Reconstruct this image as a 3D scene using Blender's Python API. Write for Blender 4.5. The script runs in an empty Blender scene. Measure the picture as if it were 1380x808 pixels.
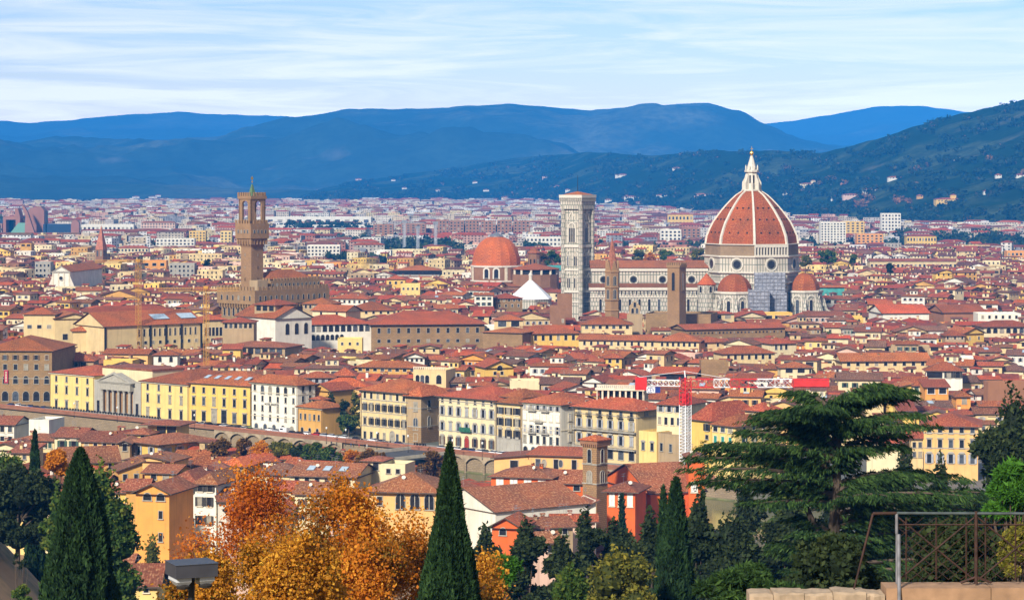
import bpy, math, random
import numpy as np
from mathutils import Vector, noise as mnoise
R = math.radians
rnd = random.Random(7)
nrg = np.random.default_rng(11)
SC = bpy.context.scene
COL = SC.collection
# ---------------------------------------------------------------- camera, sky, sun, exposure
F, CX, HY, CZ = 3400.0, 690.0, 238.0, 95.0       # focal length and centre in photo pixels, horizon row, eye height (m)
def wx(px, Y): return (px - CX) * Y / F
def wz(py, Y): return CZ - (py - HY) * Y / F
def ppx(x, Y): return CX + x * F / Y
def ppy(z, Y): return HY + (CZ - z) * F / Y
cam = bpy.data.cameras.new('camera'); camo = bpy.data.objects.new('camera', cam); COL.objects.link(camo)
cam.sensor_width = 36; cam.lens = F / 1380 * 36; cam.shift_y = -(404 - HY) / 1380
cam.clip_start = 1; cam.clip_end = 80000
camo.location = (0, 0, CZ); camo.rotation_euler = (R(90), 0, 0)
SC.camera = camo
SUN_EL, SUN_AZ = R(32), R(206)     # azimuth measured clockwise from +Y: the sun stands behind and to the left
W = bpy.data.worlds.new('World'); SC.world = W; W.use_nodes = True
def world():
    nt = W.node_tree; nt.nodes.clear(); N = nt.nodes.new; L = nt.links.new
    out = N('ShaderNodeOutputWorld'); bg = N('ShaderNodeBackground'); bg.inputs[1].default_value = 0.058
    sky = N('ShaderNodeTexSky'); sky.sky_type = 'NISHITA'; sky.sun_disc = False
    sky.sun_elevation = SUN_EL; sky.sun_rotation = SUN_AZ; sky.air_density = 1.3; sky.dust_density = 0.3; sky.ozone_density = 2.5
    tc = N('ShaderNodeTexCoord'); mp = N('ShaderNodeMapping'); mp.inputs['Scale'].default_value = (5, 5, 70)
    n1 = N('ShaderNodeTexNoise'); n1.inputs['Scale'].default_value = 1.5; n1.inputs['Detail'].default_value = 10; n1.inputs['Roughness'].default_value = .64
    n1.inputs['Distortion'].default_value = .9
    L(tc.outputs['Generated'], mp.inputs[0]); L(mp.outputs[0], n1.inputs[0])
    r = N('ShaderNodeValToRGB'); r.color_ramp.elements[0].position = .41; r.color_ramp.elements[1].position = .60
    r.color_ramp.elements[0].color = (.0, .0, .0, 1); r.color_ramp.elements[1].color = (.95, .95, .95, 1)
    L(n1.outputs[0], r.inputs[0])
    m = N('ShaderNodeMix'); m.data_type = 'RGBA'; m.inputs['B'].default_value = (9.0, 9.4, 9.9, 1)
    gap = N('ShaderNodeMix'); gap.data_type = 'RGBA'; gap.blend_type = 'MULTIPLY'; gap.inputs['Factor'].default_value = 1; gap.inputs['B'].default_value = (.80, .88, 1.0, 1)
    L(sky.outputs[0], gap.inputs['A']); L(r.outputs[0], m.inputs['Factor']); L(gap.outputs['Result'], m.inputs['A'])
    # towards the mountains the veil of cloud and air low over the horizon is brighter than the sky overhead
    sp = N('ShaderNodeSeparateXYZ'); L(tc.outputs['Generated'], sp.inputs[0])
    mr = N('ShaderNodeMapRange'); mr.interpolation_type = 'SMOOTHSTEP'; mr.inputs[1].default_value = .02; mr.inputs[2].default_value = .20; mr.inputs[3].default_value = 1; mr.inputs[4].default_value = 0
    L(sp.outputs[2], mr.inputs[0])
    my = N('ShaderNodeMapRange'); my.interpolation_type = 'SMOOTHSTEP'; my.inputs[1].default_value = .55; my.inputs[2].default_value = .93; L(sp.outputs[1], my.inputs[0])
    mu = N('ShaderNodeMath'); mu.operation = 'MULTIPLY'; L(mr.outputs[0], mu.inputs[0]); L(my.outputs[0], mu.inputs[1])
    hb = N('ShaderNodeMix'); hb.data_type = 'RGBA'; hb.blend_type = 'MULTIPLY'; hb.inputs['B'].default_value = (5.3, 4.55, 3.75, 1)
    L(mu.outputs[0], hb.inputs['Factor']); L(m.outputs['Result'], hb.inputs['A'])
    L(hb.outputs['Result'], bg.inputs[0]); L(bg.outputs[0], out.inputs[0])
world()
sl = bpy.data.lights.new('sun', 'SUN'); so = bpy.data.objects.new('sun', sl); COL.objects.link(so)
sl.energy = 4.9; sl.angle = R(5); sl.color = (1.0, .93, .82)
sd = Vector((math.sin(SUN_AZ) * math.cos(SUN_EL), math.cos(SUN_AZ) * math.cos(SUN_EL), math.sin(SUN_EL)))
so.rotation_euler = sd.to_track_quat('Z', 'Y').to_euler(); so.location = (-200, -200, 400)
SC.view_settings.view_transform = 'Standard'; SC.view_settings.look = 'None'
SC.view_settings.exposure = 0.38; SC.view_settings.gamma = 1; SC.view_settings.use_curve_mapping = False
SC.cycles.max_bounces = 5; SC.cycles.diffuse_bounces = 2; SC.cycles.glossy_bounces = 2; SC.cycles.transparent_max_bounces = 4
SC.cycles.volume_bounces = 0; SC.cycles.caustics_reflective = False; SC.cycles.caustics_refractive = False
# ---------------------------------------------------------------- materials
MATS = {}
def base_mat(name):
    m = bpy.data.materials.new(name); m.use_nodes = True; nt = m.node_tree
    b = nt.nodes['Principled BSDF']; return m, nt, b
def mixc(nt, fac, a, b, mode='MIX'):
    m = nt.nodes.new('ShaderNodeMix'); m.data_type = 'RGBA'; m.blend_type = mode
    for s, v in (('Factor', fac), ('A', a), ('B', b)):
        if hasattr(v, 'links') or isinstance(v, bpy.types.NodeSocket): nt.links.new(v, m.inputs[s])
        elif s == 'Factor': m.inputs[s].default_value = v
        else: m.inputs[s].default_value = (*v[:3], 1)
    return m.outputs['Result']
def tex(nt, scale, detail=3, coord='Object', mapscale=None, kind='ShaderNodeTexNoise'):
    tc = nt.nodes.new('ShaderNodeTexCoord'); n = nt.nodes.new(kind); n.inputs['Scale'].default_value = scale
    if 'Detail' in n.inputs: n.inputs['Detail'].default_value = detail
    src = tc.outputs[coord]
    if mapscale:
        mp = nt.nodes.new('ShaderNodeMapping'); mp.inputs['Scale'].default_value = mapscale
        nt.links.new(src, mp.inputs[0]); src = mp.outputs[0]
    nt.links.new(src, n.inputs[0]); return n
def ramp(nt, src, p0, p1, c0=(0, 0, 0), c1=(1, 1, 1)):
    r = nt.nodes.new('ShaderNodeValToRGB'); e = r.color_ramp.elements
    e[0].position = p0; e[1].position = p1; e[0].color = (*c0, 1); e[1].color = (*c1, 1)
    nt.links.new(src, r.inputs[0]); return r.outputs[0]
def attr(nt, name):
    a = nt.nodes.new('ShaderNodeAttribute'); a.attribute_name = name; return a
def wall_mat(name, c, stain=.5, scale=.25, rough=.9, coord='Object'):
    """plaster: the paint colour with blotchy weathering and rain streaks"""
    if name in MATS: return MATS[name]
    m, nt, b = base_mat(name)
    n = tex(nt, scale, 5, coord); s = tex(nt, 1.0, 4, coord, (.9, .9, .06))
    d = [v * .62 for v in c]; li = [min(.9, v * 1.08) for v in c]
    a = mixc(nt, ramp(nt, n.outputs[0], .3, .7), d, li)
    f = nt.nodes.new('ShaderNodeMath'); f.operation = 'MULTIPLY'; f.inputs[1].default_value = stain
    nt.links.new(ramp(nt, s.outputs[0], .52, .72), f.inputs[0])
    col = mixc(nt, 1 - stain * .9, a, c)
    nt.links.new(mixc(nt, f.outputs[0], col, d), b.inputs['Base Color'])
    b.inputs['Roughness'].default_value = rough; MATS[name] = m; return m
def plain(name, c, rough=.6, metal=0.0, var=.15, scale=1.0):
    if name in MATS: return MATS[name]
    m, nt, b = base_mat(name); n = tex(nt, scale, 4)
    nt.links.new(mixc(nt, ramp(nt, n.outputs[0], .35, .65), [v * (1 - var) for v in c], [min(1, v * (1 + var)) for v in c]), b.inputs['Base Color'])
    b.inputs['Roughness'].default_value = rough; b.inputs['Metallic'].default_value = metal; MATS[name] = m; return m
def roof_mat(name, c, rib=.45):
    """terracotta tiles: courses along the eave (u across, v up the slope, metres), lichen, replaced tiles and painted shadow mottling"""
    if name in MATS: return MATS[name]
    m, nt, b = base_mat(name)
    uv = nt.nodes.new('ShaderNodeUVMap')
    def t(kind, sc, ms):
        n = nt.nodes.new(kind); n.inputs['Scale'].default_value = sc
        if 'Detail' in n.inputs: n.inputs['Detail'].default_value = 3
        mp = nt.nodes.new('ShaderNodeMapping'); mp.inputs['Scale'].default_value = ms
        nt.links.new(uv.outputs[0], mp.inputs[0]); nt.links.new(mp.outputs[0], n.inputs[0]); return n
    oi = nt.nodes.new('ShaderNodeObjectInfo')
    big = tex(nt, .12, 4); tile = t('ShaderNodeTexNoise', 1.0, (2.2, 1.3, 1)); rows = t('ShaderNodeTexWave', 1.0, (1 / rib / 3.2, 0, 0))
    c1 = mixc(nt, ramp(nt, big.outputs[0], .3, .7), [c[0] * .52, c[1] * .62, c[2] * .8], [c[0] * 1.18, c[1] * 1.1, c[2]])
    c2 = mixc(nt, ramp(nt, tile.outputs[0], .50, .70), c1, [c[0] * 1.5, c[1] * 3.0, c[2] * 4.2])
    c3 = mixc(nt, ramp(nt, tile.outputs[0], .28, .47, (.9, .9, .9), (0, 0, 0)), c2, [c[0] * .35, c[1] * .55, c[2] * .7])  # dark mottles put small shadows into the tile colour
    c4 = mixc(nt, ramp(nt, rows.outputs[0], .0, .35, (.45, .45, .45), (0, 0, 0)), c3, [c[0] * .4, c[1] * .4, c[2] * .4])
    h = nt.nodes.new('ShaderNodeHueSaturation'); nt.links.new(c4, h.inputs['Color'])
    mr = nt.nodes.new('ShaderNodeMapRange'); mr.inputs[3].default_value = .72; mr.inputs[4].default_value = 1.22
    nt.links.new(oi.outputs['Random'], mr.inputs[0]); nt.links.new(mr.outputs[0], h.inputs['Value'])
    mr2 = nt.nodes.new('ShaderNodeMapRange'); mr2.inputs[3].default_value = .994; mr2.inputs[4].default_value = 1.012
    ml = nt.nodes.new('ShaderNodeMath'); ml.operation = 'FRACT'; mu = nt.nodes.new('ShaderNodeMath'); mu.operation = 'MULTIPLY'; mu.inputs[1].default_value = 7.3
    nt.links.new(oi.outputs['Random'], mu.inputs[0]); nt.links.new(mu.outputs[0], ml.inputs[0]); nt.links.new(ml.outputs[0], mr2.inputs[0])
    ad = nt.nodes.new('ShaderNodeMath'); ad.operation = 'SUBTRACT'; ad.inputs[1].default_value = .5
    nt.links.new(mr2.outputs[0], ad.inputs[0]); nt.links.new(ad.outputs[0], h.inputs['Hue'])
    nt.links.new(h.outputs[0], b.inputs['Base Color']); b.inputs['Roughness'].default_value = .85
    MATS[name] = m; return m
def leaf_mat(name, c0, c1, c2=None, trans=.25):
    """foliage: each leaf carries its own number, which picks its colour from dark to pale"""
    if name in MATS: return MATS[name]
    m, nt, b = base_mat(name); a = attr(nt, 'leaf')
    r = nt.nodes.new('ShaderNodeValToRGB'); e = r.color_ramp.elements
    e[0].color = (*c0, 1); e[1].color = (*(c2 or c1), 1)
    if c2: x = r.color_ramp.elements.new(.5); x.color = (*c1, 1)
    nt.links.new(a.outputs['Fac'], r.inputs[0]); nt.links.new(r.outputs[0], b.inputs['Base Color'])
    b.inputs['Roughness'].default_value = .75; b.inputs['Specular IOR Level'].default_value = .2
    if trans:
        t = nt.nodes.new('ShaderNodeBsdfTranslucent'); mx = nt.nodes.new('ShaderNodeMixShader'); mx.inputs[0].default_value = trans
        nt.links.new(r.outputs[0], t.inputs[0]); nt.links.new(b.outputs[0], mx.inputs[1]); nt.links.new(t.outputs[0], mx.inputs[2])
        nt.links.new(mx.outputs[0], nt.nodes['Material Output'].inputs[0])
    MATS[name] = m; return m
# ---------------------------------------------------------------- mesh collecting and tagging
class MB:
    def __init__(s): s.v = []; s.f = []; s.m = []; s.uv = []; s.t = []; s.tint = (1, 1, 1)
    def face(s, pts, m=0, uv=None):
        i = len(s.v); s.v += [tuple(p) for p in pts]; n = len(pts); s.f.append(tuple(range(i, i + n))); s.m.append(m)
        if uv is None:
            p0, p1 = Vector(pts[0]), Vector(pts[1]); u = (p1 - p0); L = u.length or 1; u /= L
            nn = Vector((0, 0, 0))
            for k in range(1, n - 1): nn += (Vector(pts[k]) - p0).cross(Vector(pts[k + 1]) - p0)
            nn = nn.normalized() if nn.length else Vector((0, 0, 1)); w = nn.cross(u)
            uv = [((Vector(p) - p0).dot(u), (Vector(p) - p0).dot(w)) for p in pts]
        s.uv += uv; s.t.append(s.tint)
    def box(s, x0, x1, y0, y1, z0, z1, m=0, bottom=True, top=True):
        a, b, c, d = (x0, y0), (x1, y0), (x1, y1), (x0, y1)
        for p, q in ((a, b), (b, c), (c, d), (d, a)): s.face([(*p, z0), (*q, z0), (*q, z1), (*p, z1)], m)
        if top: s.face([(*a, z1), (*b, z1), (*c, z1), (*d, z1)], m)
        if bottom: s.face([(*d, z0), (*c, z0), (*b, z0), (*a, z0)], m)
    def prism(s, poly, z0, z1, m=0, caps=True):
        n = len(poly)
        for i in range(n):
            p, q = poly[i], poly[(i + 1) % n]
            s.face([(p[0], p[1], z0), (q[0], q[1], z0), (q[0], q[1], z1), (p[0], p[1], z1)], m)
        if caps:
            s.face([(p[0], p[1], z1) for p in poly], m); s.face([(p[0], p[1], z0) for p in reversed(poly)], m)
    def loft(s, rings, m=0, cap=True, close=True):
        """rings: lists of points of equal length, bottom to top"""
        i0 = len(s.v); n = len(rings[0])
        for a, b in zip(rings, rings[1:]):
            for i in range(n if close else n - 1):
                j = (i + 1) % n
                pts = [a[i], a[j], b[j], b[i]]
                if (Vector(pts[2]) - Vector(pts[3])).length < 1e-6: pts = pts[:3]
                s.face(pts, m)
        if cap:
            s.face(rings[-1], m); s.face(list(reversed(rings[0])), m)
    def tube(s, p, q, r0, r1=None, n=6, m=0, cap=True):
        p, q = Vector(p), Vector(q); r1 = r0 if r1 is None else r1
        d = (q - p); d = d.normalized() if d.length else Vector((0, 0, 1))
        u = d.orthogonal().normalized(); w = d.cross(u)
        cs = [(math.cos(2 * math.pi * k / n), math.sin(2 * math.pi * k / n)) for k in range(n)]
        s.loft([[p + u * c * r0 + w * t * r0 for c, t in cs], [q + u * c * r1 + w * t * r1 for c, t in cs]], m, cap)
    def lathe(s, prof, n=12, c=(0, 0), m=0, ph=0.0, cap=True):
        s.loft([[(c[0] + r * math.cos(ph + 2 * math.pi * k / n), c[1] + r * math.sin(ph + 2 * math.pi * k / n), z) for k in range(n)] for r, z in prof], m, cap)
    def mesh(s, name, mats, smooth=False, weld=False):
        me = bpy.data.meshes.new(name); me.from_pydata(s.v, [], s.f)
        for m in (mats if isinstance(mats, (list, tuple)) else [mats]): me.materials.append(m)
        if len(me.materials) > 1: me.polygons.foreach_set('material_index', s.m)
        ul = me.uv_layers.new(name='UVMap'); ul.data.foreach_set('uv', [c for p in s.uv for c in p])
        if smooth: me.polygons.foreach_set('use_smooth', [True] * len(s.f))
        me.update(); return me
    def add_tint(s, me):
        a = me.attributes.new('tint', 'FLOAT_COLOR', 'FACE'); a.data.foreach_set('color', [c for t in s.t for c in (*t, 1)])
    def build(s, name, mats, parent=None, smooth=False): return link(name, s.mesh(name, mats, smooth), parent)
def link(name, me, parent=None, loc=(0, 0, 0), rz=0.0):
    o = bpy.data.objects.new(name, me); COL.objects.link(o)
    if parent is not None: o.parent = parent
    o.location = loc; o.rotation_euler = (0, 0, rz); return o
def tag(o, label, cat, group=None, kind=None):
    o['label'] = label; o['category'] = cat
    if group: o['group'] = group
    if kind: o['kind'] = kind
    return o
def thing(name, label, cat, loc=(0, 0, 0), rz=0.0, group=None):
    o = bpy.data.objects.new(name, None); COL.objects.link(o); o.location = loc; o.rotation_euler = (0, 0, rz)
    o.empty_display_size = .1
    return tag(o, label, cat, group)
def struct(o, kind='structure'): o['kind'] = kind; return o
# ---------------------------------------------------------------- ground, river, hills
def north_bank(x): return 850 - .9 * max(-420.0, min(300.0, x))
def south_bank(x): return north_bank(x) - 120
def sstep(a, b, t):
    t = max(0.0, min(1.0, (t - a) / (b - a))); return t * t * (3 - 2 * t)
def gz(x, y):
    """height of the ground"""
    if y < 520:
        z = max(.5, 95 - .19 * y - 2.5 * sstep(0, 60, y)) if y > 40 else 90.0 - .11 * y
        z = min(z, 93.0)
        b = math.exp(-((x + 86) / 20) ** 2 - ((y - 352) / 55) ** 2) * 30       # the bare knoll on the left
        return z + b
    return .5 * (1 - sstep(520, 560, y))
def ground():
    xs = sorted(set([-9000, -6000, -4000, -2500, -1500, -900, -600] + [i * 10 for i in range(-42, 31)] + [400, 600, 900, 1500, 2500, 4000, 6000, 9000]))
    V = []; nr = None
    for x in xs:
        sb, nb = south_bank(x), north_bank(x)
        ys = [-60, -20, 0, 12, 24, 30, 36, 42, 50] + [60 + i * (sb - 70) / 60 for i in range(61)]
        col = [(x, y, gz(x, y)) for y in ys] + [(x, sb, 0), (x, sb + .3, -8), (x, nb - .3, -8), (x, nb, 0)]
        col += [(x, y, 0) for y in (1300, 1700, 2400, 3500, 5000, 8000, 14000, 30000)]
        nr = len(col); V += col
    Fc = [(i * nr + j, (i + 1) * nr + j, (i + 1) * nr + j + 1, i * nr + j + 1) for i in range(len(xs) - 1) for j in range(nr - 1)]
    me = bpy.data.meshes.new('ground'); me.from_pydata(V, [], Fc)
    m, nt, b = base_mat('ground')
    tc = nt.nodes.new('ShaderNodeTexCoord'); sp = nt.nodes.new('ShaderNodeSeparateXYZ'); nt.links.new(tc.outputs['Object'], sp.inputs[0])
    n1 = tex(nt, .05, 6); n2 = tex(nt, .9, 4); n3 = tex(nt, .004, 5)
    earth = mixc(nt, ramp(nt, n1.outputs[0], .46, .56), (.26, .15, .07), (.05, .06, .02))
    earth = mixc(nt, ramp(nt, n2.outputs[0], .3, .7, (0, 0, 0), (.5, .5, .5)), earth, (.33, .21, .11))
    town = mixc(nt, ramp(nt, n3.outputs[0], .42, .58), (.16, .14, .12), (.05, .075, .03))
    far = mixc(nt, .5, town, (.12, .12, .11))
    f = nt.nodes.new('ShaderNodeMapRange'); f.inputs[1].default_value = 690; f.inputs[2].default_value = 800; nt.links.new(sp.outputs[1], f.inputs[0])
    nt.links.new(mixc(nt, f.outputs[0], earth, far), b.inputs['Base Color']); b.inputs['Roughness'].default_value = .95
    me.materials.append(m); struct(link('ground', me))
    mb = MB()
    xs2 = [x for x in xs if -1600 < x < 1600]
    for a, c in zip(xs2, xs2[1:]): mb.face([(a, south_bank(a) - .5, -6), (c, south_bank(c) - .5, -6), (c, north_bank(c) + .5, -6), (a, north_bank(a) + .5, -6)])
    wm, nt, b = base_mat('river_water'); b.inputs['Base Color'].default_value = (.10, .11, .035, 1); b.inputs['Roughness'].default_value = .15
    bp = nt.nodes.new('ShaderNodeBump'); bp.inputs['Strength'].default_value = .3; nt.links.new(tex(nt, .6, 4).outputs[0], bp.inputs['Height']); nt.links.new(bp.outputs[0], b.inputs['Normal'])
    struct(mb.build('river', wm))
    mb = MB()                                                     # the riverside road, kerb and pavement
    mb.face([(-300, north_bank(-300) + 1.2, .03), (60, north_bank(60) + 1.2, .03), (60, north_bank(60) + 13, .03), (-300, north_bank(-300) + 13, .03)])
    struct(mb.build('road', plain('asphalt', (.06, .06, .062), .9, 0, .25, .4)))
    mb = MB(); mb.box(0, 1, 0, 1, 0, 1); mb = MB()
    a, c = (-300, north_bank(-300) + 13), (60, north_bank(60) + 13)
    mb.prism([a, c, (c[0], c[1] + 4), (a[0], a[1] + 4)], .0, .14)
    struct(mb.build('pavement', plain('paving_stone', (.26, .24, .21), .9, 0, .2, .5)))
ground()
def interp(P, x):
    if x <= P[0][0]: return P[0][1]
    for (a, b), (c, d) in zip(P, P[1:]):
        if x <= c:
            t = (x - a) / (c - a); return b + (d - b) * t
    return P[-1][1]
def fbm(x, y, s, o=5):
    v, a, t = 0.0, 1.0, 0.0
    for k in range(o):
        v += a * (1 - abs(mnoise.noise(Vector((x * s, y * s, 3.7 * k))) * 1.6)); t += a; a *= .5; s *= 2.1
    return v / t - .6
HILL = {}
def hill(name, prof, yfoot, yridge, amp, mat, px0=-260, px1=1640, step=8, rows=44, noise_s=1 / 1800, jag=1.2, zfoot=0.0, pw=1.15):
    """a range of hills: the sheet climbs from its foot to its crest and falls away behind"""
    pxs = list(range(px0, px1 + 1, step)); V = []; n = rows + 8
    for px in pxs:
        yf, yr = yfoot(px), yridge(px); py = interp(prof, px)
        zr = wz(py, yr); xr = wx(px, yr)
        zr += jag * yr / F * mnoise.noise(Vector((px * .045, 1.3, yr * .001))) + .45 * jag * yr / F * mnoise.noise(Vector((px * .21, 4.3, yr * .001)))
        for j in range(n):
            t = j / (rows - 1)
            if t <= 1:
                Y = yf + (yr - yf) * t; X = wx(px, Y); s = t ** pw
                z = zfoot + (zr - zfoot) * s + amp * math.sin(math.pi * min(1, t * 1.02)) ** .8 * fbm(X, Y, noise_s) * min(1, (zr - zfoot) / 120)
                z = max(z, zfoot - 3 + t)
            else:
                k = j - rows + 1; Y = yr + k * 260; X = wx(px, Y); z = zr - k * k * 11
            V.append((X, Y, z))
    fc = [(i * n + j, (i + 1) * n + j, (i + 1) * n + j + 1, i * n + j + 1) for i in range(len(pxs) - 1) for j in range(n - 1)]
    me = bpy.data.meshes.new(name); me.from_pydata(V, [], fc); me.materials.append(mat); me.polygons.foreach_set('use_smooth', [True] * len(fc)); me.update()
    HILL[mat.name] = (pxs, n, rows, V)
    return struct(link(name, me))
def hill_point(key, px, py):
    """the point of a hill sheet that the photograph shows at px, py (first hit from the front)"""
    pxs, n, rows, V = HILL[key]; i = min(range(len(pxs)), key=lambda k: abs(pxs[k] - px)); col = V[i * n:i * n + rows]
    for a, b in zip(col, col[1:]):
        pa, pb = ppy(a[2], a[1]), ppy(b[2], b[1])
        if pb <= py <= pa:
            t = (pa - py) / ((pa - pb) or 1); Y = a[1] + (b[1] - a[1]) * t
            return wx(px, Y), Y, a[2] + (b[2] - a[2]) * t
    return None
def hill_mat(name, forest, field, s1, s2, rock=None):
    m, nt, b = base_mat(name)
    n1 = tex(nt, s1, 6); n2 = tex(nt, s2, 5); n3 = tex(nt, s2 * 6, 3)
    c = mixc(nt, ramp(nt, n1.outputs[0], .50, .58), forest, field)
    c = mixc(nt, ramp(nt, n2.outputs[0], .3, .7, (.75, .75, .75), (0, 0, 0)), c, [v * .45 for v in forest])
    c = mixc(nt, ramp(nt, n3.outputs[0], .35, .62, (.6, .6, .6), (0, 0, 0)), c, [v * .5 for v in forest])
    if rock:
        v = tex(nt, s1 * 1.7, 5); c = mixc(nt, ramp(nt, v.outputs[0], .63, .72, (0, 0, 0), (.3, .3, .3)), c, rock)
    nt.links.new(c, b.inputs['Base Color']); b.inputs['Roughness'].default_value = 1; b.inputs['Specular IOR Level'].default_value = 0
    return m
FAR = [(-260, 172), (0, 163), (40, 165), (90, 162), (150, 155), (240, 151), (330, 156), (400, 157), (560, 165), (1000, 172), (1030, 168), (1100, 158), (1180, 144), (1240, 142), (1300, 151), (1400, 156), (1640, 162)]
MID = [(-260, 215), (-60, 205), (0, 198), (80, 192), (150, 188), (230, 188), (300, 183), (340, 174), (390, 160), (430, 154), (470, 147), (570, 147), (640, 142), (690, 140), (740, 144), (790, 148), (870, 144), (930, 139), (960, 140), (995, 150), (1030, 167), (1060, 182), (1110, 194), (1200, 200), (1640, 210)]
NEAR = [(-260, 279), (360, 279), (385, 274), (430, 256), (470, 245), (520, 239), (560, 233), (640, 222), (690, 213), (740, 209), (800, 205), (880, 210), (920, 206), (960, 203), (1010, 203), (1060, 204), (1110, 206), (1150, 196), (1200, 182), (1240, 168), (1300, 152), (1340, 143), (1380, 134), (1450, 126), (1640, 115)]
hill('far_mountains', FAR, lambda p: 19000, lambda p: 24500, 420, hill_mat('far_mountain', (.05, .08, .055), (.10, .12, .08), 1 / 1400, 1 / 500), rows=26, step=10, noise_s=1 / 3800, jag=1.5)
hill('mountains', MID, lambda p: 10500, lambda p: 16500, 520, hill_mat('mountain', (.040, .072, .045), (.115, .135, .085), 1 / 900, 1 / 300, (.30, .27, .24)), rows=60, step=8, noise_s=1 / 2600, jag=1.6)
FOOTLINE = [(-260, 275), (700, 275), (800, 281), (900, 288), (980, 294), (1100, 302), (1200, 310), (1380, 316), (1640, 318)]
near_foot = lambda p: 95 * F / (interp(FOOTLINE, p) - HY)
hill('hills', NEAR, near_foot, lambda p: near_foot(p) * (1.32 + .22 * sstep(800, 1380, p)), 60, hill_mat('hillside', (.018, .042, .013), (.085, .11, .042), 1 / 260, 1 / 70, (.22, .20, .13)), rows=70, step=6, noise_s=1 / 900, jag=1.6)
# ---------------------------------------------------------------- haze
hz = MB(); hz.box(-9800, 9800, -40, 25500, -9.5, 1900)
hm = bpy.data.materials.new('haze'); hm.use_nodes = True; hn = hm.node_tree; hn.nodes.clear()
ho = hn.nodes.new('ShaderNodeOutputMaterial'); hv = hn.nodes.new('ShaderNodeVolumePrincipled')
hv.inputs['Color'].default_value = (.03, .33, 1.0, 1)
hv.inputs['Density'].default_value = 5.8e-5; hv.inputs['Anisotropy'].default_value = -0.35
hn.links.new(hv.outputs[0], ho.inputs['Volume'])
ho_ = hz.build('haze', hm); struct(ho_, 'stuff')
# ---------------------------------------------------------------- colours of the town
WC = dict(cream=(.70, .53, .26), pale=(.74, .62, .37), white=(.78, .73, .61), yellow=(.78, .50, .115), ochre=(.62, .34, .085), tan=(.42, .30, .165), stone=(.235, .155, .08),
          grey=(.40, .37, .31), pink=(.72, .48, .36), orange=(.78, .34, .07), red=(.68, .125, .018), lemon=(.80, .575, .20), brick=(.34, .155, .075), apricot=(.76, .45, .16))
WORD = dict(cream='cream', pale='pale cream', white='white', yellow='yellow', ochre='ochre', tan='tan', stone='brown stone', grey='grey', pink='pinkish', orange='orange', red='bright red',
            lemon='lemon yellow', brick='brick', apricot='apricot')
for k, c in WC.items(): MATS['w_' + k] = wall_mat(WORD[k].replace(' ', '_') + '_plaster', c)
for k in WC: MATS['w_' + k] = MATS[WORD[k].replace(' ', '_') + '_plaster']
WM = lambda k: MATS['w_' + k]
TILE = roof_mat('terracotta_tiles', (.38, .071, .018)); TILE2 = roof_mat('weathered_tiles', (.31, .078, .028)); TILE3 = roof_mat('new_tiles', (.52, .075, .016))
DOMET = roof_mat('dome_tiles', (.42, .078, .014), .6)
SOFF = plain('eave_wood', (.085, .055, .038), .8); PANE = plain('window_glass', (.022, .022, .026), .12, 0, .4, .7); PANE2 = plain('lighter_glass', (.075, .085, .10), .08, 0, .4, .7); PANE3 = plain('curtained_glass', (.30, .27, .21), .3, 0, .3, .7); DARK = plain('dark_opening', (.018, .014, .012), .9)  # PANE2 is a lighter glass that some windows get at random
STONE = plain('grey_stone_trim', (.36, .33, .27), .8); PTRIM = plain('pale_trim', (.66, .58, .43), .8); WHITE = plain('white_stone', (.62, .57, .47), .7, 0, .1)
SH = dict(brown=plain('brown_shutter', (.10, .055, .03), .6), green=plain('green_shutter', (.03, .075, .05), .6), grey=plain('grey_shutter', (.34, .34, .35), .6), teal=plain('teal_shutter', (.03, .25, .20), .6),
          white=plain('white_shutter', (.72, .70, .66), .6), black=plain('dark_shutter', (.03, .026, .022), .6))
METAL = plain('grey_metal', (.35, .36, .38), .4, .7); IRON = plain('dark_iron', (.03, .03, .032), .5, .5); SKYL = plain('skylight_glass', (.42, .52, .60), .12)
COPPER = plain('green_copper', (.16, .36, .27), .6); GOLD = plain('gilded_copper', (.75, .48, .10), .35, .8)
def brickmat(name, c1, c2, mortar, w, h, ms, off=.5, rough=.9, dirt=.5):
    m, nt, b = base_mat(name); uv = nt.nodes.new('ShaderNodeUVMap'); t = nt.nodes.new('ShaderNodeTexBrick')
    nt.links.new(uv.outputs[0], t.inputs[0]); t.offset = off
    t.inputs['Color1'].default_value = (*c1, 1); t.inputs['Color2'].default_value = (*c2, 1); t.inputs['Mortar'].default_value = (*mortar, 1)
    t.inputs['Scale'].default_value = 1; t.inputs['Brick Width'].default_value = w; t.inputs['Row Height'].default_value = h; t.inputs['Mortar Size'].default_value = ms
    n = tex(nt, .16, 5)
    nt.links.new(mixc(nt, ramp(nt, n.outputs[0], .35, .7, (0, 0, 0), (dirt,) * 3), t.outputs[0], [v * .45 for v in c1]), b.inputs['Base Color']); b.inputs['Roughness'].default_value = rough
    MATS[name] = m; return m
MARBLE = brickmat('panelled_marble', (.58, .53, .43), (.52, .45, .36), (.14, .16, .12), 1.8, 4.6, .26, 0, .6, .3)
MARBLE2 = brickmat('banded_marble', (.58, .53, .43), (.48, .40, .33), (.14, .16, .12), 1.7, 2.5, .22, .5, .6, .3)
BROWNST = brickmat('brown_ashlar', (.36, .22, .095), (.285, .175, .075), (.19, .12, .06), 1.4, .7, .05)
BRICKW = brickmat('old_brick', (.36, .165, .075), (.28, .125, .06), (.20, .13, .08), .6, .3, .04)
TOWERST = brickmat('golden_stone', (.40, .23, .10), (.32, .185, .085), (.16, .10, .05), .9, .5, .05)
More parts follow.
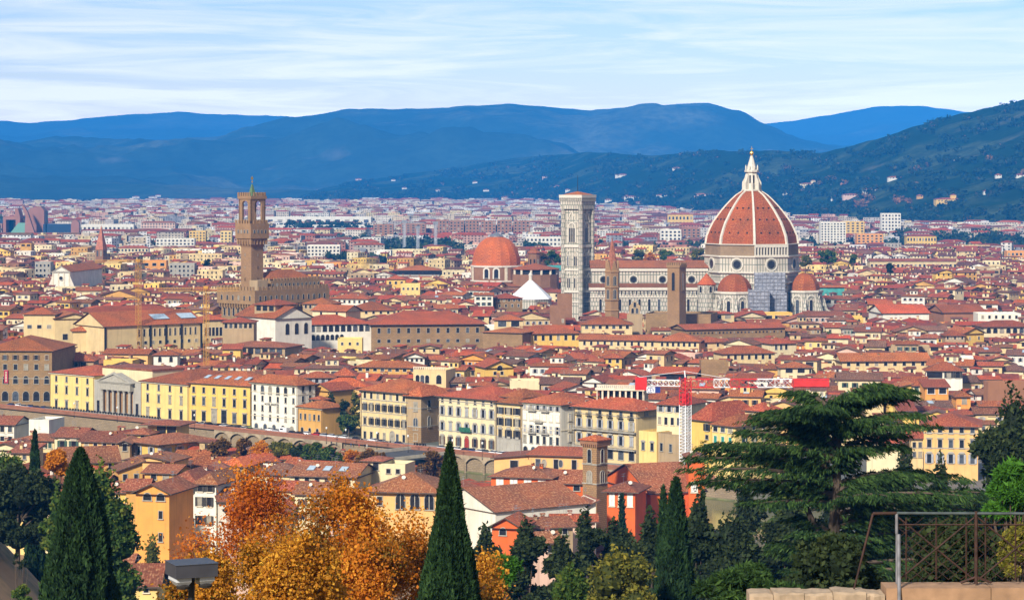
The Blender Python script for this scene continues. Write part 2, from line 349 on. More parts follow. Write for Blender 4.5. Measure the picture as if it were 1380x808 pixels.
# ---------------------------------------------------------------- windows
def arch_pts(w, h, n=8):
    r = w / 2; return [(-r, 0), (r, 0)] + [(r * math.cos(math.pi * k / n), h - r + r * math.sin(math.pi * k / n)) for k in range(n + 1)]
def rect_pts(w, h): return [(-w / 2, 0), (w / 2, 0), (w / 2, h), (-w / 2, h)]
def circ_pts(w, h, n=14): return [(w / 2 * math.cos(2 * math.pi * k / n), h / 2 + h / 2 * math.sin(2 * math.pi * k / n)) for k in range(n)]
def plate(mb, pts, y0, y1, m=0):
    """a flat outline in the wall's plane with thickness, facing -y"""
    n = len(pts); mb.face([(x, y0, z) for x, z in pts], m)
    for i in range(n):
        a, b = pts[i], pts[(i + 1) % n]; mb.face([(a[0], y1, a[1]), (b[0], y1, b[1]), (b[0], y0, b[1]), (a[0], y0, a[1])], m)
def band(mb, pin, pout, y0, y1, m=0):
    n = len(pin)
    for i in range(n):
        j = (i + 1) % n; a, b, c, d = pin[i], pin[j], pout[j], pout[i]
        mb.face([(d[0], y0, d[1]), (c[0], y0, c[1]), (b[0], y0, b[1]), (a[0], y0, a[1])], m)
        mb.face([(a[0], y0, a[1]), (b[0], y0, b[1]), (b[0], y1, b[1]), (a[0], y1, a[1])], m)
        mb.face([(c[0], y0, c[1]), (d[0], y0, d[1]), (d[0], y1, d[1]), (c[0], y1, c[1])], m)
WCACHE = {}
def outline(kind, w, h): return arch_pts(w, h) if kind[0] == 'a' else circ_pts(w, h) if kind[0] == 'o' else rect_pts(w, h)
def win_parts(kind, w, h, fm, sm):
    q = rnd.random(); pane = PANE if q < .68 else PANE2 if q < .88 else PANE3
    if sm and 'x' not in kind and rnd.random() < .14: kind += 'x'
    key = (kind, round(w, 2), round(h, 2), fm.name, sm.name if sm else '', pane.name)
    if key in WCACHE: return WCACHE[key]
    out = []; p = outline(kind, w, h)
    mb = MB(); plate(mb, p, -.05, .05)
    if 'm' in kind:                                             # a mullion column between two lights
        mb.m[-1:] = mb.m[-1:]
    out.append(('window', mb.mesh('window', pane)))
    f = .16 if w > 1 else .12; mb = MB()
    if kind[0] in 'ao': q = outline(kind, w + 2 * f, h + (2 * f if kind[0] == 'o' else f)); q = [(x, z - (f if kind[0] == 'o' else 0)) for x, z in q]
    else: q = [(-w / 2 - f, 0), (w / 2 + f, 0), (w / 2 + f, h + f), (-w / 2 - f, h + f)]
    band(mb, p, q, -.17, .02)
    if 'm' in kind: mb.box(-.09, .09, -.15, 0, 0, h * .98)
    if kind[0] != 'o': mb.box(-w / 2 - f - .12, w / 2 + f + .12, -.32, .0, -.2, 0)
    if 'c' in kind: mb.box(-w / 2 - f - .2, w / 2 + f + .2, -.42, 0, h + f + .15, h + f + .42)
    if 'p' in kind: z = h + f + .15; plate(mb, [(-w / 2 - f - .25, z), (w / 2 + f + .25, z), (0, z + w * .42)], -.4, 0)
    if 'h' in kind:
        z = h + f + .1; r = w / 2 + f + .25; plate(mb, [(r * math.cos(math.pi * k / 8), z + .55 * r * math.sin(math.pi * k / 8)) for k in range(9)], -.4, 0)
    out.append(('frame', mb.mesh('frame', fm)))
    if sm and 'x' in kind:                                      # closed leaves
        mb = MB(); mb.box(-w / 2, -.03, -.12, -.05, .05, h); mb.box(.03, w / 2, -.12, -.05, .05, h); out.append(('shutter', mb.mesh('shutter', sm)))
    elif sm:
        for s in (-1, 1):
            mb = MB(); a, b = sorted((s * (w / 2 + .04), s * (w + .02))); mb.box(a, b, -.26, -.18, .0, h); out.append(('shutter', mb.mesh('shutter', sm)))
    if 'b' in kind:                                             # a small iron balcony
        mb = MB(); W2 = w / 2 + .5; mb.box(-W2, W2, -1.0, .0, -.3, -.1)
        for k in range(9): x = -W2 + .05 + k * (2 * W2 - .1) / 8; mb.box(x - .03, x + .03, -.97, -.91, -.1, .9)
        mb.box(-W2, W2, -1.0, -.9, .88, .96)
        for s in (-1, 1): mb.box(s * W2 - .03, s * W2 + .03, -.95, 0, .88, .96)
        out.append(('balcony', mb.mesh('balcony', IRON)))
    WCACHE[key] = out; return out
def simple_win(kind, w, h, fm, sm):
    q = rnd.random(); pane = PANE if q < .72 else PANE2 if q < .9 else PANE3
    key = ('s', kind, round(w, 2), round(h, 2), fm.name, sm.name if sm else '', pane.name)
    if key not in WCACHE:
        mb = MB(); p = outline(kind, w, h); plate(mb, p, -.05, .05, 0)
        if kind[0] == 'a': q = outline(kind, w + .28, h + .14)
        else: q = [(-w / 2 - .14, -.14), (w / 2 + .14, -.14), (w / 2 + .14, h + .14), (-w / 2 - .14, h + .14)]
        band(mb, p, q, -.12, .02, 1)
        if sm:
            for s in (-1, 1): a, b = sorted((s * (w / 2 + .02), s * (w + .02))); mb.box(a, b, -.22, -.13, 0, h, 2)
        WCACHE[key] = mb.mesh('window', [pane, fm, sm or fm])
    return WCACHE[key]
def win(parent, kind, w, h, x, y, z, rz=0.0, fm=None, sm=None, simple=False):
    fm = fm or STONE
    if simple: return link('window', simple_win(kind, w, h, fm, sm), parent, (x, y, z), rz)
    ps = win_parts(kind, w, h, fm, sm); o = link('window', ps[0][1], parent, (x, y, z), rz)
    for nm, me in ps[1:]: link(nm, me, o)
    return o
# ---------------------------------------------------------------- roofs and buildings
def roof(kind, w, d, h, rise, o=.9, th=.28):
    """tiled roof over the rectangle 0..w, 0..d; material 0 tiles, 1 eave"""
    mb = MB(); x0, x1, y0, y1 = -o, w + o, -o, d + o; W_, D_ = x1 - x0, y1 - y0; z0, z1 = h, h + rise
    def eave(P, n):
        for a, b in P: mb.face([(a[0], a[1], a[2] - th), (b[0], b[1], b[2] - th), b, a], 1)
    A, B, Cc, Dd = (x0, y0, z0), (x1, y0, z0), (x1, y1, z0), (x0, y1, z0)
    if kind == 'hip' and abs(W_ - D_) < .5: kind = 'pyr'
    if kind == 'pyr':
        P = ((x0 + x1) / 2, (y0 + y1) / 2, z1)
        for a, b in ((A, B), (B, Cc), (Cc, Dd), (Dd, A)): mb.face([a, b, P])
    elif kind == 'hip':
        if W_ > D_: p, q = (x0 + D_ / 2, (y0 + y1) / 2, z1), (x1 - D_ / 2, (y0 + y1) / 2, z1); mb.face([A, B, q, p]); mb.face([B, Cc, q]); mb.face([Cc, Dd, p, q]); mb.face([Dd, A, p])
        else: p, q = ((x0 + x1) / 2, y0 + W_ / 2, z1), ((x0 + x1) / 2, y1 - W_ / 2, z1); mb.face([A, B, p]); mb.face([B, Cc, q, p]); mb.face([Cc, Dd, q]); mb.face([Dd, A, p, q])
    elif kind == 'gx': p, q = (x0, (y0 + y1) / 2, z1), (x1, (y0 + y1) / 2, z1); mb.face([A, B, q, p]); mb.face([Cc, Dd, p, q])
    elif kind == 'gy': p, q = ((x0 + x1) / 2, y0, z1), ((x0 + x1) / 2, y1, z1); mb.face([Dd, A, p, q]); mb.face([B, Cc, q, p])
    elif kind == 'shed': mb.face([A, B, (x1, y1, z1), (x0, y1, z1)])
    elif kind == 'lean': mb.face([A, (x1, y0, z1), (x1, y1, z1), Dd])
    if kind in ('hip', 'pyr'):
        eave(((A, B), (B, Cc), (Cc, Dd), (Dd, A)), 4)
    elif kind == 'gx': eave(((A, B), (B, q), (q, Cc), (Cc, Dd), (Dd, p), (p, A)), 6)
    elif kind == 'gy': eave(((A, p), (p, B), (B, Cc), (Cc, q), (q, Dd), (Dd, A)), 6)
    elif kind == 'shed': eave(((A, B), (B, (x1, y1, z1)), ((x0, y1, z1), A)), 3)
    elif kind == 'lean': eave(((A, (x1, y0, z1)), ((x1, y1, z1), Dd), (Dd, A)), 3)
    n = len(mb.f)
    if kind in ('hip', 'pyr', 'gx', 'gy'): mb.face([(p_[0], p_[1], p_[2] - th) for p_ in (Dd, Cc, B, A)], 1)
    else:                                                      # the underside follows the slope
        f0 = mb.f[0]; mb.face([(mb.v[i][0], mb.v[i][1], mb.v[i][2] - th) for i in reversed(f0)], 1)
    return mb
def walls(kind, w, d, h, rise, z0=0.0):
    mb = MB(); mb.box(0, w, 0, d, z0, h - .02, 0, False, kind in ('flat', 'none'))
    if kind == 'gx':
        for x, s in ((0, 1), (w, -1)):
            P = [(x, d, h - .02), (x, 0, h - .02), (x, d / 2, h + rise * .93)]; mb.face(P if s > 0 else P[::-1])
    if kind == 'gy':
        for y, s in ((0, 1), (d, -1)):
            P = [(0, y, h - .02), (w, y, h - .02), (w / 2, y, h + rise * .93)]; mb.face(P if s > 0 else P[::-1])
    if kind == 'shed':
        zt = h + rise * .93
        mb.face([(w, d, h - .02), (0, d, h - .02), (0, d, zt), (w, d, zt)]); mb.face([(w, 0, h - .02), (w, d, h - .02), (w, d, zt)]); mb.face([(0, d, h - .02), (0, 0, h - .02), (0, d, zt)])
    if kind == 'lean':
        zt = h + rise * .93
        mb.face([(w, 0, h - .02), (w, d, h - .02), (w, d, zt), (w, 0, zt)]); mb.face([(0, 0, h - .02), (w, 0, h - .02), (w, 0, zt)]); mb.face([(w, d, h - .02), (0, d, h - .02), (w, d, zt)])
    if kind == 'flat':
        for a in ((0, w, -.01, .25), (0, w, d - .25, d + .01), (-.01, .25, .26, d - .26), (w - .25, w + .01, .26, d - .26)): mb.box(*a, h - .02, h + .8)
    return mb
FOOT, CONS = [], []     # footprints already taken; parts of the picture that must stay visible
class Bld: pass
def bld(name, label, cat, A, B, depth, h, wall='cream', rk='hip', rise=3.0, zg=0.0, rows=(), o=.9, tile=None, group=None, bands=(), chim=0, simple=False, z0=-1.5, bandm=None, sky=0):
    """a building whose front runs from plan point A to plan point B (seen from the front: left to right)"""
    ax, ay = A; bx, by = B; w = math.hypot(bx - ax, by - ay); rz = math.atan2(by - ay, bx - ax)
    r = thing(name, label, cat, (ax, ay, zg), rz, group); b = Bld(); b.o, b.w, b.d, b.h, b.rz, b.rise, b.rk = r, w, depth, h, rz, rise, rk
    wm = wall if not isinstance(wall, str) else WM(wall)
    walls(rk, w, depth, h, rise, z0).build('wall', wm, r)
    if rk not in ('flat', 'none'):
        b.roof = roof(rk, w, depth, h, rise, o).build('roof', [tile or TILE, SOFF], r)
        for k in range(chim):
            x, y = w * (.2 + .6 * rnd.random()), depth * (.35 + .3 * rnd.random()); chimney(b.roof, x, y, h + rise * .45, wm)
        for k in range(sky):
            x = w * (k + 1) / (sky + 1); s = rise / (depth / 2 + o); skylight(b.roof, x, depth * .16, h + (depth * .16 + o) * s, math.atan(s))
    else: b.roof = r
    for z in bands:
        mb = MB(); mb.box(-.1, w + .1, -.14, -.002, z, z + .28); mb.box(w + .002, w + .14, -.002, depth, z, z + .28); mb.box(-.14, -.002, -.002, depth, z, z + .28); mb.build('cornice', bandm or STONE, r)
    for row in rows: wrow(b, *row, simple=simple)
    FOOT.append((ax, ay, math.cos(rz), math.sin(rz), w, depth))
    return b
def wrow(b, side, n, kind, w, h, z, x0=0.03, x1=.97, fm=None, sm=None, _s=False, skip=(), simple=False):
    L = b.w if side in 'fb' else b.d
    for i in range(n):
        if i in skip: continue
        t = L * (x0 + (x1 - x0) * (i + .5) / n)
        if side == 'f': win(b.o, kind, w, h, t, 0, z, 0, fm, sm, simple)
        elif side == 'r': win(b.o, kind, w, h, b.w, t, z, R(90), fm, sm, simple)
        elif side == 'l': win(b.o, kind, w, h, 0, t, z, R(-90), fm, sm, simple)
CH = {}
def chimney(parent, x, y, z, wm, s=1.0):
    key = wm.name
    if key not in CH:
        mb = MB(); mb.box(-.4, .4, -.32, .32, -1.6, .9); mb.box(-.5, .5, -.42, .42, .9, 1.02, 1)
        for a in (-.4, .25): mb.box(a, a + .15, -.35, .35, 1.02, 1.3, 0)
        mb.face([(-.6, -.5, 1.3), (.6, -.5, 1.3), (.6, 0, 1.6), (-.6, 0, 1.6)], 1); mb.face([(.6, .5, 1.3), (-.6, .5, 1.3), (-.6, 0, 1.6), (.6, 0, 1.6)], 1)
        mb.face([(-.6, .5, 1.3), (.6, .5, 1.3), (.6, -.5, 1.3), (-.6, -.5, 1.3)], 1)
        CH[key] = mb.mesh('chimney', [wm, TILE2])
    o = link('chimney', CH[key], parent, (x, y, z), rnd.choice((0, R(90)))); o.scale = (s, s, s); return o
def skylight(parent, x, y, z, slope, w=2.2, l=3.2):
    key = ('sky', round(w, 1), round(l, 1))
    if key not in CH: mb = MB(); mb.box(-w / 2, w / 2, 0, l, .0, .18, 1); mb.box(-w / 2 + .15, w / 2 - .15, .15, l - .15, .18, .22, 0); CH[key] = mb.mesh('skylight', [SKYL, METAL])
    o = link('skylight', CH[key], parent, (x, y, z)); o.rotation_euler = (slope, 0, 0); return o
def P2(px, Y): return (wx(px, Y), Y)
def crenels(mb, w, d, z, s=1.6, hgt=1.6, t=.5, m=0, gap=.55, x0=0.0, y0=0.0):
    """merlons along the four edges of a rectangle"""
    for L, ax in ((w, 0), (d, 1)):
        n = max(2, round(L / s))
        for k in range(n):
            a, c = L * k / n, L * k / n + L / n * gap
            for e in (0, (d if ax == 0 else w) - t):
                if ax == 0: mb.box(x0 + a, x0 + c, y0 + e, y0 + e + t, z, z + hgt, m)
                elif 0 < k < n: mb.box(x0 + e, x0 + e + t, y0 + a, y0 + c, z, z + hgt, m)
def oculus(parent, x, y, z, rz, ro, ri, fm=None):
    key = ('oc', round(ro, 2), round(ri, 2))
    if key not in CH:
        a = MB(); plate(a, [(ri * math.cos(2 * math.pi * k / 20), ri * math.sin(2 * math.pi * k / 20)) for k in range(20)], -.12, .1)
        c = MB(); c1 = [(ri * math.cos(2 * math.pi * k / 20), ri * math.sin(2 * math.pi * k / 20)) for k in range(20)]; c2 = [(u * (ro + ri) / 2 / ri, v * (ro + ri) / 2 / ri) for u, v in c1]; c3 = [(u * ro / ri, v * ro / ri) for u, v in c1]
        band(c, c1, c2, -.35, .1, 1); band(c, c2, c3, -.6, .1, 0)
        CH[key] = (a.mesh('oculus', PANE), c.mesh('frame', [WHITE, plain('dark_marble', (.16, .16, .13), .6)]))
    o = link('oculus', CH[key][0], parent, (x, y, z), rz); link('frame', CH[key][1], o); return o
TILE4 = roof_mat('brown_tiles', (.21, .072, .036))
# ================================================================ the landmarks
def cathedral():
    Y0 = 1480.0; x0 = wx(1013, Y0); s = F / Y0; zz = lambda py: CZ - (py - HY) / s
    r = thing('cathedral', 'marble cathedral with huge red ribbed dome and white lantern', 'cathedral', (x0, Y0, 0))
    a0 = R(-92)
    def octa(Rr, z, ph=0.0): return [(Rr * math.cos(a0 + ph + k * math.pi / 4), Rr * math.sin(a0 + ph + k * math.pi / 4), z) for k in range(8)]
    zs, zc, zd = zz(328), zz(344), zz(365)
    mb = MB(); mb.loft([octa(27.4, 0), octa(27.4, zd)], 0, False); mb.loft([octa(27.9, zd + .01), octa(27.6, zc)], 0, False)
    mb.build('drum', MARBLE, r)
    for z, q in ((zd, 29.0), (zd - 6, 28.3), (zc, 28.8)):
        mb = MB(); mb.loft([octa(q - .8, z - .9), octa(q, z - .3), octa(q, z + .3), octa(q - 1.5, z + .5)], 0); mb.build('cornice', WHITE, r)
    mb = MB(); mb.loft([octa(27.2, zc + .5), octa(27.2, zs - .6)], 0, False); mb.build('unfinished_band', brickmat('rough_masonry', (.36, .25, .14), (.30, .20, .11), (.18, .12, .07), 1.2, .6, .07), r)
    mb = MB(); mb.loft([octa(26.8, zs - .6), octa(28.3, zs - .2), octa(28.3, zs + .15), octa(26.5, zs + .3)], 0); mb.build('cornice', WHITE, r)
    prof = [(26.9, 0), (26.2, 4.4), (24.3, 8.8), (22.5, 12.4), (20.2, 15.6), (17.7, 19.0), (14.9, 22.3), (11.9, 25.5), (8.8, 28.4), (5.2, 30.7)]
    mb = MB(); mb.loft([octa(q, zs + .2 + h) for q, h in prof], 0); dome = mb.build('dome', DOMET, r)
    for k in range(8):                                             # eight white ribs
        a = a0 + k * math.pi / 4; mb = MB(); u = Vector((math.cos(a), math.sin(a), 0)); t = Vector((-math.sin(a), math.cos(a), 0)); rings = []
        for q, h in prof:
            wd = .45 + .34 * q / 27; c = u * (q - .5) + Vector((0, 0, zs + .2 + h)); rings.append([c - t * wd, c + u * 1.25 - t * wd * .8, c + u * 1.25 + t * wd * .8, c + t * wd])
        mb.loft(rings); mb.build('rib', WHITE, dome)
    for k in range(8):                                             # small round vents in three rows
        for q, h, off in ((25.2, 6.6, .5), (21.2, 14.2, .5), (16.2, 20.8, .5)):
            for e in (-.28, 0, .28):
                a1, a2 = a0 + k * math.pi / 4, a0 + (k + 1) * math.pi / 4; f = .5 + e
                x = q * (math.cos(a1) * (1 - f) + math.cos(a2) * f); y = q * (math.sin(a1) * (1 - f) + math.sin(a2) * f)
                if ('vent',) not in CH: v = MB(); v.box(-.45, .45, -.5, .8, -.4, .6); CH[('vent',)] = v.mesh('vent', DARK)
                if math.sin((a1 + a2) / 2) < .3: link('vent', CH[('vent',)], dome, (x, y, zs + h), (a1 + a2) / 2 + R(90))
    zl = zs + 30.9
    mb = MB(); mb.lathe([(5.4, zl - .6), (6.0, zl), (6.0, zl + .8), (3.1, zl + .9), (3.0, zl + 10.5), (4.2, zl + 11), (4.2, zl + 12), (3.2, zl + 12.4), (2.6, zl + 14), (.7, zl + 20.5)], 8, m=0, ph=a0)
    lan = mb.build('lantern', WHITE, r)
    for k in range(8):
        a = a0 + k * math.pi / 4; mb = MB(); u = Vector((math.cos(a), math.sin(a), 0)); t = Vector((-math.sin(a), math.cos(a), 0)) * .35
        rg = lambda p0, p1, z: [p0 * u - t + Vector((0, 0, z)), p1 * u - t + Vector((0, 0, z)), p1 * u + t + Vector((0, 0, z)), p0 * u + t + Vector((0, 0, z))]
        mb.loft([rg(2.9, 5.6, zl + .8), rg(2.9, 5.6, zl + 5), rg(2.9, 4.2, zl + 7.5), rg(2.9, 3.5, zl + 10)]); mb.build('buttress', WHITE, lan)
        a += math.pi / 8; win(lan, 'a', 1.0, 7.4, 2.78 * math.cos(a), 2.78 * math.sin(a), zl + 1.8, a + R(90), WHITE, simple=True)
        mb = MB(); mb.lathe([(.4, zl + 12.2), (.35, zl + 14.0), (.05, zl + 15.2)], 5, (3.7 * math.cos(a), 3.7 * math.sin(a))); mb.build('pinnacle', WHITE, lan)
    mb = MB(); mb.lathe([(.3, zl + 20.4)] + [(1.25 * math.cos(t), zl + 22.0 + 1.25 * math.sin(t)) for t in np.linspace(-1.3, 1.5, 9)], 12); mb.build('finial', GOLD, lan, True)
    mb = MB(); mb.box(-.12, .12, -.12, .12, zl + 23.1, zl + 26); mb.box(-.8, .8, -.1, .1, zl + 24.4, zl + 24.7); mb.build('cross', GOLD, lan)
    for k in range(8):
        a = a0 + math.pi / 8 + k * math.pi / 4; ap = 27.75 * math.cos(math.pi / 8)
        oculus(r, ap * math.cos(a), ap * math.sin(a), zz(354.5), a + R(90), 3.9, 2.3)
        for e in (-7.4, 7.4):
            win(r, 'r', 1.2, 5.2, ap * math.cos(a) - e * math.sin(a), ap * math.sin(a) + e * math.cos(a), zz(354.5) - 2.6, a + R(90), WHITE, simple=True) if False else None
    a = a0 + math.pi / 8; ap = 27.2 * math.cos(math.pi / 8)        # the finished arcade on the face right of the middle rib
    gl = MB(); Lh = 10.6; gl.box(-Lh, Lh, -1.3, 0, 0, .7); gl.box(-Lh, Lh, -1.3, 0, 5.0, 6.4)
    for k in range(12): x = -Lh + .3 + k * (2 * Lh - .6) / 11; gl.box(x - .35, x + .35, -1.2, -.3, .7, 5.0)
    g = gl.build('gallery', WHITE, r); g.location = (ap * math.cos(a), ap * math.sin(a), zc + .3); g.rotation_euler = (0, 0, a + R(90))
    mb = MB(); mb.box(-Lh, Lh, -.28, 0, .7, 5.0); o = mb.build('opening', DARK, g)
    for cx, cy, an in ((-12.4, -27.2, R(-114.5)), (28.7, -11.9, R(-24.5))):   # two tribunes with half domes
        t = MB(); pts = [(11.2 * math.cos(an + R(q)), 11.2 * math.sin(an + R(q))) for q in (-112.5, -67.5, -22.5, 22.5, 67.5, 112.5)]
        t.prism([(cx + u, cy + v) for u, v in pts] , 0, zz(393)); tb = t.build('tribune', MARBLE2, r)
        rg = lambda q, z: [(cx + q / 11.2 * u, cy + q / 11.2 * v, z) for u, v in pts]
        mb = MB(); mb.loft([rg(11.0, zz(393.3)), rg(11.9, zz(392)), rg(11.9, zz(389.5)), rg(10, zz(389.3))]); mb.build('cornice', WHITE, tb)
        zb = zz(389.5); H = zz(366.5) - zb
        mb = MB(); mb.loft([rg(9.9 * math.cos(f), zb + H * math.sin(f)) for f in np.linspace(0, 1.5, 9)], 0); mb.build('half_dome', DOMET, tb)
        for q in (-90, -45, 0, 45, 90):
            A = an + R(q); p = 11.2 * math.cos(R(22.5)); win(tb, 'a', 2.1, 8.6, cx + p * math.cos(A), cy + p * math.sin(A), zz(421), A + R(90), WHITE)
            mb = MB(); band(mb, arch_pts(5.0, 12.5), arch_pts(6.2, 13.2), -.5, 0); o = mb.build('blind_arch', WHITE, tb); o.location = (cx + p * math.cos(A), cy + p * math.sin(A), zz(425)); o.rotation_euler = (0, 0, A + R(90))
        for q in (-67.5, -22.5, 22.5, 67.5):
            A = an + R(q); u = Vector((math.cos(A), math.sin(A), 0)); tt = Vector((-math.sin(A), math.cos(A), 0)) * .9; mb = MB()
            rg2 = lambda p, z: [Vector((cx, cy, z)) + u * 10.8 - tt, Vector((cx, cy, z)) + u * p - tt, Vector((cx, cy, z)) + u * p + tt, Vector((cx, cy, z)) + u * 10.8 + tt]
            mb.loft([rg2(15.5, 0), rg2(14.5, 17), rg2(12.2, 24.5)]); mb.build('buttress', MARBLE2, tb)
    cx, cy = wx(952, Y0 - 22) - x0, -24.0                           # small round chapel with a red cone
    ex = MB(); ex.lathe([(5.2, 0), (5.2, zz(381))], 12, (cx, cy)); e = ex.build('exedra', MARBLE2, r)
    mb = MB(); mb.lathe([(5.8, zz(381) + .1), (.2, zz(366))], 12, (cx, cy)); mb.build('exedra_roof', DOMET, e)
    for q in range(-170, 0, 34): A = R(q); win(e, 'a', 1.7, 3.6, cx + 5.1 * math.cos(A), cy + 5.1 * math.sin(A), zz(391), A + R(90), WHITE, simple=True)
    # the nave, seen along its flank
    nx0, nx1 = wx(797, Y0) - x0, wx(953, Y0) - x0; ze, zr, za = zz(360.5), zz(351), zz(386); ny = -6.0
    mb = MB(); mb.box(nx0, nx1 + 4, ny, ny + 20, za - 2, ze, 0, False, False); mb.face([(nx0, ny + 20, ze), (nx0, ny, ze), (nx0, ny + 10, zr - .4)]); nv = mb.build('nave', MARBLE, r)
    f = roof('gx', nx1 + 4 - nx0, 20, ze + .1, zr - ze, 1.0).build('nave_roof', [TILE2, SOFF], nv); f.location = (nx0, ny, 0)
    mb = MB(); mb.box(nx0 - 1, nx1 - 2, ny - 10, ny, 0, za, 0, False, False); al = mb.build('aisle', MARBLE2, nv)
    mb = MB(); mb.face([(nx0 - 2, ny - 11, za + .2), (nx1 - 1, ny - 11, za + .2), (nx1 - 1, ny - .02, za + 2.2), (nx0 - 2, ny - .02, za + 2.2)]); mb.box(nx0 - 2, nx1 - 1, ny - 11, ny - 10.01, za - 1.3, za + .15, 1); mb.build('aisle_roof', [TILE2, WHITE], nv)
    mb = MB(); mb.box(nx0 - .5, nx1, ny - .9, ny - .01, ze - 1.8, ze - .35); mb.build('cornice', WHITE, nv)
    for p in (813, 853, 892, 931): oculus(nv, wx(p, Y0) - x0, ny, zz(376), 0, 2.9, 1.75)
    for p in range(806, 950, 5): win(al, 'r', .75, 2.7, wx(p, Y0) - x0, ny - 10, zz(395.5), 0, WHITE, simple=True)
    for p in range(808, 950, 13): win(al, 'a', 1.5, 7, wx(p, Y0) - x0, ny - 10, zz(417), 0, WHITE, simple=True)
    for z in (zz(390), zz(399)): mb = MB(); mb.box(nx0 - 1.3, nx1 - 1.9, ny - 10.45, ny - 10.01, z, z + .5); mb.build('cornice', WHITE, nv)
    FOOT.append((x0 - 95, Y0 - 22, 1, 0, 130, 60)); FOOT.append((x0 - 42, Y0 - 46, 1, 0, 86, 80)); CONS.append((797, 955, 418, Y0 - 10)); CONS.append((955, 1100, 419, Y0 - 40))
    # scaffolding on the face being repaired
    sc = thing('scaffolding', 'grey netted scaffolding climbing the cathedral wall below the dome', 'scaffold', (wx(1036, Y0 - 30), Y0 - 31, 0))
    net = plain('scaffold_net', (.26, .27, .31), .9, 0, .35, .5); pole = plain('scaffold_tube', (.45, .46, .5), .4, .6)
    for (p0, p1, t0, t1, yy, dd) in ((1017, 1059, 365, 392, 2, 4), (1007, 1035, 387, 428, -9, 8), (1035, 1060, 391, 428, -1, 4)):
        bx0, bx1 = wx(p0, Y0 - 31) - wx(1036, Y0 - 30), wx(p1, Y0 - 31) - wx(1036, Y0 - 30); b0, b1 = zz(t1) if t1 < 420 else 0, zz(t0)
        mb = MB(); mb.box(bx0, bx1, yy, yy + dd, b0, b1); mb.build('netting', net, sc)
        mb = MB()
        for k in range(int((bx1 - bx0) / 2.2) + 1): mb.box(bx0 + k * 2.2 - .09, bx0 + k * 2.2 + .09, yy - .5, yy - .3, b0, b1 + 1.2)
        for k in range(int((b1 - b0) / 2.1) + 1): mb.box(bx0 - .3, bx1 + .3, yy - .52, yy - .28, b0 + k * 2.1, b0 + k * 2.1 + .16)
        mb.build('pole_grid', pole, sc)
cathedral()
def sqtower(name, label, cat, px, Y, wd, rz, zt, mat, group=None):
    t = thing(name, label, cat, (wx(px, Y), Y, 0), R(rz), group); FOOT.append((wx(px, Y) - wd, Y - wd, 1, 0, 2 * wd, 2 * wd))
    mb = MB(); mb.box(-wd / 2, wd / 2, -wd / 2, wd / 2, 0, zt); mb.build('shaft', mat, t); return t
def tface(t, wd, k, kind, w, h, u, z, fm=None, simple=False):
    a = R(90 * k); c, s = math.cos(a), math.sin(a); x, y = u, -wd / 2; return win(t, kind, w, h, x * c - y * s, x * s + y * c, z, a, fm, None, simple)
def belltower():
    Y = 1500; s = F / Y; zz = lambda py: CZ - (py - HY) / s; wd = 12.3
    t = sqtower('bell_tower', 'tall square marble bell tower with low red cap left of the cathedral nave', 'bell tower', 778.5, Y, wd, -34, zz(277), MARBLE)
    for z, e, hh in ((zz(277), 1.3, 4.2), (zz(331), .7, 1.6), (zz(363), .6, 1.0), (zz(392), .8, 1.4), (zz(406), .5, .8)):
        mb = MB(); q = wd / 2 + e; mb.box(-q, q, -q, q, z - hh / 2, z + hh / 2 + (2.0 if hh > 4 else 0)); mb.build('cornice', MARBLE2 if hh > 4 else WHITE, t)
    mb = MB(); q = wd / 2 + 1.9; mb.box(-q, q, -q, q, zz(266.5), zz(262.5)); mb.build('parapet', WHITE, t)
    mb = MB(); q = wd / 2 + 1.9
    for k in range(4):
        a = R(90 * k); c_, s_ = math.cos(a), math.sin(a)
        for j in range(13): u = -q + .5 + j * (2 * q - 1.0) / 12; mb.prism([(x * c_ - y * s_, x * s_ + y * c_) for x, y in ((u - .28, -q + .1), (u + .28, -q + .1), (u + .28, -q + .75), (u - .28, -q + .75))], zz(271), zz(266.6))
    mb.build('brackets', STONE, t)
    for i in (-1, 1):
        for j in (-1, 1): mb = MB(); mb.lathe([(1.45, 0), (1.45, zz(277))], 8, (i * wd / 2, j * wd / 2), ph=R(22.5)); mb.build('corner_pier', MARBLE2, t)
    rf = roof('pyr', wd, wd, zz(262.4), 2.1, .6).build('roof', [TILE, SOFF], t); rf.location = (-wd / 2, -wd / 2, 0)
    mb = MB(); mb.tube((0, 0, zz(258)), (0, 0, zz(236)), .22, .1); mb.build('mast', IRON, t)
    for k in range(4):
        for u in (-1.45, 0, 1.45): tface(t, wd + .1, k, 'a', 1.15, 8.6, u, zz(326), WHITE)
        mb = MB(); band(mb, arch_pts(4.6, 11), arch_pts(5.8, 11.8), -.4, 0); a = R(90 * k); o = mb.build('arch_frame', WHITE, t); o.location = (wd / 2 * math.sin(a), -wd / 2 * math.cos(a), zz(326)); o.rotation_euler = (0, 0, a)
        mb = MB(); band(mb, [(-3.2, 0), (3.2, 0), (0, 6.0)], [(-3.7, -.3), (3.7, -.3), (0, 7.2)], -.45, 0); o = mb.build('gablet', WHITE, t); o.location = (wd / 2 * math.sin(a), -wd / 2 * math.cos(a), zz(299)); o.rotation_euler = (0, 0, a)
        for z in (zz(357.5), zz(387)):
            for u in (-2.4, 2.4):
                for e in (-.55, .55): tface(t, wd + .1, k, 'a', .85, 5.6, u + e, z, WHITE, True)
                mb = MB(); band(mb, [(-1.4, 0), (1.4, 0), (0, 2.6)], [(-1.8, -.3), (1.8, -.3), (0, 3.4)], -.35, 0); o = mb.build('gablet', WHITE, t); o.location = (wd / 2 * math.sin(a) + u * math.cos(a), -wd / 2 * math.cos(a) + u * math.sin(a), z + 6.2); o.rotation_euler = (0, 0, a)
    CONS.append((757, 800, 414, Y))
belltower()
